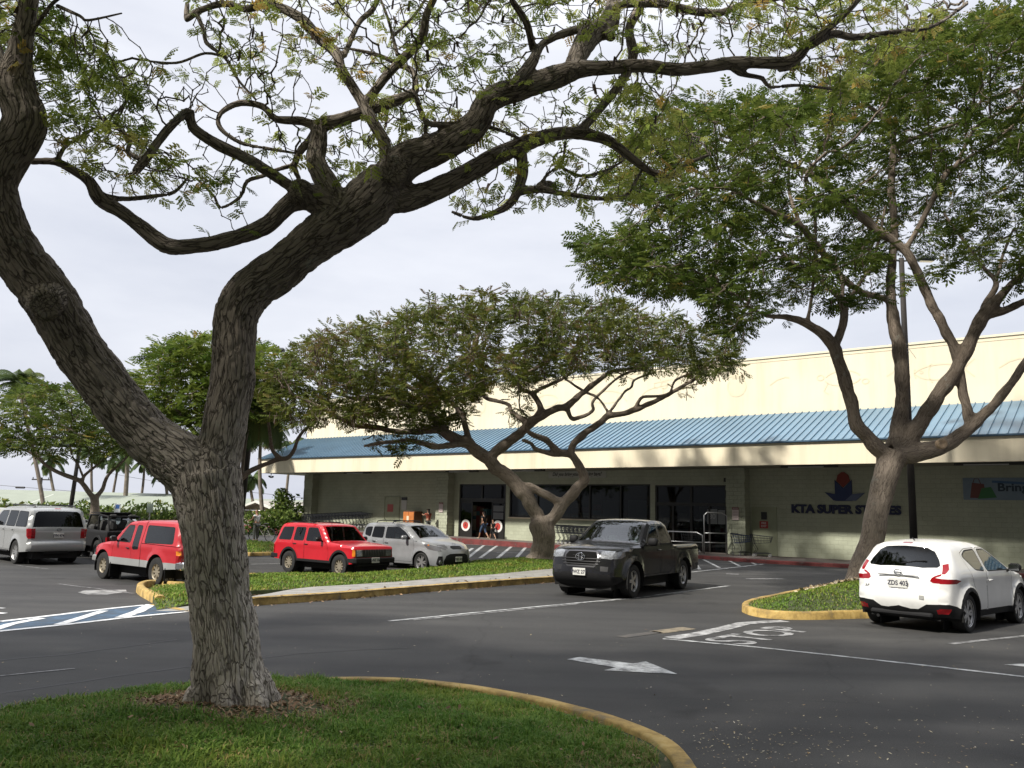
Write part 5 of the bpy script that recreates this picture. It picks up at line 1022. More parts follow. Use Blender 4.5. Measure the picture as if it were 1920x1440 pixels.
def wheel(root, x, y, R, w, rim, spokes, out, m_rim=None, dbl=False):
    """tyre with a rim child; out = +1 for the left side"""
    m_rim = m_rim or M_RIM; h = w/2; b = MB(); b.lathe([(rim, -h*.8), (R*.86, -h), (R*.965, -h*.88), (R, -h*.6), (R, h*.6), (R*.965, h*.88), (R*.86, h), (rim, h*.8), (rim*.97, h*.2), (rim*.97, -h*.8)], (0, 0, 0), 'Y', 36)
    t = b.build('wheel', M_TYRE, root, auto=45); t.location = (x, y, R)
    b = MB(); b.lathe([(0, .0), (rim*.98, .0), (rim*.98, .01), (0, .01)], (0, out*h*.1, 0), 'Y', 28, 1)
    b.lathe([(rim*.90, h*.45*out), (rim*1.0, h*.80*out), (rim*1.02, h*.84*out), (rim*1.03, h*.70*out)], (0, 0, 0), 'Y', 36); b.lathe([(0, out*h*.62), (rim*.20, out*h*.60), (rim*.24, out*h*.40)], (0, 0, 0), 'Y', 16)
    for k in range(spokes):
        for dd in ((-.13, .13) if dbl else (0,)):
            a = 2*math.pi*k/spokes+dd; a2 = 2*math.pi*k/spokes+dd*1.6; d0 = Vector((math.cos(a), 0, math.sin(a))); d1 = Vector((math.cos(a2), 0, math.sin(a2))); tn = Vector((-math.sin(a), 0, math.cos(a))); Y = Vector((0, out, 0)); wd = rim*(.10 if dbl else .17)*(5/spokes)**.5
            q = [d0*rim*.14-tn*wd, d0*rim*.14+tn*wd, d1*rim*.93+tn*wd*.85, d1*rim*.93-tn*wd*.85]; up = [Y*h*.60, Y*h*.60, Y*h*.66, Y*h*.66]; dn = [Y*h*.25]*4
            b.add([v+u for v, u in zip(q, up)]+[v+u for v, u in zip(q, dn)], [(0, 1, 2, 3), (0, 4, 5, 1), (1, 5, 6, 2), (2, 6, 7, 3), (3, 7, 4, 0)])
    b.build('rim', [m_rim, M_RIMD], t, auto=40); return t
class Car:
    def __init__(c, name, label, cat, sp, pose, group=None):
        c.sp = sp; c.root = empty(name, (pose[0], pose[1], zg(pose[0], pose[1])), pose[2], label=label, cat=cat, group=group); c.parts = {}; c.L = sp['L']; c.hw = sp['hw']
        o = resample(chaikin(np.array(sp['top']), sp.get('smooth', 2), False), .05, False); c.top = o; c.s = np.r_[0, np.cumsum(np.hypot(*np.diff(o, axis=0).T))]
        c.shell()
    def W(c, x, z):
        sp = c.sp; x = np.asarray(x, float); z = np.asarray(z, float); f0 = sp.get('f0', c.L-1.0); r0 = sp.get('r0', .7)
        w = c.hw*(1-sp.get('pf', .14)*np.clip((x-f0)/(c.L-f0), 0, 1)**2.3-sp.get('pr', .08)*np.clip((r0-x)/r0, 0, 1)**2.3)
        w = w-np.tan(rad(sp.get('tum', 16)))*np.clip(z-sp['zb'], 0, None)-.07*np.clip((.5-z)/.3, 0, 1)**2+sp.get('sh', .012)*np.exp(-((z-sp['zb']+.10)/.05)**2)
        for ax, ar in sp['arch']:
            d = np.hypot(x-ax, z-sp['R']); w = w+sp.get('flare', .02)*np.exp(-((d-ar-.02)/.07)**2)
        re = sp.get('re', .09); P = np.stack([x.ravel(), z.ravel()], 1); d = dist_poly(P, c.top, False).reshape(x.shape); q = np.clip(1-d/re, 0, 1)
        return w-re*(1-np.sqrt(np.clip(1-q*q, 0, 1)))
    def side(c, x, z, s): return c.root.location and (x, s*c.W(x, z), z)
    def spt(c, s):
        i = np.clip(np.searchsorted(c.s, s)-1, 0, len(c.s)-2); t = (s-c.s[i])/(c.s[i+1]-c.s[i]); p = c.top[i]+(c.top[i+1]-c.top[i])*t[:, None]; i0 = np.clip(i-1, 0, len(c.s)-1); i1 = np.clip(i+2, 0, len(c.s)-1); tg = c.top[i1]-c.top[i0]; tg = tg/np.hypot(*tg.T)[:, None]; return p, np.stack([-tg[:, 1], tg[:, 0]], 1)
    def sat(c, x, z): return float(c.s[np.argmin(np.hypot(c.top[:, 0]-x, c.top[:, 1]-z))])
    def strip(c, U, off=0):
        """(s, t) with t in -1..1 -> 3-D point on the nose, bonnet, roof and tail"""
        U = np.asarray(U, float); p, n = c.spt(U[:, 0]); w = c.W(p[:, 0], p[:, 1]); t = U[:, 1]; sp = c.sp
        b = sp.get('bf', .07)*np.clip(n[:, 0], 0, 1)**1.5+sp.get('br', .05)*np.clip(-n[:, 0], 0, 1)**1.5+sp.get('bt', .03)*np.clip(n[:, 1], 0, 1)
        q = p+n*(b*(1-np.abs(t)**2.4)+off)[:, None]; return np.stack([q[:, 0], t*w, q[:, 1]], 1)
    def sidep(c, U, s, off=0):
        U = np.asarray(U, float); return np.stack([U[:, 0], s*(c.W(U[:, 0], U[:, 1])+off), U[:, 1]], 1)
    def add(c, key, V, T): c.parts.setdefault(key, MB()).add([tuple(v) for v in V], [tuple(t) for t in T])
    def panel(c, outer, regs, f, step, sfx):
        cons = [r[2] for r in regs]; V, T = tri2d(outer, (), cons, step); ce = V[T].mean(1); lab = np.zeros(len(T), int)
        for i, r in enumerate(regs): lab[pip(ce, r[2])] = i+1
        X = f(V)
        for k in range(len(regs)+1):
            m = lab == k
            if not m.any() or (k and regs[k-1][0] is None): continue
            key = 'body' if k == 0 else regs[k-1][0]+sfx(ce[m]) if regs[k-1][1] != 'both' else regs[k-1][0]
            t = T[m]; u, inv = np.unique(t, return_inverse=True); c.add(key, X[u], inv.reshape(-1, 3))
    def shell(c):
        sp = c.sp; zs = sp['zs']; a, b = c.top[0], c.top[-1]; bot = [(b[0], b[1])]
        for ax, ar in sorted(sp['arch'], reverse=True):
            h = max(0, zs-sp['R']); dx = math.sqrt(max(.01, ar**2-(zs-sp['R'])**2)); a0 = math.atan2(zs-sp['R'], dx); a1 = math.pi-a0
            bot += [(ax+ar*math.cos(a0+(a1-a0)*i/18), sp['R']+ar*math.sin(a0+(a1-a0)*i/18)) for i in range(19)]
        outer = [tuple(p) for p in c.top]+[p for p in bot if True]
        outer = [p for i, p in enumerate(outer) if i == 0 or math.hypot(p[0]-outer[i-1][0], p[1]-outer[i-1][1]) > .004]; c.outer = outer
        sr = []
        for k, d in enumerate(sp.get('doors', [])):
            d = np.array(rnd_poly(d, .06)); sr.append((None, '', d)); sr.append(('door%d' % k, '', offset_poly(d, .008)))
        for r in sp.get('low', []): sr.append((r[0], '', np.array(r[1])))
        for key, poly in sp.get('glass', []):
            g = np.array(rnd_poly(poly, .055)); sr.append(('trim', '', offset_poly(g, -.022))); sr.append((key, '', g))
        for r in sp.get('side', []): sr.append((r[0], '', np.array(r[1])))
        for s in (1, -1): c.panel(np.array(outer), sr, lambda U, s=s: c.sidep(U, s), .065, lambda ce, s=s: '|L' if s > 0 else '|R')
        st = []
        for r in sp.get('strip', []):
            pts = [(c.sat(x, z)+ds, t) for x, z, ds, t in r[1]]
            pol = np.array(pts); k = c.hw; pol = pol*[1, k]
            if len(r) > 2 and r[2] == 'mirror': st += [(r[0], '', pol), (r[0], '', pol*[1, -1])]
            elif r[0] is None: st.append((None, '', pol))
            else: st.append((r[0], 'both', pol))
        k = c.hw; S1 = c.s[-1]; outer2 = np.array([(0, -k), (S1, -k), (S1, k), (0, k)])
        def sfx(ce): return '|L' if ce[:, 1].mean() > 0 else '|R'
        # mirrored regions: classify left and right separately
        c.panel(outer2, st, lambda U: c.strip(U/np.array([1, k])), .075, sfx)
    def finish(c, mats, names=None):
        """mats: key -> (object name, material, parent key)"""
        c.ob = {}; names = mats; keys = sorted(c.parts, key=lambda q: 0 if mats[q.split('|')[0]][2] is None else 1)
        for key in keys:
            k0 = key.split('|')[0]; nm, m, par = mats[k0]; pr = c.root
            if par: pr = c.ob.get(par+('|'+key.split('|')[1] if '|' in key else ''), c.ob.get(par, c.root))
            bm_ = c.parts[key]; o = bm_.build(nm, m, pr, auto=40); c.ob[key] = o
            me = o.data; bm = bmesh.new(); bm.from_mesh(me); bmesh.ops.remove_doubles(bm, verts=bm.verts, dist=.0008); bmesh.ops.recalc_face_normals(bm, faces=bm.faces[:])
            for e in bm.edges: e.smooth = len(e.link_faces) == 2 and e.calc_face_angle(9) < rad(38)
            bm.to_mesh(me); bm.free()
        return c
    def run(c, wheel_args, m_body, seats=((1.0,), (2.0,)), seatmat=None, liner=True):
        sp = c.sp; L, hw, R = c.L, c.hw, sp['R']; b = MB(); b.box((L/2, 0, .36), (L-.35, 2*hw-.52, .30)); b.box((L/2, 0, .52), (sp['arch'][-1][0]-sp['arch'][0][0]-2*sp['arch'][0][1]-.02, 2*hw-.12, .14)); b.box((sp['arch'][0][0]/2-.05, 0, .42), (.3, 2*hw-.5, .25))
        for ax, ar in sp['arch']:
            for s in (1, -1):
                w = float(c.W(np.array([ax]), np.array([R+ar*.99]))[0])-.015; n = 20; vs = []
                for i in range(n+1):
                    an = -.35+(math.pi+.7)*i/n; x, z = ax+(ar+.003)*math.cos(an), max(.12, R+(ar+.003)*math.sin(an)); vs += [(x, s*w, z), (x, s*(w-.34), z)]
                b.add(vs, [(2*i, 2*i+1, 2*i+3, 2*i+2) for i in range(n)]); b.box((ax, s*(w-.35), R+.05), (2*ar, .02, 2*ar*.9))
        b.build('underbody', M_UNDER, c.root)
        r = sp['arch']
        for ax, ar in r:
            for s in (1, -1): wheel(c.root, ax, s*(sp.get('track', hw-.13)), R, wheel_args[0], wheel_args[1], wheel_args[2], s, *(wheel_args[3:]))
        b = MB(); zf = sp['zb']-.42
        for row in seats:
            for x in row:
                for y in (-.36, .36):
                    b.rbox((x+.22, y, zf-.02), (.5, .5, .16), .05); 
                    q = [Vector((x+.02, y, zf+.05)), Vector((x-.10, y, zf+.34)), Vector((x-.18, y, zf+.58))]; b.tube(q, [.17, .2, .12], 8); b.rbox((x-.19, y, zf+.74), (.10, .26, .18), .04)
        b.box((L*.45, 0, zf-.12), (L*.55, 2*hw-.16, .06)); xd = sp.get('dash', L*.68); b.rbox((xd, 0, sp['zb']-.13), (.42, 2*hw-.22, .26), .08)
        b.build('seats', seatmat or M_SEAT, c.root); b = MB(); n = 16; sx = xd-.30; b.tube([(sx-.06*math.sin(2*math.pi*i/n), .36+.18*math.cos(2*math.pi*i/n), sp['zb']-.02+.17*math.sin(2*math.pi*i/n)) for i in range(n)], .014, 6, closed=True); b.build('steering_wheel', M_BLACK, c.root)
    def mirrors(c, x, z, m, hw=None, sz=(.12, .22, .15)):
        for s in (1, -1):
            y = s*(float(c.W(np.array([x]), np.array([z]))[0])); b = MB(); b.rbox((x, y+s*.15, z+.06), sz, .045); b.tube([(x, y-s*.01, z-.02), (x, y+s*.08, z+.03)], .025, 6); o = b.build('wing_mirror', m, c.root, auto=50)
            b = MB(); b.box((x-sz[0]/2-.003, y+s*.15, z+.06), (.006, sz[1]*.8, sz[2]*.75)); b.build('mirror_glass', M_CHROME, o)
    def handle(c, x, z, m, w=.17, door=None):
        for s, q in ((1, 'L'), (-1, 'R')):
            y = s*(float(c.W(np.array([x]), np.array([z]))[0])); b = MB(); b.rbox((x, y+s*.022, z), (w, .022, .028), .008); b.build('handle', m, c.ob.get('%s|%s' % (door, q), c.root), auto=50)
    def plate(c, x, z, txt, front=True, frame=None, tilt=0, w=.32):
        """licence plate on the nose or tail"""
        s = c.sat(x, z); p = c.strip([(s, 0)])[0]; sg = 1 if front else -1; X = p[0]+sg*.02; b = MB(); b.rbox((X, 0, z), (.012, w, .165), .004); o = b.build('licence_plate', M_PLATE, c.root)
        t = text_mesh(txt, .115, .001, 'plate_number', M_TXT, o, bold=.003, sx=.88); t.location = (X+sg*.0085, 0, z-.006); t.rotation_euler = (rad(90), 0, rad(90) if front else rad(-90))
        if frame:
            b = MB(); b.rbox((X-sg*.004, 0, z-.088), (.012, w+.02, .035), .004); f = b.build('plate_frame', mat('frame_grey', (.35, .35, .34), .5), o); t = text_mesh(frame, .036, .001, 'frame_lettering', M_TXT, o, bold=.001); t.location = (X+sg*.004, 0, z-.088); t.rotation_euler = (rad(90), 0, rad(90) if front else rad(-90))
        return o
    def badge(c, x, z, r, m, front=True, kind='ring', off=.01):
        p = c.strip([(c.sat(x, z), 0)], off)[0]; b = MB(); n = 20; sg = 1 if front else -1
        def ell(ry, rz, cz=0): return [(p[0]+sg*.012, ry*math.cos(2*math.pi*i/n), p[2]+cz+rz*math.sin(2*math.pi*i/n)) for i in range(n)]
        if kind == 'three': b.tube(ell(r*1.35, r*.95), r*.13, 6, closed=True); b.tube(ell(r*.55, r*.93), r*.11, 6, closed=True); b.tube(ell(r*1.05, r*.42, r*.48), r*.11, 6, closed=True)
        elif kind == 'bar': b.tube(ell(r, r*.85), r*.16, 6, closed=True); b.rbox((p[0]+sg*.012, 0, p[2]), (.015, r*2.5, r*.45), .004)
        else: b.tube(ell(r*1.5, r*.75), r*.14, 6, closed=True)
        return b.build('emblem', m, c.root, auto=50)
    def word(c, txt, x, z, t, size, m, front=False):
        p = c.strip([(c.sat(x, z), t)], .006)[0]; o = text_mesh(txt, size, .002, 'lettering', m, c.root, bold=.002); o.location = p; o.rotation_euler = (rad(90), 0, rad(90) if front else rad(-90)); return o
STD = {'body': ('body', None, None), 'trim': ('window_trim', M_CLAD, None), 'windscreen': ('windscreen', G_CAR, None), 'rear_window': ('rear_window', G_DARK, None), 'headlight': ('headlight', M_LAMP, None), 'taillight': ('taillight', M_TAIL, None), 'amber': ('turn_signal', M_AMBER, None), 'taillight_clear': ('reversing_lamp', M_LAMP, None),
       'grille': ('grille', M_BLACK, None), 'bumper': ('bumper', M_CLAD, None), 'rear_bumper': ('bumper', M_CLAD, None), 'clad': ('cladding', M_CLAD, None), 'arch': ('arch_trim', M_CLAD, None), 'archf': ('arch_trim', M_CLAD, None), 'sill': ('sill', M_CLAD, None), 'brake': ('brake_light', M_TAIL, None), 'reflector': ('reflector', M_TAIL, None), 'fog': ('fog_lamp', M_BLACK, None), 'quarter': ('quarter_window', G_DARK, None),
       'door0': ('door', None, None), 'door1': ('door', None, None), 'g0': ('window', G_CAR, 'door0'), 'g1': ('window', G_DARK, 'door1'), 'tailgate': ('tailgate', None, None), 'low': ('lower_panel', None, None), 'chrome': ('chrome_trim', M_CHROME, None), 'low2': ('lower_panel', None, None), 'low3': ('lower_panel', None, None)}
def mats(body, **k):
    d = {a: (b[0], b[1] or body, b[2]) for a, b in STD.items()}
    for a, v in k.items(): d[a] = v if isinstance(v, tuple) else (d[a][0], v, d[a][2])
    return d
def ring(ax, az, r0, r1, a0=0, a1=180, n=14): return [(ax+r1*math.cos(rad(a0+(a1-a0)*i/n)), az+r1*math.sin(rad(a0+(a1-a0)*i/n))) for i in range(n+1)]+[(ax+r0*math.cos(rad(a1+(a0-a1)*i/n)), az+r0*math.sin(rad(a1+(a0-a1)*i/n))) for i in range(n+1)]

# 1 --- white crossover seen from behind
sp = dict(L=4.13, hw=.875, R=.335, zs=.25, zb=1.03, tum=25, re=.12, pf=.16, pr=.12, r0=.6, flare=.055, br=.10, bt=.035, bf=.12, arch=[(.80, .385), (3.33, .385)], track=.765, dash=2.75,
 top=[(.14, .28), (.05, .38), (.0, .52), (.0, .66), (.06, .74), (.055, .84), (.08, .96), (.13, 1.04), (.20, 1.10), (.42, 1.38), (.44, 1.47), (.50, 1.505), (.75, 1.545), (1.3, 1.57), (1.85, 1.555), (2.2, 1.50), (2.62, 1.28), (3.05, 1.06), (3.4, 1.01), (3.75, .92), (3.98, .78), (4.10, .60), (4.13, .42), (4.06, .26)],
 doors=[[(1.68, .36), (1.68, 1.47), (2.1, 1.475), (2.56, 1.26), (2.90, 1.06), (2.95, .8), (2.90, .36)], [(1.66, .36), (1.66, 1.47), (1.15, 1.455), (.84, 1.37), (.92, 1.1), (1.05, .84), (1.22, .62), (1.28, .36)]],
 glass=[('g0', [(1.74, 1.06), (1.74, 1.425), (2.08, 1.425), (2.48, 1.24), (2.78, 1.06)]), ('g1', [(.92, 1.32), (1.15, 1.405), (1.60, 1.425), (1.60, 1.065), (1.22, 1.09)])],
 low=[('sill', [(1.20, .2), (1.14, .30), (1.2, .36), (2.93, .36), (2.98, .30), (2.95, .2)])],
 side=[('arch', ring(.80, .335, .37, .455, -12, 192)), ('archf', ring(3.33, .335, .37, .455, -12, 192)), ('taillight', [(.02, .99), (.13, 1.02), (.24, 1.10), (.32, 1.20), (.20, 1.155), (.10, 1.07), (.02, 1.04)]), ('taillight', [(.0, .85), (.32, .855), (.48, .905), (.30, .935), (.0, .94)]), ('headlight', [(3.60, .90), (3.75, .90), (4.0, .80), (3.9, .74), (3.7, .80)]), ('rear_bumper', [(-.1, .2), (-.1, .50), (.1, .51), (.30, .47), (.42, .40), (.42, .2)]), ('reflector', [(.03, .34), (.03, .43), (.16, .43), (.14, .34)])],
 strip=[('rear_window', [(.155, 1.06, .0, 0), (.16, 1.07, .0, .55), (.20, 1.10, .0, .88), (.24, 1.16, 0, .95), (.32, 1.26, 0, .93), (.41, 1.37, .0, .84), (.43, 1.41, .02, .66), (.435, 1.44, .01, 0), (.43, 1.41, .02, -.66), (.41, 1.37, 0, -.84), (.32, 1.26, 0, -.93), (.24, 1.16, 0, -.95), (.20, 1.10, .0, -.88), (.16, 1.07, .0, -.55)]),
  ('taillight_clear', [(.056, .868, 0, .985), (.057, .875, 0, .88), (.062, .90, 0, .845), (.068, .922, 0, .985)], 'mirror'), ('brake', [(.46, 1.48, -.02, -.16), (.46, 1.48, .03, -.16), (.46, 1.48, .03, .16), (.46, 1.48, -.02, .16)]),
  ('taillight', [(.055, .855, 0, 1.01), (.056, .87, 0, .85), (.062, .90, 0, .775), (.075, .95, 0, .80), (.125, 1.035, 0, 1.01), (.10, .995, 0, 1.01), (.075, .945, 0, .88), (.07, .935, 0, 1.01)], 'mirror'),
  ('rear_bumper', [(.14, .28, -.2, -1.01), (.0, .50, 0, -1.01), (.0, .50, .0, -.72), (.03, .42, -.0, -.50), (.03, .44, -.0, -.3), (.03, .47, 0, 0), (.03, .44, -.0, .3), (.03, .42, -.0, .50), (.0, .50, 0, .72), (.0, .50, 0, 1.01), (.14, .28, -.2, 1.01)]),
  ('reflector', [(.05, .38, -.04, .93), (.05, .38, .05, .93), (.05, .38, .05, 1.0), (.05, .38, -.04, 1.0)], 'mirror'),
  ('windscreen', [(2.30, 1.45, 0, .84), (3.02, 1.08, 0, .93), (3.02, 1.08, 0, -.93), (2.30, 1.45, 0, -.84)]), ('grille', [(4.1, .6, 0, -.5), (4.13, .42, 0, -.4), (4.13, .42, 0, .4), (4.1, .6, 0, .5)]), ('headlight', [(3.75, .92, .0, .72), (3.95, .8, 0, .70), (3.98, .78, .04, 1.0), (3.72, .93, 0, 1.0)], 'mirror')])
pose, e = fit_pose([((.80, -.80, 0), (1818, 1193)), ((.80, .80, 0), (1640, 1177)), ((.0, 0, .84), (1680, 1080)), ((.2, -.86, .95), (1790, 1074)), ((.47, 0, 1.49), (1706, 1012)), ((.1, .82, .95), (1612, 1060))], (7, 14.5, 1.0)); print('crossover', pose.round(2), round(e, 1))
c = Car('parked_car', 'white crossover parked beside the right island with boomerang tail lamps', 'car', sp, pose); c.finish(mats(P_WHITE, g1=G_CAR, rear_window=glass('rear_glass', (.11, .12, .12)))); c.run((.22, .235, 5, M_RIM, True), P_WHITE, ((1.0,), (1.95,)), M_SEAT2); c.mirrors(2.72, 1.04, M_CLAD); c.handle(1.82, .88, P_WHITE, door='door0')
c.plate(.06, .83, 'ZDS 403', False, 'KONA NISSAN'); c.badge(.09, .965, .06, M_CHROME, False, 'bar', .035); c.word('JUKE', .05, .74, .86, .055, M_CHROME)
b = MB(); p = c.strip([(c.sat(.0, .60), -.62)], .004)[0]; b.rbox((p[0], p[1], p[2]), (.006, .08, .07), .002, rz=.08); b.build('sticker', mat('grey_sticker', (.32, .32, .30), .6), c.root)
b = MB(); p = c.strip([(c.sat(.08, .905), 0)], .012)[0]; b.rbox((p[0], 0, p[2]+.03), (.03, .72, .018), .006); b.build('tailgate_handle', mat('handle_shadow', (.25, .25, .25), .4), c.root)
b = MB(); b.tube([(.72, 0, 1.575), (.62, 0, 1.625)], [.014, .006], 6); b.build('roof_aerial', M_BLACK, c.root)
b = MB(); p = c.strip([(c.sat(.2, 1.11), 0)], .01)[0]; b.tube([p, Vector(p)+Vector((.05, -.25, .05)), Vector(p)+Vector((.07, -.42, .06))], .010, 5); b.build('rear_wiper', M_BLACK, c.root)
b = MB(); b.rbox((.03, 0, .30), (.10, 1.1, .09), .03); b.tube([(.02, .42, .22), (.25, .42, .22)], .03, 10); b.build('exhaust', M_CLAD, c.root)

# 2 --- charcoal pickup driving towards the camera
sp = dict(sh=.002, L=5.37, hw=.935, R=.385, zs=.46, zb=1.20, tum=17, re=.06, pf=.17, f0=4.25, pr=.03, flare=.045, bf=.10, br=.02, bt=.03, arch=[(1.22, .47), (4.44, .47)], track=.80, dash=3.72,
 top=[(.04, .52), (.0, .62), (.0, 1.10), (.03, 1.165), (.10, 1.17), (1.86, 1.17), (1.93, 1.18), (1.97, 1.22), (2.08, 1.60), (2.14, 1.70), (2.30, 1.765), (2.7, 1.79), (3.05, 1.775), (3.28, 1.72), (3.70, 1.42), (4.00, 1.225), (4.12, 1.20), (4.7, 1.165), (5.10, 1.10), (5.22, 1.05), (5.30, .92), (5.33, .74), (5.37, .60), (5.36, .46), (5.22, .32)],
 doors=[[(2.84, .50), (2.84, 1.71), (3.2, 1.69), (3.50, 1.50), (3.86, 1.21), (3.93, .95), (3.88, .50)], [(2.82, .50), (2.82, 1.71), (2.45, 1.70), (2.24, 1.62), (2.12, 1.22), (2.12, .56), (2.2, .50)]],
 glass=[('g0', [(2.91, 1.22), (2.91, 1.64), (3.18, 1.635), (3.42, 1.48), (3.72, 1.22)]), ('g1', [(2.22, 1.24), (2.33, 1.60), (2.48, 1.645), (2.76, 1.645), (2.76, 1.23)])],
 side=[(None, [(1.915, .44), (1.915, 1.3), (1.935, 1.3), (1.935, .44)]), ('headlight', [(4.88, .97), (4.90, 1.07), (5.08, 1.07), (5.4, 1.03), (5.4, .91), (5.06, .91)]), ('taillight', [(-.1, .80), (-.1, 1.10), (.09, 1.10), (.10, .80)]), ('bumper', [(5.0, .2), (4.97, .42), (5.05, .50), (5.5, .52), (5.5, .2)]), ('rear_bumper', [(-.1, .4), (-.1, .66), (.22, .66), (.22, .4)])],
 strip=[('windscreen', [(3.24, 1.73, .02, .86), (3.97, 1.245, 0, .93), (3.97, 1.245, 0, -.93), (3.24, 1.73, .02, -.86)]), ('rear_window', [(1.99, 1.29, 0, .84), (2.08, 1.6, 0, .78), (2.08, 1.6, 0, -.78), (1.99, 1.29, 0, -.84)]),
  ('clad', [(.02, 1.15, 0, .86), (1.90, 1.175, 0, .86), (1.90, 1.175, 0, 1.02), (.02, 1.15, 0, 1.02)], 'mirror'), (None, [(.10, 1.17, 0, .88), (1.86, 1.17, -.03, .88), (1.86, 1.17, -.03, -.88), (.10, 1.17, 0, -.88)]),
  ('chrome', [(5.24, 1.03, .0, -.50), (5.24, 1.03, 0, .50), (5.29, .93, 0, .60), (5.32, .78, 0, .58), (5.335, .70, 0, .48), (5.335, .70, 0, -.48), (5.32, .78, 0, -.58), (5.29, .93, 0, -.60)]),
  ('grille', [(5.25, 1.005, .0, -.465), (5.25, 1.005, 0, .465), (5.29, .93, 0, .55), (5.32, .79, 0, .53), (5.335, .725, 0, .45), (5.335, .725, 0, -.45), (5.32, .79, 0, -.53), (5.29, .93, 0, -.55)]),
  ('headlight', [(5.23, 1.03, 0, .62), (5.22, 1.05, -.02, .80), (5.22, 1.05, -.06, 1.01), (5.29, .95, .04, 1.01), (5.30, .91, 0, .80), (5.30, .9, 0, .66)], 'mirror'),
  ('fog', [(5.335, .71, 0, .68), (5.335, .71, 0, .93), (5.35, .60, 0, .93), (5.35, .60, 0, .70)], 'mirror'),
  ('bumper', [(5.37, .53, 0, -1.01), (5.37, .53, 0, -.75), (5.37, .60, 0, -.60), (5.37, .60, 0, .60), (5.37, .53, 0, .75), (5.37, .53, 0, 1.01), (5.22, .32, .3, 1.01), (5.22, .32, .3, -1.01)])])
pose, e = fit_pose([((4.44, .82, 0), (1180, 1118)), ((1.22, .82, 0), (1279, 1103)), ((4.44, -.82, 0), (1066, 1112)), ((5.47, 0, .64), (1085, 1077)), ((0, .93, 1.15), (1307, 1012)), ((2.8, 0, 1.80), (1180, 979))], (4, 24, -2.1)); print('pickup', pose.round(2), round(e, 1))
c = Car('pickup_truck', 'charcoal pickup truck with open bed driving along the lane towards the camera', 'pickup truck', sp, pose); PICK = c; c.finish(mats(P_GREY, g1=G_CAR, chrome=mat('smoked_chrome', (.09, .09, .095), .3, metal=.8), grille=mat('deep_black', (.004, .004, .004), .8, spec=.1), windscreen=glass('windscreen_green', (.34, .42, .39)))); c.run((.25, .235, 5, M_RIM, False), P_GREY, ((2.35,), (3.0,))); c.mirrors(3.70, 1.22, M_CLAD, sz=(.13, .24, .19)); c.handle(2.95, 1.07, P_GREY, door='door0', w=.2)
for z, w in ((.965, .92), (.90, 1.0), (.835, .98), (.775, .9)):
    p = c.strip([(c.sat(5.30, z), 0)], .01)[0]; b = MB(); b.tube([(p[0]-.035, -w/2, z), (p[0], -w/4, z), (p[0]+.008, 0, z), (p[0], w/4, z), (p[0]-.035, w/2, z)], .013, 6); b.build('grille_bar', mat('grille_bar_black', (.03, .03, .032), .35), c.ob['grille'])
c.badge(5.29, .90, .085, M_CHROME, True, 'three', .03); c.plate(5.37, .60, 'PWZ 271'); b = MB(); b.box((.98, 0, .78), (1.74, 1.55, .04)); b.box((1.84, 0, .96), (.03, 1.55, .36)); b.box((.12, 0, .96), (.03, 1.55, .36)); b.box((.98, .78, .96), (1.74, .03, .38)); b.box((.98, -.78, .96), (1.74, .03, .38)); b.build('bed_liner', M_CLAD, c.root)
for s in (1, -1): b = MB(); b.rbox((5.02, s*.80, .985), (.12, .02, .05), .01); b.build('turn_signal', M_AMBER, c.root)
for s in (1, -1): b = MB(); b.lathe([(0, .0), (.05, 0), (.062, .012), (.062, -.03)], (5.215, s*.70, .975), 'X', 16); b.build('lamp_bowl', M_CHROME, c.root)

# 3 --- boxy red sport utility
sp = dict(L=4.18, hw=.845, R=.355, zs=.42, zb=1.04, tum=13, re=.045, pf=.05, f0=3.9, pr=.02, flare=.0, bf=.02, br=.03, bt=.02, smooth=1, arch=[(.88, .43), (3.45, .43)], track=.73, dash=2.62,
 top=[(.05, .46), (.0, .52), (.0, .92), (.05, .99), (.10, 1.05), (.26, 1.50), (.36, 1.59), (.55, 1.625), (1.3, 1.64), (2.0, 1.625), (2.32, 1.585), (2.42, 1.54), (2.86, 1.10), (2.96, 1.06), (3.5, 1.03), (4.02, .975), (4.10, .94), (4.13, .86), (4.14, .62), (4.10, .46)],
 doors=[[(1.70, .47), (1.70, 1.55), (2.28, 1.545), (2.70, 1.08), (2.86, 1.0), (2.93, .70), (2.90, .47)], [(1.68, .47), (1.68, 1.55), (1.06, 1.54), (1.03, 1.06), (1.18, .80), (1.36, .60), (1.40, .47)]],
 glass=[('g0', [(1.77, 1.09), (1.77, 1.49), (2.22, 1.49), (2.58, 1.09)]), ('g1', [(1.11, 1.09), (1.13, 1.49), (1.62, 1.49), (1.62, 1.09)]), ('quarter', [(.30, 1.09), (.44, 1.47), (.98, 1.49), (.95, 1.09)])],
 side=[('arch', ring(.88, .355, .415, .50, -5, 185)), ('archf', ring(3.45, .355, .415, .50, -5, 185)), ('clad', [(1.38, .38), (1.36, .50), (2.97, .50), (2.95, .38)]), ('amber', [(4.06, .68), (4.06, .88), (4.3, .88), (4.3, .68)]), ('taillight', [(-.1, .62), (-.1, .90), (.12, .90), (.12, .62)])],
 strip=[('windscreen', [(2.40, 1.55, .02, .87), (2.87, 1.095, 0, .93), (2.87, 1.095, 0, -.93), (2.40, 1.55, .02, -.87)]), ('rear_window', [(.11, 1.09, 0, .85), (.25, 1.49, 0, .80), (.25, 1.49, 0, -.80), (.11, 1.09, 0, -.85)]),
  ('grille', [(4.12, .90, 0, -.98), (4.12, .90, 0, .98), (4.14, .64, 0, .98), (4.14, .64, 0, -.98)]), ('headlight', [(4.125, .88, 0, .64), (4.125, .88, 0, .93), (4.14, .70, 0, .93), (4.14, .70, 0, .64)], 'mirror')])
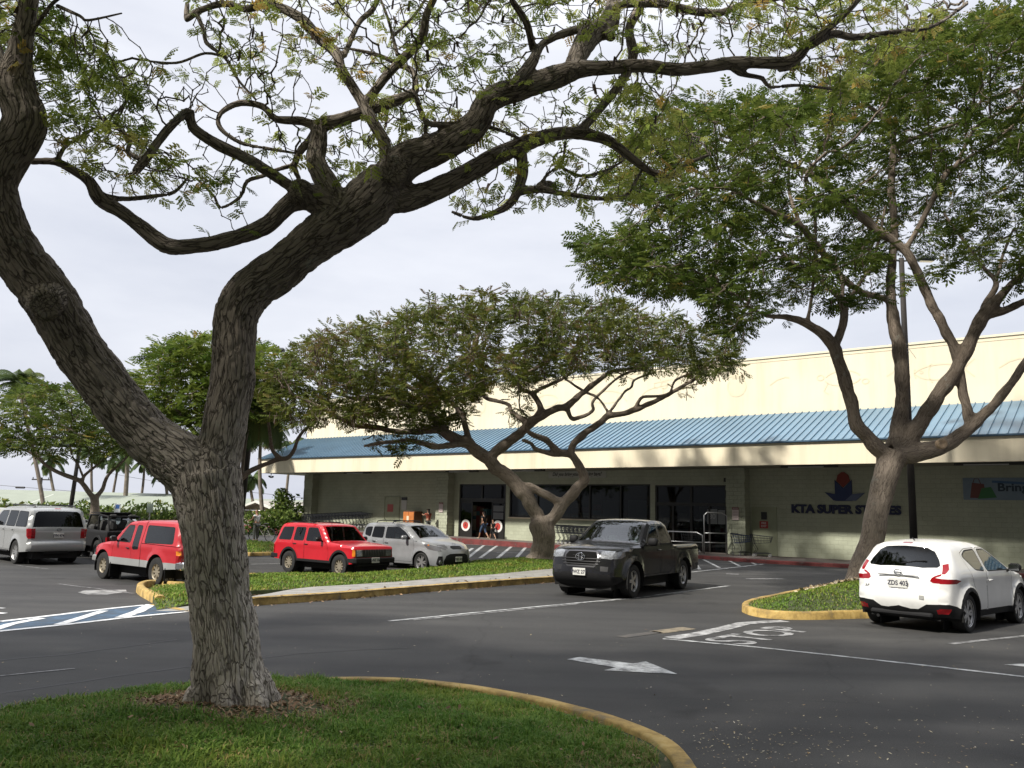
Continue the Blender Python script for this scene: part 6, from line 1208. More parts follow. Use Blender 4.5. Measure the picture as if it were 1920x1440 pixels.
pose, e = fit_pose([((.88, -.76, 0), (538, 1073)), ((3.45, -.76, 0), (634, 1084)), ((4.2, 0, .55), (706, 1050)), ((.36, -.75, 1.6), (534, 982)), ((4.12, -.65, .80), (671, 1033)), ((4.12, .65, .80), (731, 1033))], (-6.5, 27, -.8)); print('red suv', pose.round(2), round(e, 1))
c = Car('parked_car', 'boxy bright red sport utility with black wheel arches parked nose to the grass strip', 'car', sp, pose); c.finish(mats(P_RED, g1=G_CAR, quarter=glass('grey_quarter_glass', (.12, .13, .15)))); c.run((.23, .20, 10, M_RIM2), P_RED, ((1.15,), (1.9,))); c.mirrors(2.58, 1.10, M_BLACK, sz=(.1, .2, .14)); c.handle(1.80, .97, M_BLACK, door='door0'); c.handle(1.20, .97, M_BLACK, door='door1')
b = MB(); b.rbox((4.17, 0, .55), (.14, 1.66, .17), .03); b.rbox((4.02, .79, .55), (.34, .12, .17), .03); b.rbox((4.02, -.79, .55), (.34, .12, .17), .03); o = b.build('bumper', M_CLAD, c.root); b = MB(); b.rbox((-.04, 0, .54), (.14, 1.68, .17), .03); b.rbox((.14, .80, .54), (.34, .10, .17), .03); b.rbox((.14, -.80, .54), (.34, .10, .17), .03); b.build('bumper', M_CLAD, c.root); b = MB(); b.rbox((4.05, 0, .42), (.2, 1.4, .12), .03); b.build('air_dam', M_CLAD, c.root)
for k in range(8): b = MB(); y = (k-3.5)*.105; b.rbox((4.155, y, .78), (.02, .030, .20), .006); b.build('grille_bar', mat('grille_slat', (.035, .035, .035), .5), c.ob['grille'])
b = MB(); b.rbox((4.25, -.02, .56), (.012, .32, .165), .004); o = b.build('licence_plate', M_PLATE, c.root); t = text_mesh('HNZ 356', .11, .001, 'plate_number', M_TXT, o, bold=.003, sx=.85); t.location = (4.2575, -.02, .56); t.rotation_euler = (rad(90), 0, rad(90))
for s in (1, -1): b = MB(); b.tube([(.55, s*.58, 1.655), (1.9, s*.58, 1.65)], .013, 6); b.build('roof_rail', M_BLACK, c.root)
for x in (.65, 1.75): b = MB(); b.rbox((x, 0, 1.675), (.04, 1.15, .025), .008); b.build('roof_bar', M_BLACK, c.root)
b = MB(); b.tube([(3.0, -.76, 1.04), (2.93, -.77, 1.75)], .006, 5); b.build('aerial', M_BLACK, c.root)
for s in (1, -1): b = MB(); b.rbox((1.375, s*.800, 1.29), (.03, .02, .42), .006); b.build('window_bar', M_CLAD, c.root)

# 4 --- silver box shaped hatchback with roof bars
sp = dict(L=4.13, hw=.90, R=.33, zs=.25, zb=1.06, tum=12, re=.10, pf=.18, f0=3.1, pr=.06, flare=.03, bf=.12, br=.05, bt=.03, arch=[(.73, .385), (3.30, .385)], track=.785, dash=2.75,
 top=[(.10, .28), (.02, .40), (.0, .62), (.03, .92), (.08, 1.08), (.18, 1.45), (.26, 1.55), (.45, 1.59), (1.2, 1.615), (1.9, 1.60), (2.28, 1.55), (2.45, 1.49), (3.05, 1.12), (3.18, 1.075), (3.6, 1.01), (3.90, .91), (4.03, .80), (4.10, .64), (4.12, .46), (4.10, .32), (4.02, .22)],
 doors=[[(1.40, .32), (1.40, 1.52), (2.15, 1.51), (2.5, 1.36), (2.92, 1.08), (2.96, .8), (2.88, .32)], [(1.38, .32), (1.38, 1.52), (.78, 1.50), (.72, 1.1), (.92, .88), (1.10, .66), (1.18, .32)]],
 glass=[('g0', [(1.47, 1.09), (1.47, 1.46), (2.10, 1.455), (2.42, 1.32), (2.76, 1.09)]), ('g1', [(.74, 1.11), (.78, 1.45), (1.33, 1.46), (1.33, 1.09)]), ('quarter', [(.34, 1.18), (.33, 1.38), (.42, 1.43), (.68, 1.445), (.65, 1.12)])],
 side=[('headlight', [(3.42, .93), (3.62, .95), (3.95, .88), (4.2, .76), (4.2, .70), (3.8, .75), (3.6, .78)]), ('taillight', [(-.1, .85), (-.1, 1.30), (.2, 1.30), (.16, .85)]), ('bumper', [(4.0, .2), (3.93, .30), (4.03, .56), (4.3, .56), (4.3, .2)])],
 strip=[('windscreen', [(2.43, 1.50, .01, .87), (3.06, 1.115, 0, .93), (3.06, 1.115, 0, -.93), (2.43, 1.50, .01, -.87)]), ('rear_window', [(.09, 1.12, 0, .85), (.18, 1.45, 0, .80), (.18, 1.45, 0, -.80), (.09, 1.12, 0, -.85)]),
  ('grille', [(3.99, .84, 0, -.34), (3.99, .84, 0, .34), (4.04, .78, .0, .42), (4.06, .74, 0, .30), (4.06, .74, 0, -.30), (4.04, .78, 0, -.42)]),
  ('headlight', [(3.92, .90, 0, .58), (3.88, .92, 0, .76), (3.84, .935, 0, 1.01), (4.02, .81, 0, 1.01), (4.05, .76, 0, .80), (4.04, .77, 0, .58)], 'mirror'),
  ('bumper', [(4.105, .60, 0, -.58), (4.105, .60, 0, .58), (4.11, .56, 0, .80), (4.11, .40, 0, .95), (4.10, .30, 0, .93), (4.02, .22, .1, .70), (4.02, .22, .1, -.70), (4.10, .30, 0, -.93), (4.11, .40, 0, -.95), (4.11, .56, 0, -.80)])])
pose, e = fit_pose([((3.30, -.80, 0), (792, 1072)), ((4.24, 0, .46), (860, 1049)), ((3.92, -.70, .84), (822, 1026)), ((2.62, -.98, 1.13), (757, 1004)), ((.35, -.75, 1.58), (690, 986)), ((2.4, 0, 1.56), (795, 981))], (-5, 30, -.8)); print('hatch', pose.round(2), round(e, 1))
c = Car('parked_car', 'silver box shaped hatchback with roof bars parked behind the red sport utility', 'car', sp, pose); c.finish(mats(P_SILV, headlight=mat('dark_lamp', (.16, .16, .17), .12, metal=.3, coat=1))); c.run((.22, .235, 5, M_RIM, True), P_SILV, ((.95,), (1.75,))); c.mirrors(2.60, 1.08, P_SILV); c.handle(1.55, .93, M_CHROME, door='door0'); c.handle(.88, .96, M_CHROME, door='door1'); c.plate(4.11, .46, 'SVK 418'); c.badge(3.93, .895, .05, M_CHROME, True, 'ring', .012)
for x in (.75, 1.6):
    b = MB(); b.tube([(x, -.70, 1.56), (x, -.66, 1.66), (x, -.4, 1.69), (x, .4, 1.69), (x, .66, 1.66), (x, .70, 1.56)], .020, 6); b.build('roof_bar', M_BLACK, c.root)
b = MB(); b.tube([(.5, .0, 1.60), (.36, 0, 1.78)], .008, 5); b.build('aerial', M_BLACK, c.root)
for s in (1, -1):
    b = MB(); b.lathe([(0, .03), (.07, .02), (.08, 0)], (4.07, s*.70, .36), 'X', 16); b.build('fog_lamp', M_LAMP, c.root); b = MB(); b.rbox((3.60, s*.855, .915), (.12, .03, .05), .012); b.build('turn_signal', M_AMBER, c.root); b = MB(); b.rbox((2.98, s*.895, 1.0), (.22, .015, .07), .006); b.build('side_vent', M_CLAD, c.root)

# 5 --- red and silver small pickup with a matching bed cap
sp = dict(L=4.80, hw=.835, R=.375, zs=.46, zb=1.06, tum=14, re=.06, pf=.10, f0=4.2, pr=.03, flare=.035, bf=.05, br=.02, bt=.03, arch=[(1.08, .46), (4.07, .46)], track=.73, dash=3.35,
 top=[(.05, .50), (.0, .56), (.0, 1.0), (.04, 1.05), (.10, 1.08), (.24, 1.55), (.34, 1.64), (.6, 1.675), (1.4, 1.685), (2.0, 1.675), (2.7, 1.66), (2.98, 1.62), (3.12, 1.55), (3.58, 1.12), (3.70, 1.07), (4.2, 1.02), (4.62, .93), (4.74, .84), (4.78, .66), (4.74, .50)],
 doors=[[(2.50, .50), (2.50, 1.59), (2.95, 1.57), (3.42, 1.10), (3.55, .95), (3.58, .7), (3.52, .50)]],
 glass=[('g0', [(2.58, 1.09), (2.60, 1.53), (2.92, 1.525), (3.30, 1.10)]), ('quarter', [(2.10, .93), (2.16, 1.53), (2.43, 1.54), (2.41, .91)]), ('quarter', [(.36, 1.13), (.48, 1.53), (1.86, 1.55), (1.80, 1.11)])],
 low=[('low', [(.0, .3), (-.1, .635), (1.08, .64), (1.08, .3)]), ('low2', [(1.08, .3), (1.08, .64), (4.07, .652), (4.07, .3)]), ('low3', [(4.07, .3), (4.07, .652), (4.9, .655), (4.9, .3)])],
 side=[(None, [(1.962, .44), (1.962, 1.72), (1.985, 1.72), (1.985, .44)]), (None, [(-.05, 1.045), (1.96, 1.075), (1.96, 1.09), (-.05, 1.06)]), ('taillight', [(-.1, .66), (-.1, .84), (.14, .84), (.14, .66)]), ('amber', [(-.1, .84), (-.1, .95), (.14, .95), (.14, .84)]), ('headlight', [(4.62, .72), (4.62, .86), (4.9, .86), (4.9, .72)])],
 strip=[('windscreen', [(3.10, 1.56, .02, .87), (3.60, 1.105, 0, .93), (3.60, 1.105, 0, -.93), (3.10, 1.56, .02, -.87)]), (None, [(1.96, 1.68, 0, -1.02), (1.96, 1.68, 0, 1.02), (1.985, 1.68, 0, 1.02), (1.985, 1.68, 0, -1.02)]), ('rear_window', [(.12, 1.13, 0, .80), (.23, 1.52, 0, .76), (.23, 1.52, 0, -.76), (.12, 1.13, 0, -.80)]), ('taillight', [(.0, .66, 0, .84), (0, .84, 0, .84), (0, .84, 0, 1.01), (0, .66, 0, 1.01)], 'mirror'), ('grille', [(4.76, .82, 0, -.6), (4.76, .82, 0, .6), (4.78, .68, 0, .6), (4.78, .68, 0, -.6)])])
pose, e = fit_pose([((1.08, .76, 0), (288, 1102)), ((4.07, .76, 0), (190, 1091)), ((.02, .82, .85), (337, 1034)), ((4.74, .74, .88), (181, 1018)), ((3.0, .66, 1.60), (249, 983)), ((3.35, .95, 1.14), (217, 1009))], (-8, 20, 2.2)); print('red pickup', pose.round(2), round(e, 1))
c = Car('pickup_truck', 'red and silver pickup with a red bed cap parked behind the big trunk', 'pickup truck', sp, pose); c.finish(mats(P_RED2, low=P_SILV2, low2=P_SILV2, low3=P_SILV2, quarter=glass('cap_glass', (.20, .22, .21)))); c.run((.24, .20, 8, M_RIM2), P_RED2, ((2.6,),)); c.mirrors(3.28, 1.10, M_BLACK, sz=(.1, .2, .16)); c.handle(2.66, .93, M_BLACK, door='door0')
b = MB(); b.rbox((-.06, 0, .58), (.16, 1.62, .20), .04); b.rbox((.10, .77, .58), (.30, .10, .2), .03); b.rbox((.10, -.77, .58), (.30, .10, .2), .03); b.build('bumper', M_CHROME, c.root); b = MB(); b.rbox((4.80, 0, .56), (.14, 1.6, .18), .04); b.rbox((4.64, .78, .56), (.3, .1, .18), .03); b.rbox((4.64, -.78, .56), (.3, .1, .18), .03); b.build('bumper', mat('grey_bumper', (.2, .2, .2), .5), c.root)
for ax in (.56, 3.56):
    for s in (1, -1):
        b = MB(); b.rbox((ax, s*.72, .30), (.02, .30, .40), .006); o = b.build('mudflap', M_CLAD, c.root)
        if ax < 1: t = text_mesh('ISUZU', .09, .001, 'lettering', mat('grey_print', (.3, .3, .3), .7), o, bold=.002); t.location = (ax-.0115, s*.72, .20); t.rotation_euler = (rad(90), 0, rad(-90))
for s in (1, -1):
    b = MB(); b.rbox((2.24, s*.83, .99), (.25, .02, .02), .004); b.build('window_bar', M_CLAD, c.root)

# 6 --- big silver sport utility seen from behind
sp = dict(L=5.2, hw=.985, R=.40, zs=.42, zb=1.27, tum=12, re=.10, pf=.10, pr=.05, r0=.5, flare=.02, bf=.08, br=.035, bt=.03, arch=[(1.12, .46), (4.14, .46)], track=.85, dash=3.55,
 top=[(.10, .46), (.02, .52), (.0, .62), (.02, .74), (.09, .78), (.08, .95), (.08, 1.18), (.10, 1.24), (.28, 1.78), (.34, 1.86), (.50, 1.91), (1.2, 1.95), (2.6, 1.94), (3.0, 1.89), (3.2, 1.80), (3.85, 1.33), (4.0, 1.28), (4.6, 1.22), (5.0, 1.12), (5.14, .98), (5.18, .7), (5.1, .45)],
 doors=[[(2.25, .48), (2.25, 1.80), (2.95, 1.78), (3.55, 1.33), (3.68, 1.1), (3.66, .48)], [(2.23, .48), (2.23, 1.80), (1.3, 1.80), (1.26, 1.2), (1.45, .95), (1.62, .7), (1.66, .48)]],
 glass=[('g0', [(2.31, 1.28), (2.31, 1.78), (2.94, 1.76), (3.48, 1.29)]), ('g1', [(1.33, 1.28), (1.35, 1.78), (2.17, 1.78), (2.17, 1.28)]), ('quarter', [(.26, 1.29), (.42, 1.76), (1.27, 1.78), (1.24, 1.28)])],
 side=[('taillight', [(-.1, .88), (-.1, 1.22), (.22, 1.22), (.20, .98), (.12, .88)])],
 strip=[('rear_window', [(.105, 1.26, 0, .96), (.26, 1.72, 0, .93), (.28, 1.78, 0, .82), (.28, 1.78, 0, -.82), (.26, 1.72, 0, -.93), (.105, 1.26, 0, -.96)]), ('taillight', [(.08, .88, 0, .86), (.08, 1.22, 0, .86), (.08, 1.22, 0, 1.01), (.08, .88, 0, 1.01)], 'mirror'), ('chrome', [(.08, 1.12, 0, -.82), (.08, 1.12, 0, .82), (.08, 1.08, 0, .82), (.08, 1.08, 0, -.82)]), ('brake', [(.34, 1.86, 0, -.14), (.34, 1.86, 0, .14), (.34, 1.86, .05, .14), (.34, 1.86, .05, -.14)]),
  ('windscreen', [(3.2, 1.8, .01, .88), (3.86, 1.33, 0, .93), (3.86, 1.33, 0, -.93), (3.2, 1.8, .01, -.88)]), ('headlight', [(5.0, 1.1, 0, .6), (5.1, 1.0, 0, .6), (5.1, 1.0, 0, 1.01), (4.9, 1.1, 0, 1.01)], 'mirror'), ('grille', [(5.1, 1.02, 0, -.5), (5.17, .8, 0, -.5), (5.17, .8, 0, .5), (5.1, 1.02, 0, .5)])])
pose, e = fit_pose([((1.12, .90, 0), (30, 1058)), ((1.12, -.90, 0), (134, 1053)), ((0, 0, 1.0), (112, 1007)), ((.4, .75, 1.90), (62, 959)), ((.4, -.75, 1.90), (148, 959)), ((.05, .95, 1.05), (56, 1002)), ((.05, -.95, 1.05), (160, 1000))], (-16, 29, 1.9)); print('silver suv', pose.round(2), round(e, 1))
c = Car('parked_car', 'large silver sport utility seen from behind at the left edge', 'car', sp, pose); c.finish(mats(P_SILV2, chrome=mat('satin_trim', (.5, .5, .5), .45))); c.run((.27, .26, 6, M_RIM, True), P_SILV2, ((1.5,), (2.5,))); c.mirrors(3.42, 1.32, P_SILV2, sz=(.14, .26, .2)); c.handle(2.4, 1.16, P_SILV2, door='door0'); c.handle(1.5, 1.16, P_SILV2, door='door1'); c.plate(.08, .99, 'JYN 474', False); c.badge(.08, 1.18, .05, M_CLAD, False, 'ring')
for s in (1, -1): b = MB(); b.tube([(.55, s*.66, 1.93), (.6, s*.66, 1.99), (2.6, s*.66, 2.0), (2.7, s*.66, 1.95)], .022, 6); b.build('roof_rail', M_BLACK, c.root)
b = MB(); b.rbox((.9, 0, 2.01), (.05, 1.3, .03), .01); b.build('roof_bar', M_BLACK, c.root)
b = MB(); b.rbox((.16, 0, .42), (.2, .8, .14), .04); b.build('tow_hitch', M_UNDER, c.root); b = MB(); b.rbox((2.65, .98, .42), (2.0, .14, .06), .02); b.rbox((2.65, -.98, .42), (2.0, .14, .06), .02); b.build('running_board', M_CLAD, c.root)
SILV = c

# 7 --- black open off roader
sp = dict(L=3.85, hw=.74, R=.37, zs=.50, zb=1.3, tum=3, re=.03, pf=.20, f0=2.4, pr=.0, flare=.0, bf=.02, br=.01, bt=.02, smooth=1, arch=[(.78, .45), (3.10, .45)], track=.70, dash=2.15,
 top=[(.12, .52), (.10, .56), (.10, 1.05), (.14, 1.09), (1.3, 1.10), (2.0, 1.12), (2.40, 1.16), (2.6, 1.15), (3.5, 1.06), (3.66, 1.02), (3.70, .9), (3.70, .56)],
 side=[('taillight', [(.05, .70), (.05, .86), (.16, .86), (.16, .70)])],
 strip=[(None, [(.2, 1.09, 0, .90), (2.15, 1.12, 0, .90), (2.15, 1.12, 0, -.90), (.2, 1.09, 0, -.90)]), ('taillight', [(.1, .70, 0, .78), (.1, .86, 0, .78), (.1, .86, 0, 1.0), (.1, .70, 0, 1.0)], 'mirror'), ('grille', [(3.69, .98, 0, -.6), (3.70, .7, 0, -.6), (3.70, .7, 0, .6), (3.69, .98, 0, .6)])])
pose, e = fit_pose([((.78, .74, 0), (175, 1048)), ((.1, .75, .78), (200, 1007)), ((1.3, .6, 1.72), (193, 965)), ((1.3, -.6, 1.72), (252, 966)), ((2.25, .62, 1.68), (165, 965))], (-14, 30, 2.1)); print('jeep', pose.round(2), round(e, 1))
c = Car('parked_car', 'black open topped off roader with roll cage beside the big silver one', 'car', sp, pose); c.finish(mats(M_CLAD)); c.run((.25, .20, 5, M_RIM), P_BLK, ((.8,), (1.55,)))
b = MB(); t = .035
for s in (1, -1): b.tube([(1.3, s*.6, 1.0), (1.3, s*.62, 1.6), (1.3, s*.56, 1.72), (1.3, 0, 1.73)], t, 7); b.tube([(1.3, s*.58, 1.70), (2.22, s*.60, 1.66), (2.42, s*.64, 1.16)], t, 7); b.tube([(1.3, s*.58, 1.68), (.5, s*.58, 1.62), (.22, s*.62, 1.06)], t, 7)
b.tube([(.5, -.58, 1.62), (.5, .58, 1.62)], t, 7); b.tube([(2.22, -.6, 1.66), (2.22, .6, 1.66)], t, 7); b.build('roll_cage', M_CLAD, c.root)
b = MB(); b.box((1.75, 0, 1.755), (.98, 1.22, .03)); b.build('sun_top', M_CLAD, c.root)
b = MB(); b.tube([(2.42, .64, 1.16), (2.25, .62, 1.66), (2.25, -.62, 1.66), (2.42, -.64, 1.16)], .03, 7); f = b.build('windscreen_frame', P_BLK, c.root); b = MB(); b.add([(2.42, .62, 1.18), (2.26, .60, 1.65), (2.26, -.60, 1.65), (2.42, -.62, 1.18)], [(0, 1, 2, 3)]); b.build('windscreen', G_CAR, f)
for ax in (.78, 3.10):
    for s in (1, -1): b = MB(); b.ribbon([(ax+.50*math.cos(rad(a)), s*.82, .37+.50*math.sin(rad(a))) for a in range(5, 186, 15)], .20, (0, 0, 1)); b2 = MB(); b2.tube([(ax+.50*math.cos(rad(a)), s*.80, .37+.50*math.sin(rad(a))) for a in range(0, 181, 15)], .05, 6); b2.build('wheel_flare', M_CLAD, c.root)
b = MB(); b.rbox((.04, 0, .55), (.12, 1.4, .14), .02); b.build('bumper', M_CLAD, c.root)

# 8 --- two pale cars further back
sed = dict(L=4.6, hw=.88, R=.33, zs=.25, zb=.98, tum=20, re=.10, pf=.14, pr=.10, flare=.02, bf=.10, br=.10, bt=.03, arch=[(.95, .38), (3.65, .38)], track=.76, dash=3.0,
 top=[(.10, .28), (.02, .4), (.0, .62), (.04, .86), (.12, .97), (.65, 1.03), (1.25, 1.36), (1.6, 1.44), (2.2, 1.46), (2.6, 1.41), (3.3, 1.03), (3.5, .98), (4.1, .90), (4.45, .76), (4.58, .55), (4.55, .3)],
 doors=[[(2.1, .32), (2.1, 1.38), (2.55, 1.36), (3.12, 1.0), (3.2, .7), (3.1, .32)], [(2.08, .32), (2.08, 1.38), (1.5, 1.33), (1.2, 1.02), (1.38, .7), (1.45, .32)]], glass=[('g0', [(2.17, 1.02), (2.17, 1.33), (2.52, 1.32), (2.95, 1.02)]), ('g1', [(1.35, 1.03), (1.6, 1.30), (2.02, 1.33), (2.02, 1.02)])],
 side=[('taillight', [(-.1, .78), (-.1, .93), (.3, .93), (.2, .78)])], strip=[('rear_window', [(.70, 1.05, 0, .84), (1.24, 1.35, 0, .76), (1.24, 1.35, 0, -.76), (.70, 1.05, 0, -.84)]), ('windscreen', [(2.62, 1.40, 0, .84), (3.27, 1.045, 0, .92), (3.27, 1.045, 0, -.92), (2.62, 1.40, 0, -.84)]), ('headlight', [(4.3, .84, 0, .6), (4.45, .74, 0, .6), (4.45, .74, 0, 1.01), (4.2, .87, 0, 1.01)], 'mirror')])
p = PY(262, 985, 43); c = Car('parked_car', 'white saloon half hidden behind the black off roader', 'car', sed, (p.x, p.y-1.5, 2.3)); c.finish(mats(P_WHITE)); c.run((.21, .22, 5, M_RIM, True), P_WHITE, ((1.4,), (2.3,))); c.mirrors(2.95, 1.0, P_WHITE)
van = dict(L=4.9, hw=.95, R=.35, zs=.28, zb=1.05, tum=13, re=.12, pf=.16, pr=.08, flare=.02, bf=.10, br=.06, bt=.03, arch=[(.95, .40), (3.9, .40)], track=.82, dash=3.3,
 top=[(.10, .3), (.02, .4), (.0, .7), (.06, 1.0), (.22, 1.55), (.35, 1.66), (.7, 1.72), (1.6, 1.76), (2.6, 1.74), (3.0, 1.66), (3.75, 1.16), (4.1, 1.06), (4.6, .92), (4.8, .72), (4.86, .5), (4.8, .3)],
 doors=[[(2.3, .35), (2.3, 1.62), (2.85, 1.60), (3.5, 1.12), (3.55, .7), (3.4, .35)]], glass=[('g0', [(2.38, 1.10), (2.38, 1.56), (2.8, 1.54), (3.35, 1.12)]), ('quarter', [(1.3, 1.10), (1.35, 1.56), (2.22, 1.57), (2.22, 1.10)]), ('quarter', [(.42, 1.12), (.5, 1.50), (1.2, 1.55), (1.18, 1.11)])],
 side=[('taillight', [(-.1, .9), (-.1, 1.3), (.22, 1.3), (.16, .9)])], strip=[('rear_window', [(.08, 1.08, 0, .85), (.21, 1.5, 0, .8), (.21, 1.5, 0, -.8), (.08, 1.08, 0, -.85)]), ('windscreen', [(3.02, 1.64, 0, .86), (3.72, 1.18, 0, .93), (3.72, 1.18, 0, -.93), (3.02, 1.64, 0, -.86)])])
p = PY(14, 985, 37); c = Car('parked_car', 'cream white van mostly hidden behind the large silver sport utility', 'van', van, (p.x, p.y, 2.45)); c.finish(mats(P_BEIGE)); c.run((.21, .22, 5, M_RIM, True), P_BEIGE, ((1.2,), (2.3,))); c.mirrors(3.3, 1.12, P_BEIGE)
# ---------------- background trees, palms, houses, poles ----------------
def at_store(px, py, y):
    """local store x and height seen at a pixel on the plane parallel to the wall at depth y"""
    d = Vector(ray(px, py)); o = Vector((0, 0, H)); p0 = W0+EY*y; t = (p0-o).dot(EY)/d.dot(EY); p = o+d*t; return (p-W0).dot(EX), p.z
YD = 41
limbsD = [[0, (178, 985, 22), (178, 955, 17), (177, 932, 15)], [-.5, (176, 935, 10), (165, 920, 10), (150, 902, 9), (120, 890, 8), (90, 875, 7), (62, 852, 6), (25, 835, 4), (-10, 815, 3)], [.5, (179, 934, 10), (192, 917, 8), (202, 892, 7), (225, 870, 6), (250, 842, 4), (262, 810, 3)], [1, (155, 905, 6), (160, 890, 6), (190, 865, 5), (212, 838, 4)], [-1, (158, 900, 5), (148, 875, 5), (135, 853, 4), (130, 820, 3)], [.5, (85, 872, 5), (60, 835, 4), (50, 800, 3)]]
TD = Tree('spreading_tree', G(178, 985, 0), YD, limbsD, label='mid green spreading tree rising from the hedge behind the black off roader', cat='tree')
polyD = [(-80, 770), (-40, 735), (30, 722), (110, 712), (180, 722), (250, 745), (300, 780), (315, 815), (300, 840), (240, 850), (200, 858), (140, 852), (90, 838), (60, 848), (-10, 845), (-80, 850)]
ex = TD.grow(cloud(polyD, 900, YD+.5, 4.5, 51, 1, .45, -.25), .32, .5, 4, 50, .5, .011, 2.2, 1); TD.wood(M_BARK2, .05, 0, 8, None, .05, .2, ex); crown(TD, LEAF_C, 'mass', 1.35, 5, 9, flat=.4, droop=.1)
YE = 36
limbsE = [[0, (425, 1040, 34), (428, 980, 28), (432, 930, 26)], [.5, (432, 930, 20), (450, 900, 12), (475, 880, 10), (520, 862, 9), (540, 858, 9), (552, 842, 8), (560, 820, 7), (578, 800, 6), (592, 790, 4)], [-.5, (530, 862, 8), (512, 845, 8), (506, 815, 7), (503, 790, 6), (497, 760, 4)], [-1, (430, 935, 18), (405, 880, 14), (380, 830, 11), (340, 780, 8), (310, 740, 5)], [.8, (428, 930, 16), (430, 860, 13), (440, 790, 10), (450, 720, 7), (455, 680, 4)], [1, (408, 885, 9), (400, 820, 8), (390, 750, 6), (385, 690, 4)]]
TE = Tree('spreading_tree', G(425, 1040, 0), YE, limbsE, label='bright green rounded tree seen between the forked limbs of the near tree', cat='tree')
polyE = [(232, 700), (262, 665), (300, 642), (350, 632), (410, 628), (470, 642), (530, 655), (568, 690), (562, 745), (520, 760), (470, 770), (440, 790), (380, 790), (330, 790), (300, 775), (262, 755), (238, 725)]
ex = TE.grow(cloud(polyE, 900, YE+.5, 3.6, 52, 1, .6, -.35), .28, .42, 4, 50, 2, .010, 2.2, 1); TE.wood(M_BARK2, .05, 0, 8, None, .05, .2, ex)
LEAF_E = leaf_mat('bright_canopy_leaf', [(0, (.06, .11, .018)), (.5, (.12, .165, .028)), (.85, (.20, .24, .042)), (.96, (.24, .24, .05)), (1, (.3, .2, .05))], .4)
crown(TE, LEAF_E, 'mass', 1.3, 6, 10, flat=.4, droop=.1)

M_PTRUNK = mat('palm_trunk_bark', (.20, .17, .14), .9, nscale=3, namp=.3, bump=.5, bscale=8); M_FROND = leaf_mat('palm_frond', [(0, (.05, .085, .03)), (.6, (.10, .14, .045)), (1, (.22, .18, .08))], .3)
def palm(base_px, top_px, Y, nf, fl, label, w=.16, droop=1.0, seed=1):
    r = np.random.default_rng(seed); top = PY(*top_px, Y); low = PY(*base_px, Y); d = (top-low); k = (low.z-zg(0, 60)+.3)/max(.3, d.z); base = low-d*k; base.z = -.1
    root = empty('coconut_palm', base, label=label, cat='palm'); q = [base.lerp(top, t)+Vector((.25*math.sin(t*3.1+seed), 0, 0)) for t in np.linspace(0, 1, 9)]; q[-1] = top
    b = MB(); b.tube([p-base for p in q], [w*1.25]+[w*(1-.3*i/8) for i in range(1, 9)], 8); b.build('trunk', M_PTRUNK, root, smooth=True)
    V, at = [], []
    for i in range(nf):
        a = 2*math.pi*i/nf+r.uniform(-.3, .3); el = r.uniform(-.5, 1.15); L = fl*r.uniform(.8, 1.15); hd = Vector((math.cos(a), math.sin(a), 0)); p = top-base; v = hd*math.cos(el)+Vector((0, 0, math.sin(el))); c = r.uniform(0, 1)*.7+(.3 if el < -.3 else 0); n = 13
        for j in range(n):
            p2 = p+v*(L/n); v = (v+Vector((0, 0, -.13*droop-.02*j*droop))).normalized(); sd = v.cross(Vector((0, 0, 1))).normalized(); ll = L*.30*math.sin(math.pi*(j+1.2)/(n+1.5))**.7
            if j > 1:
                for s in (-1, 1):
                    for h in (0, .5):
                        o = p.lerp(p2, h); tip = o+(sd*s*.75+v*.55+Vector((0, 0, -.55))).normalized()*ll; V += [o-v*.055, o+v*.06, tip+v*.025, tip-v*.025]; at.append(c)
            V += [p-sd*.03, p+sd*.03, p2+sd*.025, p2-sd*.025]; at.append(min(1, c+.2)); p = p2
    npmesh('crown', np.array([tuple(x) for x in V]), np.arange(len(V)).reshape(-1, 4), M_FROND, root, attr=np.array(at)); return root
PALMS = [((72, 935), (40, 720), 62, 22, 2.5, 'tall leaning coconut palm whose head rises behind the leftmost tree'), ((103, 930), (97, 862), 78, 15, 1.8, 'short coconut palm with drooping head just left of the dark lamp pole'), ((177, 930), (174, 852), 84, 15, 2.0, 'coconut palm directly behind the fork of the mid green tree'), ((215, 930), (219, 868), 88, 15, 1.7, 'slim coconut palm right of the mid green tree fork'), ((236, 948), (232, 838), 70, 16, 2.2, 'thick trunked coconut palm between two slimmer palms left of the big trunk'), ((260, 938), (269, 866), 86, 15, 1.7, 'leaning coconut palm with low head left of the big trunk'), ((309, 955), (311, 880), 72, 15, 1.7, 'coconut palm half hidden by the edge of the big trunk'), ((475, 950), (474, 895), 76, 15, 1.9, 'coconut palm close behind the dark pole left of the store'), ((493, 955), (494, 800), 60, 20, 2.5, 'coconut palm with a wide head above the store canopy corner'), ((541, 945), (545, 836), 80, 15, 1.9, 'coconut palm whose head shows over the left end of the blue roof')]
for i, (b_, t_, Y, nf, fl, lab) in enumerate(PALMS): palm(b_, t_, Y, nf, fl, lab, .16 if i != 4 else .22, .75, i+1)
palm((448, 955), (484, 752), 38, 22, 2.5, 'feathery palm with bright hanging fronds beside the dark pole', .10, 1.15, 21)

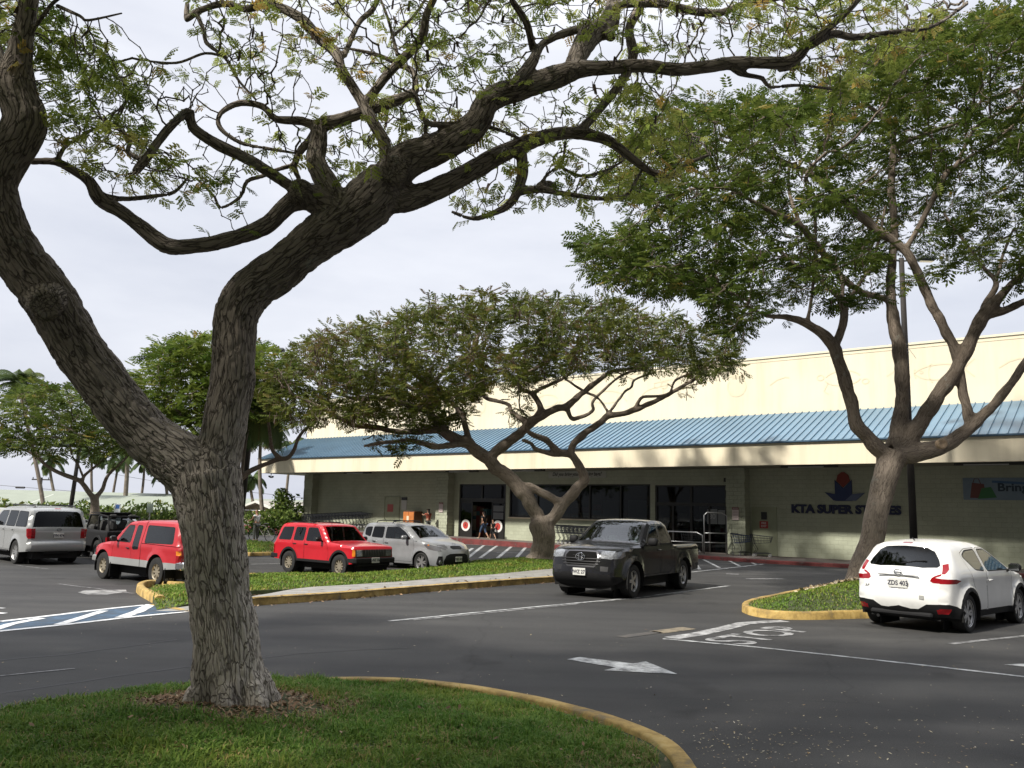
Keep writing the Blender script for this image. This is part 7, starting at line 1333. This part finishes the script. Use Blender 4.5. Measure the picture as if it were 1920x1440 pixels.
# hedges and shrubs
M_HEDGE = leaf_mat('hedge_leaf', [(0, (.04, .075, .015)), (.5, (.09, .14, .03)), (.85, (.17, .22, .05)), (1, (.26, .26, .08))], .3)
def bush(name, cx, cy, lx, ly, h, n, label, cat, rz=0, size=.13, seed=3, z0=0, round_=True, lumpy=.25):
    r = np.random.default_rng(seed); o = empty(name, (cx, cy, zg(cx, cy)), rz, label=label, cat=cat); P = r.uniform(-1, 1, (n*3, 3))
    if round_: P = P[(np.abs(P)**2.6).sum(1) < 1]
    P = P[:n]; P = P[(np.array([mnoise.noise(Vector((p[0]*lx*.7, p[1]*ly, p[2]*1.5+seed))) for p in P]) > -.22)]
    top = np.array([mnoise.noise(Vector((p[0]*lx*.45, seed, p[1]))) for p in P])*lumpy; X = np.c_[P[:, 0]*lx, P[:, 1]*ly, (P[:, 2]*.5+.5)*h*(1+top)+z0]; n = len(X)
    d = r.normal(0, 1, (n, 3)); d /= np.linalg.norm(d, axis=1)[:, None]; s = np.cross(d, r.normal(0, 1, (n, 3))); s /= np.linalg.norm(s, axis=1)[:, None]; L = size*r.uniform(.6, 1.3, n)[:, None]
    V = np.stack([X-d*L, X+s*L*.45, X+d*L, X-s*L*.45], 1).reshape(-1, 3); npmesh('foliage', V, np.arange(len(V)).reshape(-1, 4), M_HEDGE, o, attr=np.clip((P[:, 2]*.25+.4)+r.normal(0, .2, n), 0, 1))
    b = MB()
    for k in range(max(2, int(lx))): x = (k+.5)/max(2, int(lx))*2*lx-lx; b.tube([(x*.9, 0, -.1), (x, .05, h*.6)], [.05, .02], 5)
    b.build('stem', M_PTRUNK, o); return o
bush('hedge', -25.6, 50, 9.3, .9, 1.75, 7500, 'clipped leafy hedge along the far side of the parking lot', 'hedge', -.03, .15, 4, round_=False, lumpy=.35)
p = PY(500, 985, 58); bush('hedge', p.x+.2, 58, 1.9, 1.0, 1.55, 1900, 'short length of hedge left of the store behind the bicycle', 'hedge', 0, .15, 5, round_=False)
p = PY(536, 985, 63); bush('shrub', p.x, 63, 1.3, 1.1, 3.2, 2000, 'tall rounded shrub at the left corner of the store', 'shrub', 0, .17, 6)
# houses beyond
M_ROOFG = mat('pale_green_roof', (.27, .30, .245), .7, nscale=.8, namp=.08); M_HWALL = mat('house_wall', (.42, .38, .30), .8); M_TRIMW = mat('white_trim', (.7, .7, .66), .6); M_BROWN = mat('brown_eave', (.12, .08, .06), .8)
def house(px, Y, L, Wd, eave, ridge, rz, label, m=M_ROOFG):
    p = PY(px, 940, Y); o = empty('house', (p.x, Y, 0), rz, label=label, cat='house'); b = MB(); b.box((0, 0, eave/2-.3), (L-1, Wd-1, eave+.6)); b.add([(L/2-.5, -Wd/2+.5, eave-.01), (L/2-.5, Wd/2-.5, eave-.01), (L/2-.5, 0, ridge-.15)], [(0, 1, 2)]); b.add([(-L/2+.5, -Wd/2+.5, eave-.01), (-L/2+.5, Wd/2-.5, eave-.01), (-L/2+.5, 0, ridge-.15)], [(0, 1, 2)]); b.build('wall', M_HWALL, o)
    b = MB()
    for s in (-1, 1):
        q = [(-L/2, s*Wd/2, eave-.1), (L/2, s*Wd/2, eave-.1), (L/2, 0, ridge), (-L/2, 0, ridge)]; b.add(q+[(x, y, z-.16) for x, y, z in q], [(0, 1, 2, 3), (7, 6, 5, 4), (0, 4, 5, 1), (1, 5, 6, 2), (3, 2, 6, 7), (0, 3, 7, 4)])
    rf = b.build('roof', m, o); 
    for e in (-1, 1): b = MB(); b.tube([(e*(L/2+.03), -Wd/2, eave-.2), (e*(L/2+.03), 0, ridge-.1), (e*(L/2+.03), Wd/2, eave-.2)], .11, 4); b.build('barge_board', M_TRIMW, rf)
    b = MB()
    for x in (-L*.3, 0, L*.3): b.box((x, -Wd/2+.49, eave*.55), (1.4, .06, 1.0))
    b.build('window', M_BLACK, o); return o
house(90, 72, 24, 10, 1.75, 2.75, .02, 'long low house with pale green roof behind the hedge on the left'); house(255, 66, 13, 8, 1.55, 2.45, -.05, 'house with pale green roof just left of the big trunk beyond the hedge'); house(486, 82, 12, 9, 1.5, 2.6, .35, 'low house with grey green roof behind the person with the bicycle'); house(541, 70, 7, 7, 1.45, 2.35, 1.05, 'house with white edged gable roof beside the store corner', mat('grey_roof', (.42, .40, .36), .8))
# lamp poles
M_POLE = mat('dark_pole', (.028, .024, .021), .75, nscale=2, namp=.3); M_POLEG = mat('lamp_head_grey', (.10, .11, .12), .5)
def lamp(base_px, top_px, Y, w, label, heads, dz=0):
    a = PY(*base_px, Y); t = PY(*top_px, Y); o = empty('lamp_post', (a.x, Y, dz), label=label, cat='lamp post'); ao = Vector((a.x, Y, dz)); a0 = a+(a-t)*((a.z-dz+.1)/max(.1, t.z-a.z)); b = MB(); b.tube([a0-ao, t-ao], [w*1.15, w*.8], 10); b.build('pole', M_POLE, o, smooth=True); tt = t-ao
    for dx, L in heads:
        b = MB(); b.tube([tt+Vector((0, 0, -.12)), tt+Vector((dx*.7, -abs(dx)*.1, -.05))], .04, 6); b.rbox(tt+Vector((dx*(.55+L/2), -abs(dx)*.1, -.02)), (L, .36, .17), .05); h = b.build('lamp_head', M_POLEG if heads[0][1] < 1 else M_POLE, o)
        b = MB(); b.rbox(tt+Vector((dx*(.55+L/2), -abs(dx)*.1, -.12)), (L*.8, .26, .05), .02); b.build('lens', M_LAMP, h)
    return o, ao, tt
lamp((132, 956), (150, 835), 47, .12, 'dark lamp post behind the silver sport utility', [(-1, .7)])
lamp((452, 958), (486, 655), 40, .15, 'dark lamp post rising behind the forked trunk left of the store', [(1, .7)])
o, ao, tt = lamp((1713, 1003), (1690, 484), 31.5, .12, 'tall lamp post behind the pale trunk on the right', [(-1, .7), (1, .7)]); b = MB(); b.rbox((0, 0, .45), (.5, .5, .95), .04); b.build('concrete_foot', M_OLDCONC, o)
b = MB()
for f in (.70, .715, .69, .46): q = Vector((0, 0, 0)).lerp(tt, f) if False else tt*f+Vector((0, 0, 0)); b.lathe([(.118, 0), (.124, .01), (.118, .02)], q, 'Z', 10)
b.tube([tt*.70+Vector((.1, -.1, 0)), tt*.68+Vector((.32, -.15, -.12))], .008, 4); b.build('cable_tie', mat('cable_tie', (.4, .4, .42), .5), o)
# utility pole, crossarm and wires
p = PY(74, 930, 88); t = PY(75, 897, 88); o = empty('utility_pole', (p.x, 88, 0), label='dark utility pole with crossarm beyond the hedge on the left', cat='utility pole'); b = MB(); b.tube([(0, 0, 0), (0, 0, t.z+.1)], .14, 8); b.build('pole', M_POLE, o); b = MB(); b.box((0, 0, t.z-.12), (1.9, .12, .12)); b.build('crossarm', M_POLE, o)
for x in (-.85, .75): b = MB(); b.tube([(x, 0, t.z-.06), (x, 0, t.z+.12)], .05, 6); b.build('insulator', M_POLEG, o)
M_WIRE = mat('wire', (.04, .04, .045), .6)
def wire(pts, Y, r, label, boxes=()):
    P = [PY(x, y, Y) for x, y in pts]; o = empty('cable', P[0], label=label, cat='cable'); b = MB(); b.tube([p-P[0] for p in catmull(P, [1]*len(P), 4)[0]], r, 5); b.build('line', M_WIRE, o)
    for x, y, l in boxes: q = PY(x, y, Y)-P[0]; b = MB(); b.rbox(q, (l, .22, .2), .08); b.build('splice_box', M_WIRE, o)
wire([(-60, 905), (38, 913), (160, 923), (330, 937), (420, 944)], 86, .022, 'black cable with a dark splice box in front of the pale roofs', ((38, 914, 1.0), (226, 935, .7))); wire([(-60, 925), (100, 936), (330, 948)], 80, .02, 'lowest thin cable crossing the pale roofs on the left'); wire([(200, 886), (300, 904), (420, 916)], 90, .018, 'thin cable between the palm trunks left of the big trunk'); wire([(430, 919), (500, 926), (580, 935), (640, 940)], 90, .022, 'upper cable left of the store between the palms'); wire([(430, 942), (500, 946), (560, 950)], 88, .02, 'lower cable left of the store just above the roofs')
# parking signs
def psign(px, Y, m, label, bits):
    a = PY(px, 985, Y); t = PY(px, 947, Y); z0 = zg(a.x, Y); o = empty('parking_sign', (a.x, Y, z0), label=label, cat='sign'); b = MB(); b.tube([(0, 0, 0), (0, 0, t.z-z0)], .03, 6); b.build('post', M_STEEL, o); b = MB(); b.rbox((0, -.04, t.z-z0-.15), (.32, .02, .46), .008); s = b.build('plate', m, o)
    if bits: b = MB(); b.box((0, -.055, t.z-z0-.08), (.2, .006, .2)); b.build('blue_symbol', mat('sign_blue', (.05, .14, .40), .5), s)
psign(218, 45, mat('sign_face_white', (.62, .66, .70), .5), 'white and blue parking sign on a post in front of the hedge', True); psign(279, 45, mat('sign_face_green', (.50, .60, .52), .5), 'pale green parking sign on a post left of the big trunk', False)

# ---------------- carts, rails, cabinet, bicycle ----------------
M_CART = mat('dark_cart_wire', (.03, .033, .04), .4, metal=.3); M_CARTB = mat('blue_cart_plastic', (.035, .06, .16), .5)
def make_cart(label, group=None, blue=False):
    o = empty('shopping_cart', (0, 0, 0), label=label, cat='shopping cart', group=group); t = .011
    b = MB(); A = [(-.30, .22, .58), (.42, .17, .66), (.42, -.17, .66), (-.30, -.22, .58)]; T = [(-.42, .28, 1.0), (.50, .21, .92), (.50, -.21, .92), (-.42, -.28, 1.0)]
    b.tube(A, t, 5, closed=True); b.tube(T, t*1.3, 5, closed=True)
    for i in range(4):
        for k in range(6 if i % 2 == 0 else 4): f = k/(6 if i % 2 == 0 else 4); b.tube([Vector(A[i]).lerp(Vector(A[(i+1) % 4]), f), Vector(T[i]).lerp(Vector(T[(i+1) % 4]), f)], t*.7, 4)
    for f in (.35, .7): b.tube([Vector(a).lerp(Vector(c), f) for a, c in zip(A, T)], t*.7, 4, closed=True)
    for k in range(1, 6): b.tube([Vector(A[0]).lerp(Vector(A[1]), k/6), Vector(A[3]).lerp(Vector(A[2]), k/6)], t*.7, 4)
    b.build('basket', M_CARTB if blue else M_CART, o)
    b = MB()
    for s in (1, -1): b.tube([(-.46, s*.24, 1.02), (-.36, s*.24, .60), (-.20, s*.22, .32), (-.34, s*.24, .14), (.42, s*.17, .16)], t*1.4, 6)
    b.tube([(-.34, .24, .15), (-.34, -.24, .15)], t, 5); b.tube([(.3, .18, .16), (.3, -.18, .16)], t, 5); b.box((.05, 0, .20), (.5, .32, .012)); b.build('frame', M_STEEL if False else M_CART, o)
    b = MB(); b.tube([(-.47, .27, 1.03), (-.47, -.27, 1.03)], .018, 7); b.build('handle', M_BLACK, o)
    for x, y in ((-.32, .23), (-.32, -.23), (.40, .16), (.40, -.16)): b = MB(); b.lathe([(.02, -.016), (.062, -.016), (.062, .016), (.02, .016)], (x, y, .065), 'Y', 12); b.build('wheel', mat('grey_castor', (.30, .30, .30), .6), o)
    return o
c0 = make_cart('dark wire shopping cart nested in the row below the shop window', 'carts nested below the window')
for i in range(20):
    o = c0 if i == 0 else copy_tree(c0); x = -15.6+i*.27; o.location = SP(x, -.75, swz(x)); o.rotation_euler = (0, 0, RZ)
c1 = make_cart('dark wire shopping cart nested in the row left of the side door', 'carts nested at the left wall')
for i in range(18):
    o = c1 if i == 0 else copy_tree(c1); x = -37.0+i*.28; o.location = SP(x, -1.5+i*.06, swz(x)+.02*i-.1); o.rotation_euler = (0, 0, RZ+.2)
o = make_cart('blue basket shopping cart left standing by the column right of the exit', None, True); o.location = SP(-4.75, -1.25, swz(-5)); o.rotation_euler = (0, 0, RZ+1.2)
o = make_cart('single dark shopping cart standing below the red fire exit plate'); o.location = SP(-3.75, -1.3, swz(-4)); o.rotation_euler = (0, 0, RZ+.2)
o = make_cart('shopping cart standing behind the exit rails near the glass door'); o.location = SP(-7.3, -1.4, swz(-7)); o.rotation_euler = (0, 0, RZ-.3)
def rail(name, label, lines, r=.03, cat='rail'):
    o = empty(name, SP(lines[0][0][0], lines[0][0][1], swz(lines[0][0][0])), RZ, label=label, cat=cat); x0, y0 = lines[0][0][:2]
    for nm, L in [('top_rail' if i == 0 else 'rail_tube', l) for i, l in enumerate(lines)]: b = MB(); b.tube([(x-x0, y-y0, z) for x, y, z in L], r, 7); b.build(nm, M_STEEL, o, smooth=True)
rail('handrail', 'galvanised barrier rail with rounded end in front of the exit doors', [[(-10.2, -1.9, .98), (-6.75, -1.9, .98), (-6.45, -1.9, .85), (-6.42, -1.9, 0)], [(-10.2, -1.9, .5), (-6.42, -1.9, .5)], [(-10.2, -1.9, 1.0), (-10.2, -1.9, 0)], [(-8.3, -1.9, .98), (-8.3, -1.9, 0)]])
rail('exit_hoop', 'tall galvanised hoop rail standing at the exit doors', [[(-6.35, -1.9, 0), (-6.35, -1.9, 1.85), (-6.2, -1.9, 1.98), (-5.75, -1.2, 1.98), (-5.6, -1.0, 1.85), (-5.6, -1.0, 0)], [(-6.35, -1.9, 1.0), (-5.6, -1.0, 1.0)], [(-6.35, -1.9, .55), (-5.6, -1.0, .55)]])
rail('handrail', 'short galvanised fence rail behind the bicycle left of the store', [[(-43.2, -3.0, 1.05), (-39.9, -3.0, 1.05)], [(-43.2, -3.0, .65), (-39.9, -3.0, .65)], [(-43.2, -3, 1.05), (-43.2, -3, 0)], [(-41.5, -3, 1.05), (-41.5, -3, 0)], [(-39.9, -3, 1.05), (-39.9, -3, 0)]])
xa, za = at_store(759, 958, -.75); xb, _ = at_store(776, 980, -.75)
o = empty('cabinet', SP(xa+.45, -.75, swz(-28)), RZ, label='orange brown wooden cabinet standing against the wall left of the entrance', cat='cabinet'); hz = za-swz(-28)
b = MB(); b.rbox((0, .3, hz/2), (1.0, .75, hz), .02); b.build('body', mat('dark_wood', (.14, .05, .022), .6, nscale=3, namp=.3), o)
for s in (-1, 1):
    b = MB(); b.rbox((s*.245, -.085, hz/2), (.47, .03, hz-.14), .01); d = b.build('door', mat('orange_wood', (.50, .17, .045), .5, nscale=4, namp=.2), o); b = MB(); b.rbox((s*.05, -.11, hz*.55), (.025, .03, .14), .008); b.build('handle', M_STEEL, d)
b = MB(); b.box((-.05, -.105, hz*.68), (.2, .008, .3)); b.build('paper_sign', mat('paper', (.68, .60, .45), .7), o)
# bicycle
p = G(497, 1016, .1); o = empty('bicycle', (p.x-.2, p.y, zg(p.x, p.y)+.12), 2.75, label='dark bicycle leaning beside the person in white', cat='bicycle')
for x in (-.52, .52):
    b = MB(); n = 24; b.tube([(x+.33*math.cos(2*math.pi*i/n), 0, .34+.33*math.sin(2*math.pi*i/n)) for i in range(n)], .022, 6, closed=True); w = b.build('wheel', M_TYRE, o); b = MB()
    for i in range(9): a = math.pi*i/9; b.tube([(x+.31*math.cos(a), 0, .34+.31*math.sin(a)), (x-.31*math.cos(a), 0, .34-.31*math.sin(a))], .003, 3)
    b.build('spokes', M_STEEL, w)
b = MB(); b.tube([(-.52, 0, .34), (-.12, 0, .30), (.36, 0, .82), (-.22, 0, .80), (-.12, 0, .30)], .018, 6); b.tube([(-.52, 0, .34), (-.22, 0, .80)], .014, 6); b.tube([(.52, 0, .34), (.36, 0, .82), (.33, 0, .98)], .018, 6); b.build('frame', mat('pale_bike_frame', (.35, .34, .30), .4), o)
b = MB(); b.tube([(.30, .3, .98), (.36, .12, 1.0), (.34, 0, .98), (.36, -.12, 1.0), (.30, -.3, .98)], .015, 6); b.build('handlebar', M_BLACK, o); b = MB(); b.rbox((-.26, 0, .92), (.26, .13, .06), .025); b.tube([(-.22, 0, .80), (-.25, 0, .9)], .014, 6); b.build('saddle', M_BLACK, o)

# ---------------- people ----------------
M_SKIN = mat('skin', (.36, .20, .13), .6); M_HAIR = mat('dark_hair', (.015, .011, .009), .6); M_JEAN = mat('blue_denim', (.045, .075, .14), .85, nscale=20, namp=.2); M_BTOP = mat('black_top', (.018, .018, .02), .85); M_WSHIRT = mat('white_shirt', (.66, .66, .66), .85); M_ORSHIRT = mat('rust_shirt', (.26, .055, .028), .85); M_GREYT = mat('grey_trousers', (.13, .14, .13), .85); M_SHOE = mat('shoe', (.3, .25, .2), .7)
def skin(chains, name, m, parent, sub=1):
    """chains: list of [(point, radius)...]; chain starts are welded to an earlier point with the same key"""
    bm = bmesh.new(); key = {}; R = []; sk = bm.verts.layers.skin.verify()
    for ch in chains:
        prev = None
        for p, r in ch:
            k = tuple(round(x, 4) for x in p)
            if k not in key: v = bm.verts.new(p); v[sk].radius = (r, r); v[sk].use_root = len(key) == 0; key[k] = v
            v = key[k]
            if prev is not None and prev != v and not any(e.other_vert(v) == prev for e in v.link_edges): bm.edges.new((prev, v))
            prev = v
    me = bpy.data.meshes.new(name); bm.to_mesh(me); bm.free(); t = bpy.data.objects.new('t', me); C.objects.link(t); t.modifiers.new('s', 'SKIN'); d = t.modifiers.new('d', 'SUBSURF'); d.levels = sub; d.render_levels = sub
    r = bpy.data.meshes.new_from_object(t.evaluated_get(bpy.context.evaluated_depsgraph_get())); bpy.data.objects.remove(t); r.materials.clear(); r.materials.append(m); r.name = name
    for q in r.polygons: q.use_smooth = True
    o = bpy.data.objects.new(name, r); C.objects.link(o); o.parent = parent; return o
def person(loc, rz, h, pose, label, top, pants, shorts=.95, long_hair=False, sleeve=.5):
    """pose: hips shift and joint targets in units of the height; x forward, y left"""
    o = empty('person', loc, rz, label=label, cat='person'); J = {k: Vector(v)*h for k, v in pose.items()}
    pel, ch, nk, hd = J['pelvis'], J['chest'], J['neck'], J['head']; k = h
    body = [[(pel, .075*k), (pel.lerp(ch, .5), .066*k), (ch, .075*k), (nk, .032*k), (hd-Vector((0, 0, .035*k)), .045*k), (hd+Vector((0, 0, .02*k)), .052*k), (hd+Vector((0, 0, .055*k)), .035*k)]]
    for s in 'LR':
        body.append([(pel, .075*k), (J['hip'+s], .058*k), (J['knee'+s], .036*k), (J['ank'+s], .022*k), (J['toe'+s], .020*k)])
        body.append([(ch, .075*k), (J['sho'+s], .036*k), (J['elb'+s], .024*k), (J['han'+s], .016*k)]); hv = (J['han'+s]-J['elb'+s]).normalized(); sd = hv.cross(Vector((0, 0, 1))); sd = sd.normalized() if sd.length > .05 else Vector((0, 1, 0))
        for i, (f, l) in enumerate(((-.014, .046), (-.005, .054), (.005, .056), (.014, .048))): a = J['han'+s]+hv*.012*k+sd*f*k; body.append([(J['han'+s], .016*k), (a+hv*.018*k, .0055*k), (a+hv*l*k*.75-Vector((0, 0, .004*k)), .0048*k)])
        body.append([(J['han'+s], .016*k), (J['han'+s]+sd*.020*k+hv*.012*k, .006*k), (J['han'+s]+sd*.026*k+hv*.032*k, .005*k)])
    skin(body, 'body', M_SKIN, o)
    shirt = [[(pel+Vector((0, 0, .01*k)), .082*k), (pel.lerp(ch, .5), .074*k), (ch, .083*k), (ch.lerp(nk, .6), .05*k)]]+[[(ch, .083*k), (J['sho'+s], .044*k), (J['sho'+s].lerp(J['elb'+s], sleeve), .036*k)] for s in 'LR']; skin(shirt, 'shirt', top, o)
    pt = [[(pel, .081*k), (J['hip'+s], .064*k), (J['knee'+s], .044*k), (J['knee'+s].lerp(J['ank'+s], shorts), .032*k)] for s in 'LR']; skin(pt, 'trousers', pants, o)
    hr = [[(hd+Vector((-.018*k, 0, .0)), .050*k), (hd+Vector((-.010*k, 0, .045*k)), .050*k)]]
    if long_hair: hr.append([(hd+Vector((-.018*k, 0, .0)), .050*k), (nk+Vector((-.045*k, 0, -.02*k)), .035*k), (nk+Vector((-.06*k, 0, -.09*k)), .02*k)])
    skin(hr, 'hair', M_HAIR, o)
    for s in 'LR': v = (J['toe'+s]-J['ank'+s]); b = MB(); q = J['ank'+s]; b.tube([q+Vector((-.02*k, 0, -.012*k)), q+v*.5+Vector((0, 0, -.008*k)), q+v*1.15], [.026*k, .028*k, .018*k], 8); b.build('shoe', M_SHOE, o, smooth=True)
    b = MB(); f = hd+Vector((.050*k, 0, 0)); b.tube([f+Vector((-.004*k, 0, .012*k)), f+Vector((.012*k, 0, -.012*k)), f+Vector((-.006*k, 0, -.016*k))], [.005*k, .009*k, .006*k], 6); b.build('nose', M_SKIN, o)
    for s in (1, -1): b = MB(); b.lathe([(0, .004), (.007, .002), (.008, 0)], tuple(v/1 for v in (f+Vector((-.006*k, s*.018*k, .012*k)))), 'X', 8); b.build('eye', M_BLACK, o)
    for s in (1, -1): b = MB(); b.tube([hd+Vector((0, s*.050*k, .014*k)), hd+Vector((-.004*k, s*.056*k, -.012*k))], [.010*k, .007*k], 6); b.build('ear', M_SKIN, o)
    b = MB(); b.tube([f+Vector((-.004*k, .014*k, -.032*k)), f+Vector((.0, 0, -.033*k)), f+Vector((-.004*k, -.014*k, -.032*k))], .003*k, 5); b.build('mouth', mat('lip', (.25, .08, .07), .5), o)
    return o
WALK = dict(pelvis=(0, 0, .53), chest=(.01, 0, .72), neck=(.015, 0, .83), head=(.03, 0, .915), hipL=(0, .05, .50), hipR=(0, -.05, .50), kneeL=(.12, .05, .29), ankL=(.20, .05, .035), toeL=(.29, .05, .025), kneeR=(-.02, -.05, .27), ankR=(-.20, -.05, .06), toeR=(-.12, -.05, .02), shoL=(.0, .115, .80), elbL=(-.06, .14, .65), hanL=(.0, .13, .54), shoR=(.0, -.115, .80), elbR=(.04, -.14, .65), hanR=(.16, -.10, .62))
STAND = dict(WALK, kneeL=(.02, .055, .28), ankL=(.0, .06, .04), toeL=(.08, .07, .02), kneeR=(.02, -.055, .28), ankR=(0, -.06, .04), toeR=(.08, -.07, .02))
REACH = dict(STAND, elbL=(.14, .12, .74), hanL=(.28, .06, .78), elbR=(.13, -.12, .72), hanR=(.27, -.05, .75))
xs, zs = at_store(907, 1008, -1.0); person(SP(xs, -1.0, swz(xs)), RZ+math.pi*.96, 1.66, WALK, 'woman in dark top and cropped jeans striding past the open entrance', M_BTOP, M_JEAN, .35, True, .55)
xs, zs = at_store(924, 1010, -1.0); person(SP(xs, -1.0, swz(xs)), RZ+math.pi*.9, 1.18, WALK, 'child in dark clothes walking behind the woman at the entrance', M_BTOP, M_BTOP, .05, False, .5)
xs, zs = at_store(803, 985, -1.3); person(SP(xs, -1.3, swz(xs)), RZ+math.pi*.98, 1.68, REACH, 'person in a rust red shirt reaching towards the orange cabinet', M_ORSHIRT, M_GREYT, .95, True, .6)
p = G(477, 1016, .1); person((p.x, p.y+.2, zg(p.x, p.y)+.14), 2.6, 1.66, dict(STAND, elbL=(.06, .15, .66), hanL=(.2, .16, .62), elbR=(.05, -.15, .66), hanR=(.2, -.14, .62)), 'person in a white shirt standing with a bicycle on the rear grass', M_WSHIRT, M_GREYT, .95, False, .45)
